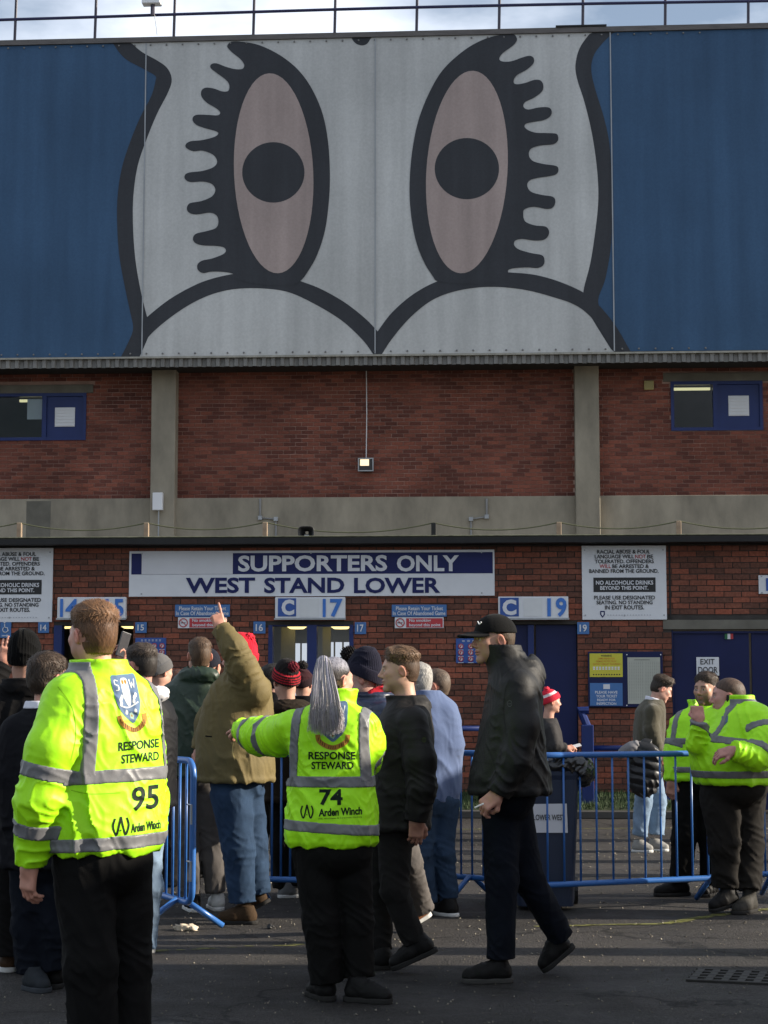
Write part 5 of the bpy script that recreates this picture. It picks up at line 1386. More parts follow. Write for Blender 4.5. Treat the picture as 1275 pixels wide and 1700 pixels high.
    def shoe(s, heel, toe, m=None, sole=None, w_=.046, boot=.0, white=None):
        a, b = s.L(heel), s.L(toe)
        if abs(a.z) < .06 and abs(b.z) < .06: a.z = b.z = .001
        elif b.z < .1: b.z = .012
        f = (b - a); L_ = f.length; f.normalize(); up = Vector((0, 0, 1)); up = (up - f * up.dot(f)).normalized(); sd_ = f.cross(up)
        lo, hi = (-.035, -.075, -.01), (L_ + .045, .075, .15 + boot); h = max(.0055, .9 * s.px); P = grid(lo, hi, h)
        d = cone(P, (L_ * .55, 0, .045), (L_ - .035, .002, .036), w_ * .98, w_ * .86)
        d = smin(d, cone(P, (.04, 0, .046), (L_ * .55, 0, .05), w_ * .84, w_ * .95), .03)
        d = smin(d, cone(P, (.045, 0, .055), (.055, 0, .10 + boot), w_ * .86, w_ * .92), .04)
        d = smin(d, cone(P, (.07, 0, .085), (L_ * .66, 0, .055), w_ * .72, w_ * .55), .03)
        d = np.maximum(d, .012 - P[2]); d = np.maximum(d, P[2] - .12 - boot)
        d = d - fold(P, s.seed + 71, .0025, .05) - .002 * np.exp(-(P[1] / .016) ** 2) * np.sin(P[0] * 260) * (P[0] > L_ * .35) * (P[0] < L_ * .7)
        V, Q = polygonise(d, lo, h); R = np.array((f, sd_, up)); i = s.part('shoe', V @ R + np.array(a), Q, m or M_SHOE)
        so_ = np.maximum(cone((P[0], P[1], P[2] * 0), (.03, 0, 0), (L_ - .045, 0, 0), w_ * .93, w_ * 1.07), np.abs(P[2] - .012) - .0125)
        V, Q = polygonise(so_ - .001, lo, h); s.part('sole', V @ R + np.array(a), Q, sole or M_SOLE, None, i)
    def core(s, top, legs=True):
        "plain trunk and limbs under the clothes, part of the one body mesh"
        pts = [s.L(p) for p in top]; lo, hi = bounds([tuple(p) for p in pts] + [tuple(q) for a in s.armp for q in a], .1); P = grid(lo, hi, .022)
        d = None
        for a, b in zip(pts, pts[1:]):
            q = cone(P, a, b, .055, .055); d = q if d is None else np.minimum(d, q)
        for ap in s.armp:
            d = np.minimum(d, cone(P, pts[0] * .6 + pts[1] * .4, ap[0], .04, .04))
            for a, b in zip(ap, ap[1:]): d = np.minimum(d, cone(P, a, b, .03, .027))
        V, Q = polygonise(d, lo, .022); s.addbody(V, Q, np.tile(SKIN, (len(V), 1)))
    # ---------- finish
    def build(s):
        V = np.concatenate(s.bodyV); Q = np.concatenate(s.bodyQ); C = np.concatenate(s.bodyC)
        o = mk('person', V, Q, M_SKIN, None, True, s.base, C); tag(o, s.label, s.cat, s.group); s.root = o
        s.objs = []
        for name, V, Q, m, C, par in s.parts:
            p = mk(name, V, Q, m, s.objs[par] if par is not None else o, True, None, C); s.objs.append(p)
        return o
    # ---------- flat print on the back of the jacket
    def bvh(s):
        if not hasattr(s, '_b'): s._b = BVHTree.FromPolygons([tuple(v) for v in (s.jv + np.array(s.base))], s.jq.tolist())
        return s._b
    def decal(s, pts, faces, m, name, off=.006, cell=2.0, yoff=None):
        bm = bmesh.new(); vs_ = [bm.verts.new((p[0], p[1], 0)) for p in pts]
        for f in faces:
            try: bm.faces.new([vs_[i] for i in f])
            except ValueError: pass
        A = np.array(pts); lo, hi = A.min(0), A.max(0)
        for ax in (0, 1):
            v = math.ceil(lo[ax] / cell) * cell
            while v < hi[ax]:
                co = (v, 0, 0) if ax == 0 else (0, v, 0); no = (1, 0, 0) if ax == 0 else (0, 1, 0)
                bmesh.ops.bisect_plane(bm, geom=bm.verts[:] + bm.edges[:] + bm.faces[:], plane_co=co, plane_no=no); v += cell
        o_ = Vector((0, 0, EYE)); W = []; last = None; bad = set()
        bm.verts.index_update()
        for v in bm.verts:
            d = ray(v.co.x, v.co.y).normalized(); hit = s.bvh().ray_cast(o_, d)
            if hit[0] is None: bad.add(v.index); W.append((0, 0, 0)); continue
            p = hit[0] - d * (.0012 + max(0, off - .004) * .3) - s.base; W.append(tuple(p))
        F = [tuple(q.index for q in f.verts) for f in bm.faces if not any(q.index in bad for q in f.verts)]
        bm.free()
        mk(name, W, F, m, s.objs[s.jidx])
    def print_text(s, tx, box, m, bold=0.0, slope=0.0, off=.007, name='lettering', shear=0.0, cell=2.0):
        Vt, Ft = text_mesh(tx, bold); x0, y0, x1, y1 = box; W = fit(Vt, x0, y1, x1, y0)
        mxm = (x0 + x1) / 2; my = (y0 + y1) / 2
        W = [(p[0] + shear * (my - p[1]), p[1] + slope * (p[0] - mxm)) for p in W]
        s.decal(W, [f[::-1] for f in Ft], m, name, off, cell)
GS, GF = 'stewards in yellow jackets', 'supporters outside the turnstiles'
HB = dict(hair=(.055, .034, .02))
# ---------------------------------------------------------------- tall ginger steward
p = Person('tall ginger steward with number 95 on the back of his yellow jacket', 7.0, 178, -42, group=GS)
p.head((153, 1057), -48, dict(hair=(.115, .056, .026), hair2=(.165, .083, .037), side=.007, top=.026, nape=.068, stubble=.55, beardc=(.24, .11, .055), seed=3, skin=(.50, .26, .2)), neck=(164, 1128, .0))
p.jacket([(1415, 176, .215, .165), (1380, 178, .238, .178), (1300, 175, .238, .168), (1220, 172, .24, .165), (1165, 170, .235, .155), (1135, 168, .19, .135), (1112, 168, .12, .105), (1098, 167, .09, .09)],
         [dict(p=[(112, 1160, -.12), (84, 1245, -.2), (64, 1330, -.2), (50, 1432, -.14)], r=[.092, .092, .088, .060], j=[2, 3], f=.014),
          dict(p=[(222, 1160, .12), (240, 1250, .2), (248, 1330, .3), (252, 1380, .45)], r=[.085, .08, .075, .06])],
         M_HIVIS, collar=dict(c=(164, 1130, 0), r=(.094, .096), h=.08, tilt=(-.05, .0), flare=.05), famp=.015,
         bands=[('z', 1287, .026, (.05, .0)), ('z', 1396, .026, (.05, .0)), ('u', -.155, .026, 1285, 1100, .10), ('u', .235, .026, 1285, 1100, -.1), ('arm', 0, 1, .42, .028), ('arm', 0, 2, .42, .028), ('arm', 1, 1, .4, .028)])
p.hand((49, 1436, -.14), (44, 1500, -.14), (-.6, -.7, 0), 1, 'relaxed', 1.05)
p.trousers([dict(p=[(138, 1440, -.06), (150, 1600, -.09), (160, 1800, -.08)], r=[.118, .1, .088]), dict(p=[(205, 1440, .07), (212, 1600, .08), (215, 1800, .05)], r=[.115, .092, .085])], M_BLACKT, (172, 1425, 0), (.2, .165, .17))
p.shoe((160, 1790, -.1), (95, 1780, .1)); p.shoe((215, 1790, .05), (160, 1770, .25))
p.core([(166, 1130), (175, 1260), (178, 1400)])
p.build()
m_sh = fabric('crest blue print', (.10, .155, .25), .6, .1, .0); m_sw = fabric('crest white print', (.6, .62, .58), .6, .1, .0); m_sg = fabric('scroll gold print', (.34, .17, .03), .6, .2, .0); m_sd = fabric('scroll dark print', (.10, .045, .02), .6, .2, .0)
m_pr = fabric('black jacket print', (.010, .018, .012), .6, .1, .0); m_gr = fabric('crest green print', (.30, .42, .33), .6, .1, .0)
def shape(p, pts, m, name, off, closed_k=4, smooth=True, cell=2.5):
    P = smooth_poly([(q[0], q[1], 0) for q in pts], closed_k) if smooth else [Vector((q[0], q[1], 0)) for q in pts]
    p.decal([(v.x, v.y) for v in P], [tuple(f)[::-1] for f in poly_faces(P)], m, name, off, cell)
def stroke(p, pts, w_, m, name, off, k=5):
    P = smooth_poly([(q[0], q[1], 0) for q in pts], k, False); A, B_ = [], []
    for i, v in enumerate(P):
        d = (P[min(i + 1, len(P) - 1)] - P[max(i - 1, 0)]).normalized(); nrm = Vector((-d.y, d.x, 0)) * w_ / 2; A.append(v + nrm); B_.append(v - nrm)
    n = len(P); pts2 = [(v.x, v.y) for v in A + B_]
    p.decal(pts2, [(i, n + i, n + i + 1, i + 1) for i in range(n - 1)], m, name, off)
def crest(p, f):
    "shield with a perched bird, letters, branch, flower and a scroll; f maps unit crest space to photo pixels"
    g_ = lambda L_: [f(*q) for q in L_]
    shape(p, g_([(-1, 1), (-.5, 1.04), (0, 1.05), (.5, 1.04), (1, 1), (1.02, .3), (.96, -.2), (.7, -.65), (.3, -.95), (0, -1.1), (-.3, -.95), (-.7, -.65), (-.96, -.2), (-1.02, .3)]), m_sh, 'crest_shield', .006, 3)
    shape(p, g_([(-.24, .85), (0, .9), (.24, .85), (.3, .6), (.3, .2), (.22, -.15), (.05, -.35), (-.12, -.3), (-.28, 0), (-.3, .5)]), m_sw, 'crest_bird', .0085, 3)
    for s_ in (-1, 1): shape(p, g_([(s_ * .12 + .09 * math.cos(a), .72 + .1 * math.sin(a)) for a in np.linspace(0, 6.28, 9)[:-1]]), m_sg, 'crest_eye', .0105, 2)
    for q in ((-.15, .3), (.08, .38), (.1, .1), (-.1, .05)): shape(p, g_([(q[0] - .05, q[1]), (q[0], q[1] + .05), (q[0] + .05, q[1]), (q[0], q[1] - .06)]), m_gr, 'crest_feather', .0105, 1, False)
    stroke(p, g_([(-.75, -.28), (-.3, -.4), (.2, -.36), (.8, -.2)]), 2.0, m_sw, 'crest_branch', .0085)
    for q in ((-.6, -.05), (-.45, .08), (.55, .02), (.7, .12), (-.35, -.6), (.4, -.58), (-.62, -.2), (.45, -.15)): shape(p, g_([(q[0] - .13, q[1] - .05), (q[0], q[1] + .1), (q[0] + .13, q[1] + .02), (q[0] + .02, q[1] - .11)]), m_sw, 'crest_leaf', .0085, 3)
    shape(p, g_([(.17 * math.cos(a) * (1 + .15 * math.cos(5 * a)), -.78 + .15 * math.sin(a) * (1 + .15 * math.cos(5 * a))) for a in np.linspace(0, 6.28, 21)[:-1]]), m_gr, 'crest_flower', .0085, 1, False)
    shape(p, g_([(.06 * math.cos(a), -.78 + .055 * math.sin(a)) for a in np.linspace(0, 6.28, 9)[:-1]]), m_sg, 'crest_flower', .0105, 1, False)
    stroke(p, g_([(-.5, .78), (-.75, .84), (-.78, .66), (-.55, .58), (-.55, .4), (-.82, .38)]), 1.6, m_sw, 'crest_letter', .0085, 4)
    stroke(p, g_([(.45, .82), (.52, .42), (.62, .7), (.72, .42), (.84, .82)]), 1.6, m_sw, 'crest_letter', .0085, 2)
    stroke(p, g_([(-1.05, -.72), (-.95, -1.05), (-.5, -1.3), (0, -1.4), (.5, -1.3), (.95, -1.05), (1.05, -.72)]), 8.0, m_sg, 'crest_scroll', .007)
    for k in range(15):
        a = -1.02 + k * .146; b_ = -1.40 + .42 * a * a
        if k % 5 == 4: continue
        stroke(p, g_([(a, b_ - .09), (a + .03, b_ + .09)]), 1.4, m_sd, 'scroll_mark', .009, 1)
def logo(p, cx, cy, w_, h_, sl, thick):
    f = lambda x_, y_: (cx + x_ * w_, cy + y_ * h_ + sl * x_ * w_)
    stroke(p, [f(-.75, -.85), f(-1, -.1), f(-.85, .6), f(-.6, 1), f(-.38, .5), f(-.1, -.6), f(0, -1)], thick, m_pr, 'logo_mark', .007)
    stroke(p, [f(.75, -.85), f(1, -.1), f(.85, .6), f(.6, 1), f(.38, .5), f(.1, -.6), f(0, -1)], thick, m_pr, 'logo_mark', .0075)
    shape(p, [f(-.1, .5), f(0, .38), f(.1, .5), f(0, .62)], m_pr, 'logo_dot', .007, 1, False, 50)
crest(p, lambda x_, y_: (212 + 24 * x_ * (.82 - .14 * -y_ * 0) - 9.0 * y_, 1159 - 37.5 * y_ - 2 * x_))
p.print_text('RESPONSE', (197, 1229, 264, 1244), m_pr, .022, -.10)
p.print_text('STEWARD', (202, 1250, 264, 1265), m_pr, .022, -.10)
p.print_text('95', (219, 1304, 264, 1345), m_pr, .02, -.12, shear=.04)
logo(p, 201, 1371, 13, 15, -.1, 3.0)
p.print_text('Arden Winch', (218, 1364, 267, 1379), m_pr, .03, -.16)
p.print_text('PPE, Workwear & Corporate Clothing', (220, 1383, 266, 1387), m_pr, 0, -.16)

m_hs = fabric('yellow seam shade', (.22, .46, .008), .6, .1, 0)
stroke(p, [(96, 1140), (120, 1175), (126, 1220), (118, 1262)], 1.3, m_hs, 'armhole_seam', .004); stroke(p, [(118, 1312), (150, 1318), (200, 1316)], 1.2, m_hs, 'seam', .004)
# ---------------------------------------------------------------- steward with the grey ponytail
p = Person('steward with long grey ponytail, number 74 on the back, pointing left', 8.95, 555, 4, group=GS)
p.head((556, 1131), 42, dict(hair=(.035, .028, .025), hair2=(.24, .235, .27), mixz=.045, side=.005, top=.008, nape=.07, hairline=.06, seed=5, skin=(.5, .27, .2)), neck=(552, 1190, .02), size=.95)
p.jacket([(1404, 551, .205, .155), (1385, 551, .235, .175), (1340, 551, .225, .165), (1280, 551, .205, .155), (1225, 551, .225, .16), (1195, 552, .225, .15), (1180, 553, .175, .12), (1168, 555, .10, .095), (1160, 556, .085, .085)],
         [dict(p=[(487, 1206, 0), (462, 1222, .14), (430, 1222, .27), (400, 1212, .42)], r=[.085, .098, .092, .06], f=.014, j=[1, 2, 3]),
          dict(p=[(602, 1206, 0), (612, 1234, .03), (608, 1262, .14), (594, 1275, .34)], r=[.076, .078, .074, .058], f=.012)],
         M_HIVIS, collar=dict(c=(556, 1172, 0), r=(.088, .085), h=.085, tilt=(.12, 0.05), flare=.08), famp=.013,
         bands=[('z', 1296, .027), ('z', 1372, .026, (-.06, 0)), ('u', -.180, .024, 1296, 1150, .06), ('u', .180, .024, 1296, 1150, -.03), ('arm', 0, 1, .45, .026), ('arm', 0, 2, .38, .026), ('arm', 1, 1, .5, .026)])
p.hand((399, 1211, .43), (384, 1215, .58), (0, -.3, 1), -1, 'point', .95)
p.hand((602, 1275, .32), (595, 1272, .48), (1, -.3, .2), 1, 'relaxed', .9)
p.trousers([dict(p=[(526, 1425, -.01), (534, 1530, -.03), (542, 1632, -.02)], r=[.112, .088, .082]), dict(p=[(580, 1425, .02), (590, 1530, .03), (594, 1622, .02)], r=[.112, .088, .08])], M_BLACKT, (552, 1412, 0), (.2, .155, .15), k=.012)
p.shoe((548, 1648, -.05), (516, 1650, .16)); p.shoe((574, 1648, -.02), (650, 1646, -.10), w_=.044)
p.core([(554, 1185), (552, 1290), (552, 1400)])
p.build()
crest(p, lambda x_, y_: (552.5 + 24 * x_, 1197 - 31.5 * y_))
p.print_text('RESPONSE', (512, 1248, 590, 1261), m_pr, .024)
p.print_text('STEWARD', (517, 1264.5, 587, 1277), m_pr, .024)
p.print_text('74', (530, 1310, 569, 1337), m_pr, .03)
logo(p, 509.5, 1347, 10, 11, 0, 2.3)
p.print_text('Arden Winch', (529, 1341, 601, 1354), m_pr, .035, -.05)
p.print_text('PPE, Workwear & Corporate Clothing', (529, 1356.5, 601, 1359.5), m_pr, 0, -.05)
stroke(p, [(490, 1305), (515, 1307), (540, 1307)], 1.0, m_hs, 'seam', .004); stroke(p, [(496, 1194), (486, 1220), (484, 1250)], 1.0, m_hs, 'armhole_seam', .004)
# ponytail strands
R = np.random.default_rng(4); mbv, mbf, mbc = [], [], []
n0 = 0
for i in range(2000):
    t_ = R.uniform(-1, 1); dpt = R.uniform(0, 1)
    r0 = p.L((536 + 6 * t_, 1100 + R.uniform(-3, 4), -.085)); a1 = p.L((537 + 10 * t_, 1088 + 5 * t_ * t_ + R.uniform(0, 3) + 4 * dpt, -.135 - .03 * (1 - dpt)))
    b1 = p.L((537 + 17 * t_, 1120, -.15 - .05 * (1 - dpt))); c1 = p.L((540 + 23 * t_ + R.uniform(-2, 2), 1165, -.19 - .05 * (1 - dpt)))
    e1 = p.L((543 + 27 * t_ + R.uniform(-4, 4) - 3 * (t_ < 0), 1212 - 8 * abs(t_) + R.uniform(-22, 12), -.20 - .045 * (1 - dpt)))
    P_ = smooth_poly([r0, a1, b1, c1, e1], 5, False); m_ = len(P_); cshade = R.choice([.6, .8, 1.0, 1.15]) ; tone = np.array((.36, .36, .45)) if R.random() < .6 else np.array((.44, .42, .42))
    for j, v in enumerate(P_):
        w_ = .0012 * (1 - .75 * max(0, j / m_ - .55) / .45)
        for k in range(3):
            an = 2.094 * k + i; mbv.append((v.x + w_ * math.cos(an), v.y + w_ * math.sin(an), v.z))
            g2 = j / m_; mbc.append(tone * cshade * (1 - .0 * g2) * np.array((1 + .1 * g2, 1, 1 - .12 * g2)))
        if j:
            for k in range(3):
                o0 = n0 + (j - 1) * 3; o1 = n0 + j * 3; mbf.append((o0 + k, o0 + (k + 1) % 3, o1 + (k + 1) % 3, o1 + k))
    n0 += m_ * 3
mk('ponytail', np.array(mbv), np.array(mbf), mat('grey hair strands', attr=True, rough=.4, var=.15, vs=60, spec=.45), p.root, True, None, np.array(mbc))
q = p.L((537, 1098, -.095)); MB().tube([(q.x + .026 * math.cos(a), q.y, q.z + .016 * math.sin(a)) for a in np.linspace(0, 6.28, 13)[:-1]], .009, 6, closed=True).build('hair_tie', M_SOLE, p.root, smooth=True)

# ---------------------------------------------------------------- man in the black cap
M_BJ = fabric('black padded jacket', (.006, .0058, .0056), .62, .15, .35, 120, 8, .3)
p = Person('tall man in black cap and black hooded jacket, walking left with a cigarette', 9.55, 850, -95, group=GF)
p.head((819, 1064), -112, dict(hair=(.06, .038, .022), side=.003, top=.012, nape=.06, stubble=.18, scalp=.5, seed=8, skin=(.42, .23, .165), nose=1.1), neck=(842, 1130, .0), size=1.06)
p.cap((.006, .006, .006))
p.jacket([(1318, 846, .235, .215), (1290, 846, .245, .215), (1230, 848, .235, .175), (1175, 852, .24, .155), (1135, 854, .22, .14), (1112, 852, .17, .125), (1094, 846, .10, .10), (1083, 842, .085, .09)],
         [dict(p=[(860, 1140, -.17), (868, 1205, -.22), (857, 1262, -.24), (828, 1318, -.24)], r=[.088, .086, .078, .060], f=.013, j=[2, 3], k=.025),
          dict(p=[(845, 1135, .2), (835, 1220, .26), (815, 1290, .26)], r=[.09, .085, .06])],
         M_BJ, collar=dict(c=(840, 1104, 0), r=(.095, .092), h=.105, tilt=(-.25, 0), flare=.02, t=.013), hood=dict(c=(872, 1122, .02), r=(.14, .105, .125)), famp=.011, n=2.2)
p.hand((826, 1320, -.24), (800, 1340, -.25), (-.3, -.8, .5), -1, 'hold', 1.05, (.42, .24, .18))
p.trousers([dict(p=[(832, 1330, .02), (833, 1460, .0), (831, 1592, .0)], r=[.108, .085, .072]), dict(p=[(850, 1335, .06), (874, 1452, .14), (932, 1556, .27)], r=[.106, .083, .068])], M_DENIMD, (842, 1320, 0), (.155, .15, .14))
p.shoe((848, 1618, .0), (768, 1622, -.04), M_SHOE, fabric('grey rubber sole', (.05, .048, .045), .8, .1, .2)); p.shoe((952, 1574, .29), (903, 1604, .26), M_SHOE)
p.core([(842, 1120), (846, 1220), (848, 1310)])
p.build()
m_seam = fabric('seam thread', (.018, .0175, .017), .7, .1, 0)
stroke(p, [(786, 1264), (820, 1268), (846, 1266)], 1.2, m_seam, 'seam', .005); stroke(p, [(884, 1258), (892, 1257), (900, 1255)], 1.2, m_seam, 'seam', .005)
stroke(p, [(797, 1120), (791, 1180), (784, 1250), (779, 1312)], 1.6, m_seam, 'zip', .005); stroke(p, [(806, 1235), (818, 1262), (824, 1290)], 2.0, m_seam, 'pocket_edge', .005)
stroke(p, [(846, 1128), (838, 1150), (836, 1185), (840, 1215)], 1.1, m_seam, 'armhole_seam', .005)
a, b_ = p.L((803, 1334, -.29)), p.L((788, 1341, -.30))
MB().tube([tuple(a), tuple(b_)], .0045, 8).build('cigarette', mat('cigarette paper', (.75, .73, .7), .7, .05, 5), p.root)
stroke(p, [(803, 1036), (806, 1039), (811, 1034)], 1.6, m_sw, 'cap_mark', .004) if False else None
cm = p.hR @ Vector((-.028, .082, .085)) * p.hs + p.hc
MB().tube([cm + p.hR @ Vector((-.018, .0, .006)), cm + p.hR @ Vector((-.006, .006, -.006)), cm + p.hR @ Vector((.012, .008, .01))], .0035, 6).build('cap_mark', mat('white thread', (.7, .7, .7), .7, .05, 5), p.root)
def badge(p, px, py, r, m, rim):
    P_ = [(px + r * .8 * math.cos(a), py + r * math.sin(a)) for a in np.linspace(0, 6.28, 17)[:-1]]
    shape(p, P_, rim, 'sleeve_badge', .004, 1, False, 50); shape(p, [((x_ - px) * .78 + px, (y_ - py) * .78 + py) for x_, y_ in P_], m, 'sleeve_badge', .0055, 1, False, 50)
    stroke(p, [(px - 2.5, py - 1), (px - 1.2, py + 1.2), (px, py - .5), (px + 1.2, py + 1.2), (px + 2.5, py - 1)], .9, rim, 'sleeve_badge', .007, 2)
badge(p, 846, 1168, 5.5, M_BJ, fabric('badge grey', (.07, .07, .07), .6, .1, 0))

# ---------------------------------------------------------------- young man in dark jacket, left profile
M_DJ = fabric('dark brown black shell jacket', (.0085, .0072, .0065), .66, .16, .3, 120, 7, .25)
p = Person('young man with swept brown hair and plain dark hooded jacket, walking left in profile', 9.93, 668, -96, group=GF)
p.head((663, 1115), -98, dict(hair=(.075, .042, .024), hair2=(.13, .075, .04), side=.002, top=.026, quiff=.012, nape=.055, scalp=.62, stubble=.12, seed=11, skin=(.46, .27, .195)), neck=(676, 1180, .0))
p.jacket([(1376, 662, .215, .17), (1340, 664, .22, .175), (1270, 667, .225, .17), (1215, 670, .235, .165), (1185, 674, .215, .14), (1167, 676, .15, .11), (1157, 677, .095, .09)],
         [dict(p=[(684, 1200, -.19), (697, 1262, -.24), (700, 1310, -.25), (692, 1362, -.24)], r=[.088, .086, .078, .062], f=.012, j=[2, 3], k=.022),
          dict(p=[(660, 1200, .18), (648, 1280, .24), (640, 1350, .22)], r=[.085, .08, .06])],
         M_DJ, hood=dict(c=(690, 1172, 0), r=(.135, .085, .06)), collar=dict(c=(674, 1170, 0), r=(.09, .09), h=.05, tilt=(-.1, 0), flare=.1), famp=.010)
p.hand((692, 1362, -.24), (690, 1395, -.23), (.2, -.9, 0), -1, 'relaxed', 1.0, (.40, .22, .16))
p.trousers([dict(p=[(640, 1385, .07), (628, 1478, .08), (632, 1578, .06)], r=[.1, .075, .064]), dict(p=[(656, 1385, -.07), (655, 1478, -.1), (688, 1564, -.08)], r=[.1, .075, .064])], fabric('grey black trousers', (.014, .013, .0125), .85, .2, .4, 300, 7), (656, 1372, 0), (.16, .15, .14))
p.shoe((652, 1602, .05), (608, 1604, .03)); p.shoe((724, 1580, -.08), (652, 1608, -.10))
p.core([(676, 1170), (668, 1270), (662, 1370)])
p.build(); badge(p, 704, 1228, 6, fabric('badge olive', (.03, .035, .015), .6, .1, 0), M_DJ)

# ---------------------------------------------------------------- man in light blue sweater
p = Person('white haired man in light blue sweater and blue jeans, leaning away', 12.4, 722, -40, group=GF)
p.head((692, 1132), -55, dict(hair=(.34, .325, .30), side=.008, top=.016, nape=.07, seed=4, skin=(.5, .28, .21)), neck=(712, 1185))
p.jacket([(1330, 724, .165, .13), (1300, 724, .18, .14), (1240, 723, .195, .145), (1195, 720, .21, .14), (1168, 716, .185, .125), (1155, 712, .12, .10), (1146, 708, .09, .09)],
         [dict(p=[(738, 1185, -.02), (750, 1235, .0), (748, 1262, .06), (743, 1277, .1)], r=[.078, .072, .062, .052], f=.014), dict(p=[(695, 1180, .1), (672, 1230, .16), (668, 1270, .2)], r=[.085, .08, .06])],
         fabric('light blue fleece', (.078, .11, .205), .85, .08, .3, 260, 8, .15, .2), name='sweater', famp=.010, wl=.18, hemroll=False)
p.hand((747, 1276, .1), (738, 1302, .14), (.6, -.7, 0), -1, 'relaxed')
p.trousers([dict(p=[(706, 1335, -.02), (698, 1420, -.04), (710, 1500, -.02)], r=[.105, .085, .068]), dict(p=[(736, 1335, .03), (734, 1415, .02), (745, 1492, .05)], r=[.105, .085, .068])], M_DENIM, (722, 1325, 0), (.18, .14, .14), famp=.013)
p.shoe((757, 1510, -.05), (722, 1518, .1), M_SHOE, M_SOLEW); p.shoe((712, 1516, -.02), (676, 1520, .08), M_SHOE, M_SOLEW)
p.core([(712, 1180), (722, 1250), (722, 1330)]); p.build()

# ---------------------------------------------------------------- short haired man behind, dark hooded coat, grey trousers
p = Person('man in dark coat with cropped hair, mostly hidden behind the light blue sweater', 12.95, 712, -70, group=GF)
p.head((722, 1140), -80, dict(hair=(.10, .07, .05), side=.004, top=.01, nape=.06, scalp=.4, seed=6, skin=(.5, .28, .2)), neck=(722, 1190))
p.jacket([(1330, 706, .2, .16), (1250, 712, .215, .165), (1195, 720, .22, .155), (1172, 724, .17, .12), (1160, 724, .1, .09)],
         [dict(p=[(735, 1195, -.17), (742, 1250, -.2), (735, 1300, -.2)], r=[.08, .078, .06])], fabric('grey black coat', (.018, .016, .015), .75, .15, .3), hood=dict(c=(738, 1180, 0), r=(.12, .07, .06)))
p.trousers([dict(p=[(712, 1345, -.05), (712, 1420, -.06), (712, 1480, -.04)], r=[.1, .082, .066]), dict(p=[(728, 1345, .05), (728, 1420, .05), (728, 1480, .04)], r=[.1, .08, .066])], M_DENIMD, (718, 1325, 0), (.16, .14, .14))
p.shoe((722, 1496, -.05), (690, 1497, -.05)); p.shoe((736, 1492, .05), (706, 1493, .05))
p.core([(722, 1180), (710, 1250), (695, 1330)]); p.build()

# ---------------------------------------------------------------- older man in navy bobble hat
p = Person('older man in navy beanie, red scarf and navy padded coat, facing left', 11.1, 622, -82, group=GF)
p.head((601, 1128), -84, dict(hair=(.2, .18, .16), style='none', stubble=.25, beardc=(.4, .36, .33), seed=2, skin=(.44, .24, .19), fat=.4), neck=(616, 1185))
p.beanie((.012, .012, .022), (.016, .015, .026), tall=.16, fl=(0, -.035), pom=None)
M_PUF = fabric('navy padded shell', (.016, .024, .05), .42, .15, .2, 80, 8, .4)
p.jacket([(1345, 626, .23, .2), (1270, 627, .245, .215), (1200, 628, .25, .19), (1172, 626, .21, .15), (1158, 622, .12, .11), (1150, 620, .1, .1)],
         [dict(p=[(640, 1192, -.2), (652, 1255, -.24), (632, 1305, -.24)], r=[.1, .095, .07]), dict(p=[(620, 1192, .2), (600, 1250, .26), (585, 1290, .24)], r=[.1, .095, .07])], M_PUF, ribs=.085, name='padded_coat', collar=dict(c=(620, 1166, 0), r=(.105, .105), h=.05, tilt=(-.1, 0), t=.018))
# scarf as a thick wrap
sq = p.L((614, 1162)); h_ = .008; lo_, hi_ = (sq.x - .17, sq.y - .17, sq.z - .1), (sq.x + .17, sq.y + .17, sq.z + .1); P = grid(lo_, hi_, h_)
rr_ = np.sqrt(((P[0] - sq.x) / 1.05) ** 2 + (P[1] - sq.y) ** 2); zt_ = P[2] - sq.z - .45 * (P[0] - sq.x)
d = np.sqrt((rr_ - .085) ** 2 + (zt_ * .62) ** 2) - .036 - fold(P, 4, .012, .08)
V, Q = polygonise(d, lo_, h_); p.part('scarf', V, Q, M_KNIT, np.tile(np.array((.42, .02, .03), f32), (len(V), 1)))
p.trousers([dict(p=[(626, 1345, -.05), (618, 1445, -.1), (606, 1538, -.08)], r=[.11, .085, .07]), dict(p=[(652, 1345, .08), (678, 1430, .2), (702, 1508, .45)], r=[.11, .082, .068])], M_GREYT, (636, 1335, 0), (.17, .16, .14), famp=.014)
p.shoe((618, 1555, -.08), (572, 1558, -.08)); p.shoe((714, 1520, .48), (672, 1536, .42), fabric('brown leather', (.16, .07, .035), .5, .2, .2), M_SOLEW)
p.core([(616, 1175), (624, 1260), (624, 1340)]); p.build()

# ---------------------------------------------------------------- khaki coat man with raised arm
p = Person('heavy man in khaki coat, red bobble hat and jeans, one arm raised high', 12.0, 392, -62, group=GF)
p.head((396, 1095), -70, dict(hair=(.1, .06, .04), style='none', seed=9, fat=.5, skin=(.5, .26, .2)), neck=(402, 1150), size=1.05)
p.beanie((.55, .018, .035), (.5, .016, .03), tall=.13, pom=((0, -.075, .135), .035, (.5, .02, .035)))
M_KH = fabric('khaki waxed coat', (.125, .095, .036), .72, .14, .4, 110, 6, .25)
p.jacket([(1298, 391, .245, .245), (1270, 391, .255, .25), (1215, 390, .255, .24), (1165, 396, .25, .2), (1135, 402, .225, .16), (1118, 403, .14, .12), (1108, 403, .1, .1)],
         [dict(p=[(420, 1148, -.16), (402, 1108, -.24), (388, 1076, -.25), (366, 1042, -.2)], r=[.12, .1, .085, .062], f=.014, k=.06), dict(p=[(372, 1150, .12), (346, 1200, .2), (332, 1245, .18)], r=[.1, .09, .06])],
         M_KH, famp=.012, collar=dict(c=(402, 1122, 0), r=(.105, .1), h=.06, t=.014))
p.hand((366, 1043, -.2), (359, 1018, -.2), (.25, -.9, .2), 1, 'point', 1.05)
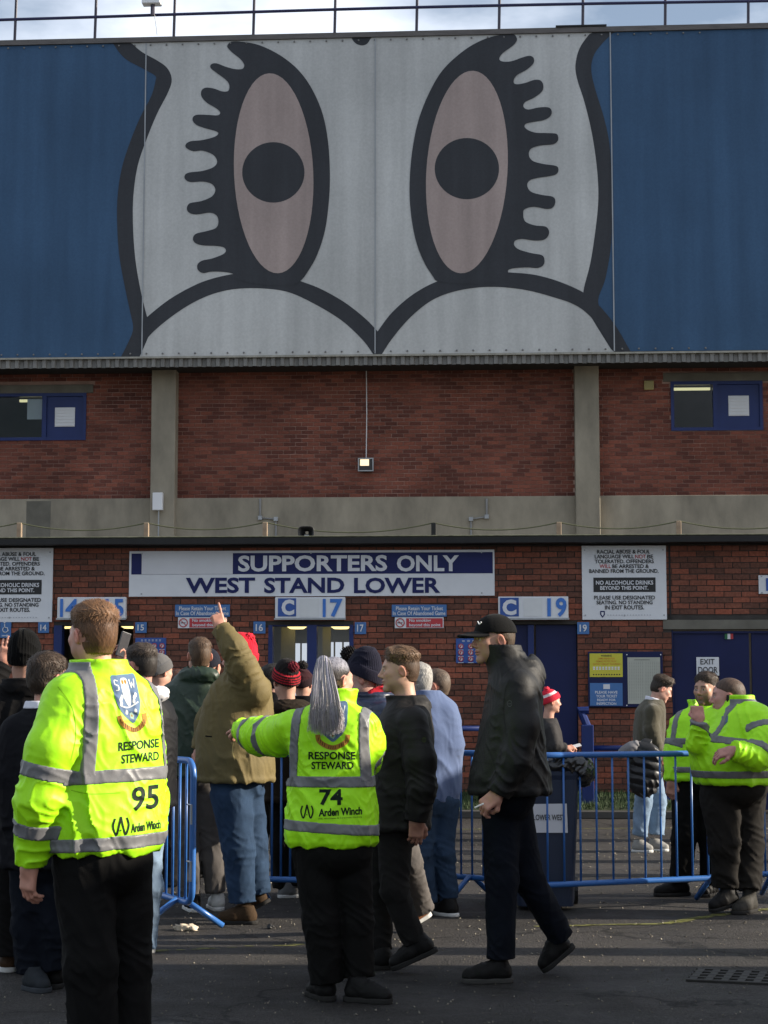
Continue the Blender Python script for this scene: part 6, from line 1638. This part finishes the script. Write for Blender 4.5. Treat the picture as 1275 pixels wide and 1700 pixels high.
p.hand((332, 1244, .18), (327, 1262, .17), (-.5, -.8, 0), 1, 'relaxed')
p.trousers([dict(p=[(384, 1320, -.08), (396, 1410, -.1), (402, 1498, -.08)], r=[.14, .105, .088]), dict(p=[(404, 1320, .08), (418, 1400, .08), (428, 1484, .08)], r=[.14, .105, .085])], M_DENIM, (394, 1298, 0), (.19, .18, .15), famp=.014)
p.shoe((424, 1526, -.1), (362, 1530, -.1), fabric('brown suede', (.045, .028, .016), .85, .2, .3), M_SOLE, .052); p.shoe((446, 1498, .1), (394, 1512, .1), MATS['brown suede'], M_SOLE, .05)
p.core([(402, 1140), (394, 1220), (392, 1300)]); p.build()
stroke(p, [(388, 1232), (386, 1246), (390, 1262)], 1.6, fabric('drawcord', (.30, .24, .1), .8, .1, 0), 'drawcord', .008); stroke(p, [(341, 1222), (352, 1223)], 2.2, M_BLACKT, 'toggle', .008)

# ---------------------------------------------------------------- green parka
p = Person('man with cropped brown hair in dark green hooded parka seen from behind', 12.6, 322, 8, group=GF)
p.head((331, 1090), -20, dict(hair=(.085, .05, .028), side=.004, top=.018, nape=.068, scalp=.5, seed=12), neck=(328, 1140))
p.jacket([(1290, 318, .23, .17), (1240, 319, .24, .18), (1180, 321, .25, .175), (1145, 323, .225, .15), (1125, 325, .15, .12), (1112, 326, .1, .1)],
         [dict(p=[(287, 1158, 0), (281, 1215, -.06), (292, 1262, -.04)], r=[.092, .088, .062]), dict(p=[(352, 1158, .03), (358, 1215, .05), (352, 1260, .1)], r=[.092, .088, .062])],
         fabric('dark green shell', (.015, .031, .017), .5, .14, .25, 90, 7, .4), name='parka', hood=dict(c=(330, 1122, -.08), r=(.15, .085, .075)), famp=.012)
p.hand((292, 1262, -.04), (296, 1282, -.02), (-.8, -.5, 0), 1, 'relaxed')
p.trousers([dict(p=[(308, 1300, 0), (312, 1400, 0), (316, 1490, 0)], r=[.105, .085, .07]), dict(p=[(340, 1300, .03), (350, 1395, .05), (358, 1482, .06)], r=[.105, .085, .07])], M_GREYT, (322, 1285, 0), (.18, .14, .14), famp=.014)
p.shoe((324, 1505, -.08), (312, 1498, .17), M_SHOE, M_SOLEW); p.shoe((364, 1500, .0), (352, 1494, .25), fabric('white trainers', (.45, .45, .43), .6, .1, .1), M_SOLEW)
p.core([(328, 1130), (322, 1210), (320, 1290)]); p.build()

# ---------------------------------------------------------------- dark haired man with white hood
p = Person('dark haired man in white hooded top under dark jacket, holding up a phone', 10.6, 236, -52, group=GF)
p.head((232, 1107), -60, dict(hair=(.022, .017, .014), hair2=(.05, .035, .025), side=.004, top=.024, nape=.055, scalp=.5, seed=14, skin=(.48, .25, .19)), neck=(234, 1160))
p.jacket([(1340, 236, .21, .16), (1240, 236, .22, .165), (1190, 236, .225, .155), (1165, 236, .18, .125), (1152, 236, .1, .09)],
         [dict(p=[(212, 1178, -.05), (196, 1160, .05), (200, 1105, .2)], r=[.08, .075, .058]), dict(p=[(262, 1182, .1), (268, 1240, .16), (262, 1290, .18)], r=[.08, .078, .06])], fabric('black bomber shell', (.008, .008, .009), .55, .15, .3), famp=.01)
c_ = p.L((246, 1152, -.03)); lo_, hi_ = tuple(c_ - Vector((.2, .2, .12))), tuple(c_ + Vector((.2, .2, .14))); P = grid(lo_, hi_, .008)
d = ell(P, c_, (.125, .11, .06)); d = -smin(-d, ell(P, c_ + Vector((-.03, .02, .06)), (.085, .08, .05)), .02) - fold(P, 8, .014, .09)
V, Q = polygonise(d, lo_, .008); p.part('hood', V, Q, fabric('white cotton jersey', (.6, .59, .6), .9, .06, .3, 260))
p.hand((200, 1104, .2), (205, 1076, .2), (.6, .6, 0), 1, 'hold')
p.trousers([dict(p=[(226, 1360, .05), (228, 1470, .06), (226, 1565, .05)], r=[.1, .08, .066]), dict(p=[(244, 1360, -.05), (246, 1470, -.07), (240, 1572, -.05)], r=[.1, .08, .068])], M_DENIML, (236, 1340, 0), (.17, .14, .14), famp=.014)
p.shoe((252, 1588, -.08), (206, 1592, .02), M_SHOE, M_SOLEW); p.shoe((234, 1580, .06), (190, 1582, .14), M_SHOE, M_SOLEW)
p.core([(234, 1150), (236, 1240), (236, 1340)]); p.build()
a = p.L((205, 1070, .16))
o = MB().box(-.036, .036, -.004, .004, -.075, .075, .003).build('phone', mat('dark phone case', (.03, .03, .035), .3, .05, 4)); o.location = p.base + a; o.rotation_euler = (.1, .25, .9)
tag(o, 'dark smartphone held up in a hand right of the ginger head', 'phone')

# ---------------------------------------------------------------- grey beanie
p = Person('person in grey knitted beanie and dark coat behind the white hood', 14.2, 268, -30, group=GF)
p.head((266, 1117), 40, dict(hair=(.05, .03, .02), style='none', seed=3), neck=(266, 1160)); p.beanie((.10, .098, .098), (.09, .088, .088), tall=.115)
p.jacket([(1310, 268, .22, .17), (1230, 268, .23, .17), (1180, 268, .23, .15), (1160, 267, .15, .11), (1150, 266, .1, .09)], [dict(p=[(296, 1180, 0), (302, 1230, .03), (300, 1275, .08)], r=[.085, .08, .06]), dict(p=[(240, 1180, 0), (236, 1230, .03), (240, 1275, .08)], r=[.085, .08, .06])], fabric('olive black coat', (.014, .014, .011), .8, .15, .3), collar=dict(c=(266, 1160, 0), r=(.1, .1), h=.05))
p.trousers([dict(p=[(256, 1320), (256, 1400), (256, 1470)], r=[.1, .08, .07]), dict(p=[(282, 1320), (284, 1400), (284, 1470)], r=[.1, .08, .07])], M_DARKT, (268, 1305), (.18, .14, .14))
p.shoe((258, 1478), (250, 1468, .2)); p.shoe((284, 1478), (290, 1468, .2)); p.core([(266, 1150), (268, 1300)]); p.build()

# ---------------------------------------------------------------- far left pair
p = Person('person in black knitted beanie and dark coat at the left edge, hand raised', 9.75, 30, -6, group=GF)
p.head((42, 1098), 6, dict(hair=(.03, .02, .015), style='none', seed=5), neck=(40, 1150)); p.beanie((.0028, .0028, .0028), None, tall=.135)
M_BC = fabric('black wool coat', (.0055, .0052, .0055), .85, .2, .4, 200)
p.jacket([(1400, 24, .235, .18), (1300, 26, .245, .185), (1200, 30, .25, .175), (1168, 34, .21, .145), (1148, 38, .13, .11), (1138, 40, .1, .1)],
         [dict(p=[(-14, 1180, 0), (-22, 1150, .15), (4, 1105, .22)], r=[.09, .085, .06]), dict(p=[(76, 1182, 0), (84, 1250, -.02), (82, 1330, -.06)], r=[.09, .088, .062])], M_BC, hood=dict(c=(40, 1146, -.06), r=(.14, .08, .07)), collar=dict(c=(40, 1150, 0), r=(.1, .1), h=.075))
p.hand((5, 1100, .22), (14, 1070, .22), (.2, -.9, .2), 1, 'open', .95)
p.trousers([dict(p=[(6, 1410), (8, 1500), (10, 1585)], r=[.11, .09, .08]), dict(p=[(44, 1410), (46, 1500), (46, 1585)], r=[.11, .09, .08])], M_DARKT, (25, 1395), (.19, .15, .14))
p.shoe((14, 1618), (8, 1606, .22), fabric('brown shoe leather', (.06, .035, .02), .5, .2, .2), M_SOLEW); p.shoe((48, 1612), (54, 1600, .22)); p.core([(40, 1145), (30, 1260), (25, 1400)]); p.build()

p = Person('boy with shaggy brown hair and dark coat with a white collar, left of steward 95', 9.2, 68, 30, group=GF)
p.head((82, 1128), 42, dict(hair=(.035, .022, .014), hair2=(.055, .035, .022), side=.016, top=.026, nape=.07, seed=16, skin=(.45, .24, .18)), neck=(76, 1180))
p.jacket([(1440, 64, .225, .17), (1330, 66, .235, .175), (1240, 68, .24, .17), (1205, 70, .21, .145), (1184, 73, .12, .11), (1174, 75, .095, .095)],
         [dict(p=[(30, 1215, -.02), (20, 1290, -.05), (26, 1370, -.08)], r=[.09, .085, .062]), dict(p=[(108, 1215, .05), (116, 1290, .06), (112, 1370, .06)], r=[.09, .085, .062])], fabric('navy black coat', (.006, .006, .008), .8, .2, .35), famp=.01)
c_ = p.L((70, 1170, -.0)); lo_, hi_ = tuple(c_ - Vector((.14, .14, .05))), tuple(c_ + Vector((.14, .14, .05))); P = grid(lo_, hi_, .0065)
rr_ = np.sqrt((P[0] - c_.x) ** 2 + (P[1] - c_.y) ** 2); d = np.maximum(np.abs(rr_ - .083 - .3 * (c_.z - P[2])) - .008, np.abs(P[2] - c_.z) - .02)
V, Q = polygonise(d, lo_, .0065); p.part('shirt_collar', V, Q, fabric('white shirt cotton', (.62, .62, .68), .85, .05, .2))
p.trousers([dict(p=[(50, 1450), (48, 1540), (50, 1615)], r=[.105, .085, .072]), dict(p=[(86, 1450), (88, 1540), (90, 1610)], r=[.105, .085, .072])], M_DENIMD, (67, 1430), (.18, .145, .14))
p.shoe((44, 1636), (78, 1644, -.12), fabric('grey trainers', (.02, .023, .027), .6, .2, .2), fabric('grey trainer sole', (.04, .044, .05), .8, .1, .2)); p.shoe((90, 1630), (96, 1622, .22)); p.core([(76, 1175), (70, 1300), (67, 1430)]); p.build()

# ---------------------------------------------------------------- striped bobble hat
p = Person('person in black and red striped bobble hat and brown hooded coat, seen from behind', 13.5, 478, -20, group=GF)
p.head((474, 1132), -25, dict(hair=(.05, .03, .02), style='none', seed=3), neck=(476, 1175), size=1.08)
p.beanie((.012, .010, .010), (.014, .010, .010), tall=.12, pom=((0.02, -.10, .10), .042, (.10, .012, .018)), stripes=[(.012, .02, (.38, .02, .03)), (.03, .038, (.38, .02, .03)), (.048, .056, (.38, .02, .03)), (.068, .076, (.38, .02, .03))])
p.jacket([(1330, 480, .23, .18), (1240, 481, .24, .18), (1195, 481, .23, .16), (1178, 480, .15, .12), (1168, 479, .1, .1)], [dict(p=[(452, 1198, 0), (446, 1250, .04), (450, 1295, .08)], r=[.09, .085, .06]), dict(p=[(508, 1198, 0), (514, 1250, .04), (510, 1295, .08)], r=[.09, .085, .06])],
         fabric('dark brown wool coat', (.022, .016, .011), .85, .2, .4), hood=dict(c=(484, 1176, -.07), r=(.165, .09, .075)), collar=dict(c=(478, 1178, 0), r=(.105, .1), h=.07))
p.trousers([dict(p=[(468, 1335), (468, 1410), (468, 1475)], r=[.1, .085, .07]), dict(p=[(494, 1335), (494, 1410), (492, 1470)], r=[.1, .085, .07])], M_BLACKT, (480, 1322), (.18, .14, .13))
p.shoe((494, 1484), (462, 1488, -.05), fabric('grey sports shoes', (.12, .12, .12), .7, .2, .2), M_SOLEW); p.shoe((496, 1474, .1), (480, 1474, .2)); p.core([(476, 1170), (480, 1320)]); p.build()

# three heads deeper in the queue
def bystander(label, Y, x_, ytop, psi, H, hat, coat, dy_feet=0):
    p = Person(label, Y, x_, psi, group=GF); sY = 3000 / Y; hc_ = ytop + .135 * sY
    p.head((x_, hc_), psi, H, neck=(x_, hc_ + .2 * sY))
    if hat: p.beanie(*hat[0], **hat[1])
    sh_ = hc_ + .19 * sY; q = lambda m_: sh_ + m_ * sY
    w_ = lambda m_: x_ + m_ * sY
    p.jacket([(q(.75), x_, .22, .16), (q(.4), x_, .23, .17), (q(.12), x_, .23, .15), (q(.03), x_, .14, .11), (q(-.02), x_, .1, .09)], [dict(p=[(w_(-.2), q(.13)), (w_(-.25), q(.36)), (w_(-.2), q(.58), .1)], r=[.085, .08, .06]), dict(p=[(w_(.2), q(.13)), (w_(.25), q(.36)), (w_(.2), q(.58), .1)], r=[.085, .08, .06])], coat, collar=dict(c=(x_, q(.02)), r=(.1, .1), h=.11))
    yb = 1162 + 1.45 * sY
    p.trousers([dict(p=[(w_(-.09), q(.78)), (w_(-.09), (q(.78) + yb) / 2), (w_(-.09), yb - .08 * sY)], r=[.1, .08, .07]), dict(p=[(w_(.09), q(.78)), (w_(.09), (q(.78) + yb) / 2), (w_(.09), yb - .08 * sY)], r=[.1, .08, .07])], M_DARKT, (x_, q(.74)), (.18, .14, .13))
    for s_ in (-.09, .09): p.shoe((w_(s_), yb, -.06), (w_(s_), yb, .2))
    p.core([(x_, q(-.02)), (x_, q(.7))]); p.build()
bystander('person in dark flat cap deep in the queue at entrance 16', 15.6, 449, 1104, -60, dict(hair=(.02, .016, .013), side=.012, top=.026, seed=7), None, fabric('ink black coat', (.006, .006, .008), .8, .15, .3))
bystander('person in dark red and black bobble hat by the blue centre post', 16.4, 503, 1112, 10, dict(hair=(.03, .02, .015), style='none', seed=2), (((.03, .010, .012), (.02, .010, .012)), dict(tall=.11, pom=((0, -.03, .17), .05, (.012, .010, .010)))), MATS['ink black coat'])
bystander('person in black fluffy bobble hat beside the navy bobble hat', 13.2, 576, 1098, -40, dict(hair=(.03, .02, .015), style='none', seed=2), (((.012, .011, .012), (.014, .012, .012)), dict(tall=.11, pom=((0, -.03, .185), .062, (.010, .009, .009)))), MATS['ink black coat'])
bystander('person in dark navy beanie right of the green parka', 15.0, 349, 1080, 20, dict(hair=(.03, .02, .015), style='none', seed=2), (((.014, .015, .022), None), dict(tall=.11)), MATS['ink black coat'])
bystander('reddish haired person low behind the grey beanie', 16.5, 296, 1112, 10, dict(hair=(.09, .04, .025), side=.012, top=.02, seed=21), None, MATS['olive black coat'])

# ---------------------------------------------------------------- woman with ticket
p = Person('woman in red and white bobble hat and dark coat holding a ticket by the doors', 20.0, 912, 75, group=GF)
p.head((915, 1166), 72, dict(hair=(.06, .04, .025), style='none', seed=3, skin=(.48, .26, .19)), neck=(910, 1198)); p.beanie((.48, .02, .04), (.5, .025, .045), tall=.105, stripes=[(.07, .10, (.6, .55, .55))], pom=((0, -.05, .14), .035, (.5, .03, .05)))
p.jacket([(1300, 910, .2, .17), (1250, 910, .215, .17), (1215, 908, .21, .15), (1200, 908, .15, .12), (1192, 909, .1, .1)], [dict(p=[(914, 1212, -.18), (922, 1240, -.22), (940, 1243, -.2)], r=[.08, .075, .055]), dict(p=[(908, 1212, .18), (915, 1240, .2), (938, 1243, .1)], r=[.08, .075, .055])], fabric('dark grey coat', (.032, .03, .03), .7, .15, .3), hood=dict(c=(899, 1202, 0), r=(.12, .08, .06)))
p.hand((940, 1243, -.2), (958, 1238, -.15), (0, -.5, .8), 1, 'hold'); p.hand((938, 1243, .1), (956, 1240, .02), (0, .5, .8), -1, 'hold')
p.trousers([dict(p=[(904, 1300), (904, 1335), (904, 1366)], r=[.1, .08, .07]), dict(p=[(918, 1300), (918, 1335), (918, 1366)], r=[.1, .08, .07])], M_DARKT, (911, 1292), (.17, .14, .13))
p.shoe((898, 1378), (932, 1379)); p.shoe((908, 1376, .1), (940, 1377, .1)); p.core([(909, 1200), (911, 1290)]); p.build()
a = p.L((957, 1238, -.12)); o = MB().box(-.05, .05, -.035, .035, -.001, .001).build('ticket', mat('ticket paper', (.6, .6, .6), .6, .05, 4)); o.location = p.base + a; o.rotation_euler = (.4, -.25, .2); tag(o, 'small white ticket in the hands of the woman in the red hat', 'ticket')

# ---------------------------------------------------------------- boy with the coat
p = Person('boy in olive sweater and light jeans looking down, walking right', 17.7, 1080, 78, group=GF)
p.head((1098, 1145), 80, dict(hair=(.03, .021, .015), hair2=(.06, .042, .028), side=.006, top=.03, quiff=.02, nape=.05, scalp=.5, seed=15, skin=(.52, .29, .22)), pitch=-24, neck=(1086, 1172))
p.jacket([(1258, 1076, .17, .13), (1240, 1077, .19, .14), (1205, 1078, .2, .145), (1180, 1080, .2, .135), (1168, 1083, .15, .11), (1161, 1085, .09, .085)],
         [dict(p=[(1083, 1182, -.17), (1082, 1212, -.2), (1094, 1248, -.2)], r=[.072, .068, .052], f=.012), dict(p=[(1084, 1182, .17), (1090, 1215, .2), (1100, 1245, .2)], r=[.072, .068, .05])],
         fabric('olive knit', (.062, .055, .036), .9, .1, .4, 240, 8, .15, .2), name='sweater')
c_ = p.L((1085, 1162)); lo_, hi_ = tuple(c_ - Vector((.13, .13, .05))), tuple(c_ + Vector((.13, .13, .05))); P = grid(lo_, hi_, .008)
rr_ = np.sqrt((P[0] - c_.x) ** 2 + (P[1] - c_.y) ** 2); d = np.maximum(np.abs(rr_ - .078 - .25 * (c_.z - P[2])) - .009, np.abs(P[2] - c_.z + .3 * (P[0] - c_.x)) - .022)
V, Q = polygonise(d, lo_, .008); p.part('shirt_collar', V, Q, MATS['white shirt cotton'])
p.hand((1095, 1249, -.2), (1100, 1262, -.2), (0, -1, .2), 1, 'hold'); p.hand((1101, 1246, .2), (1106, 1258, .2), (0, 1, .2), -1, 'relaxed')
p.trousers([dict(p=[(1074, 1272, -.06), (1068, 1330, -.07), (1062, 1388, -.06)], r=[.092, .082, .075]), dict(p=[(1082, 1272, .06), (1092, 1330, .08), (1090, 1386, .07)], r=[.092, .082, .075])], M_DENIML, (1077, 1262), (.15, .13, .12), famp=.014)
M_TR = fabric('white and grey trainers', (.22, .215, .20), .65, .2, .2, 40, 20)
p.shoe((1050, 1408, -.06), (1084, 1408, -.08), M_TR, M_SOLEW); p.shoe((1076, 1406, .08), (1110, 1405, .06), M_TR, M_SOLEW); p.core([(1085, 1165), (1077, 1260)]); p.build()
c_ = at(1070, 1275, 17.4); lo_, hi_ = (-.22, -.16, -.34), (.24, .16, .34); P = grid(lo_, hi_, .0095)
d = ell(P, (-.0, 0, .14), (.14, .11, .13)); d = smin(d, ell(P, (-.01, 0, -.08), (.16, .09, .2)), .08); d = smin(d, ell(P, (.08, 0, .02), (.08, .08, .16)), .05); d = d - .016 * (np.abs(np.sin(P[2] * 38 + P[0] * 9)) ** .6 - .6) - fold(P, 3, .02, .16)
V, Q = polygonise(d, lo_, .0095); o = mk('padded_coat', V, Q, fabric('black nylon padding', (.01, .01, .011), .45, .15, .2, 80, 8, .4), None, True, c_); tag(o, 'black padded coat with grey lining, draped over the arm of the boy', 'coat')
P = grid((-.25, -.12, .0), (.1, .12, .3), .0095); d = ell((P[0] * .85 + P[2] * .5 + .02, P[1], P[2] * .85 - P[0] * .5 - .21), (0, 0, 0), (.13, .085, .065)) - fold(P, 6, .014, .1)
V, Q = polygonise(d, (-.25, -.12, .0), .0095); mk('lining', V + np.array((-.02, -.03, .0)), Q, fabric('grey lining', (.16, .155, .16), .8, .1, .2), o, True)

# ---------------------------------------------------------------- bearded steward
p = Person('bearded dark haired steward in yellow jacket beside the exit doors', 13.75, 1165, -158, group=GS)
p.head((1172, 1146), -142, dict(hair=(.03, .02, .014), hair2=(.045, .03, .02), side=.004, top=.022, nape=.05, scalp=.4, stubble=.7, beardc=(.035, .022, .017), seed=18, skin=(.40, .23, .165)), neck=(1172, 1192), size=1.02)
p.jacket([(1295, 1160, .23, .17), (1275, 1160, .25, .18), (1230, 1161, .25, .175), (1195, 1164, .235, .155), (1180, 1168, .17, .125), (1172, 1170, .1, .1)],
         [dict(p=[(1136, 1202, 0), (1122, 1250, -.02), (1116, 1296, -.06)], r=[.088, .082, .062], f=.013), dict(p=[(1195, 1202, .05), (1200, 1250, .1), (1190, 1290, 0)], r=[.085, .08, .06])],
         M_HIVIS, collar=dict(c=(1171, 1180, 0), r=(.1, .098), h=.085, flare=.25, open=.075), famp=.010, bands=[('z', 1230, .026), ('z', 1277, .024), ('arm', 0, 0, .72, .026), ('u', -.16, .024, 1230, 1150), ('u', .16, .024, 1230, 1150)])
p.hand((1116, 1298, -.06), (1113, 1320, -.05), (-.6, -.7, 0), -1, 'relaxed', 1.05)
p.trousers([dict(p=[(1140, 1312, 0), (1136, 1390, -.02), (1130, 1462, 0)], r=[.115, .092, .085]), dict(p=[(1178, 1312, 0), (1180, 1390, 0), (1182, 1462, 0)], r=[.115, .092, .085])], M_BLACKT, (1160, 1298), (.2, .15, .14))
p.shoe((1142, 1474, .06), (1088, 1476, -.05), w_=.05); p.shoe((1186, 1474, .12), (1166, 1482, -.1), w_=.05); p.core([(1171, 1185), (1160, 1290)]); p.build()
o_ = shape(p, [(1148, 1189), (1158, 1189), (1158, 1198), (1153, 1204), (1148, 1198)], m_sh, 'crest_badge', .005, 1, False, 50)

# ---------------------------------------------------------------- stout steward
p = Person('stout steward with cropped hair and earpiece, hand raised to his mouth', 12.75, 1218, -112, group=GS)
p.head((1208, 1158), -88, dict(hair=(.075, .045, .03), side=.003, top=.005, nape=.07, scalp=.55, stubble=.1, fat=1.0, seed=19, skin=(.46, .24, .19)), neck=(1216, 1200), size=1.1)
p.jacket([(1302, 1216, .275, .225), (1278, 1216, .295, .24), (1240, 1217, .295, .232), (1205, 1221, .285, .195), (1182, 1226, .255, .17), (1170, 1224, .17, .135), (1160, 1222, .115, .11)],
         [dict(p=[(1256, 1194, -.14), (1270, 1230, -.26), (1256, 1256, -.34), (1218, 1246, -.42)], r=[.112, .108, .095, .068], f=.014, k=.05), dict(p=[(1184, 1198, .05), (1166, 1240, .0), (1158, 1234, -.2), (1162, 1197, -.28)], r=[.098, .088, .078, .058], f=.014, k=.05)],
         M_HIVIS, collar=dict(c=(1220, 1180, 0), r=(.125, .125), h=.11, tilt=(-.15, 0), flare=.12, open=.085, t=.013), famp=.012, belly=((1200, 1262, -.08), (.22, .22, .2)),
         bands=[('z', 1230, .026, (-.12, 0)), ('z', 1284, .026), ('arm', 0, 0, .62, .026), ('arm', 0, 1, .75, .028), ('u', -.12, .026, 1232, 1160), ('arm', 1, 0, .78, .026)])
p.hand((1216, 1246, -.42), (1200, 1250, -.42), (0, -.6, .8), -1, 'relaxed', 1.05, (.4, .22, .18)); p.hand((1160, 1195, -.28), (1158, 1176, -.26), (.1, -1, 0), -1, 'fist', 1.05, (.42, .23, .18))
p.trousers([dict(p=[(1196, 1320, -.02), (1202, 1400, -.06), (1205, 1474, -.04)], r=[.145, .108, .088]), dict(p=[(1236, 1320, .06), (1242, 1400, .06), (1242, 1478, .0)], r=[.145, .108, .088])], fabric('faded black trousers', (.014, .0125, .011), .82, .2, .35, 260), (1218, 1302), (.25, .23, .17), famp=.016)
p.shoe((1224, 1500, -.02), (1182, 1500, -.12), w_=.054, boot=.06); p.shoe((1250, 1500, .04), (1222, 1507, -.18), fabric('scuffed grey leather', (.032, .03, .026), .6, .2, .2), M_SOLE, .052, .05); p.core([(1216, 1190), (1218, 1300)]); p.build()
o = p.hR @ Vector((-.086, .006, -.004)) * p.hs + p.hc
MB().lathe([(.004, -.008), (.016, -.006), (.017, .006), (.006, .01)], (0, 0, 0), 'y', 12)
eb = MB(); eb.box(-.011, .011, -.018, .018, -.028, .024, .008); e_ = eb.build('earpiece', M_SOLE, p.root); e_.location = o; e_.rotation_euler = (0, 0, rad(-5))
for q in ((1203, 1196),): shape(p, [(q[0] - 5, q[1] - 7), (q[0] + 6, q[1] - 8), (q[0] + 5, q[1] + 2), (q[0], q[1] + 8), (q[0] - 5, q[1] + 2)], m_sh, 'crest_badge', .005, 1, False, 50); shape(p, [(q[0] - 2, q[1] - 5), (q[0] + 3, q[1] - 5), (q[0] + 2, q[1] + 3), (q[0] - 1, q[1] + 3)], m_sw, 'crest_badge', .008, 1, False, 50)

# black liner bag bulging from the open bin
o, bx, by = LINER
lo_, hi_ = (-.34, -.36, .70), (.40, .36, 1.14); P = grid(lo_, hi_, .009)
d = rbox(P, (.01, 0, 1.0), (.262, .315, .05), .03); d = smin(d, ell(P, (.27, -.1, .95), (.09, .2, .11)), .05); d = smin(d, ell(P, (.16, -.2, 1.02), (.14, .12, .05)), .05)
d = -smin(-d, rbox(P, (0, 0, 1.03), (.2, .25, .12), .03), .03) - fold(P, 11, .02, .10) - fold(P, 12, .010, .05)
V, Q = polygonise(d, lo_, .009); mk('bin_liner', V, Q, fabric('black polythene', (.012, .012, .012), .28, .1, .2, 60, 8, .6), o, True)
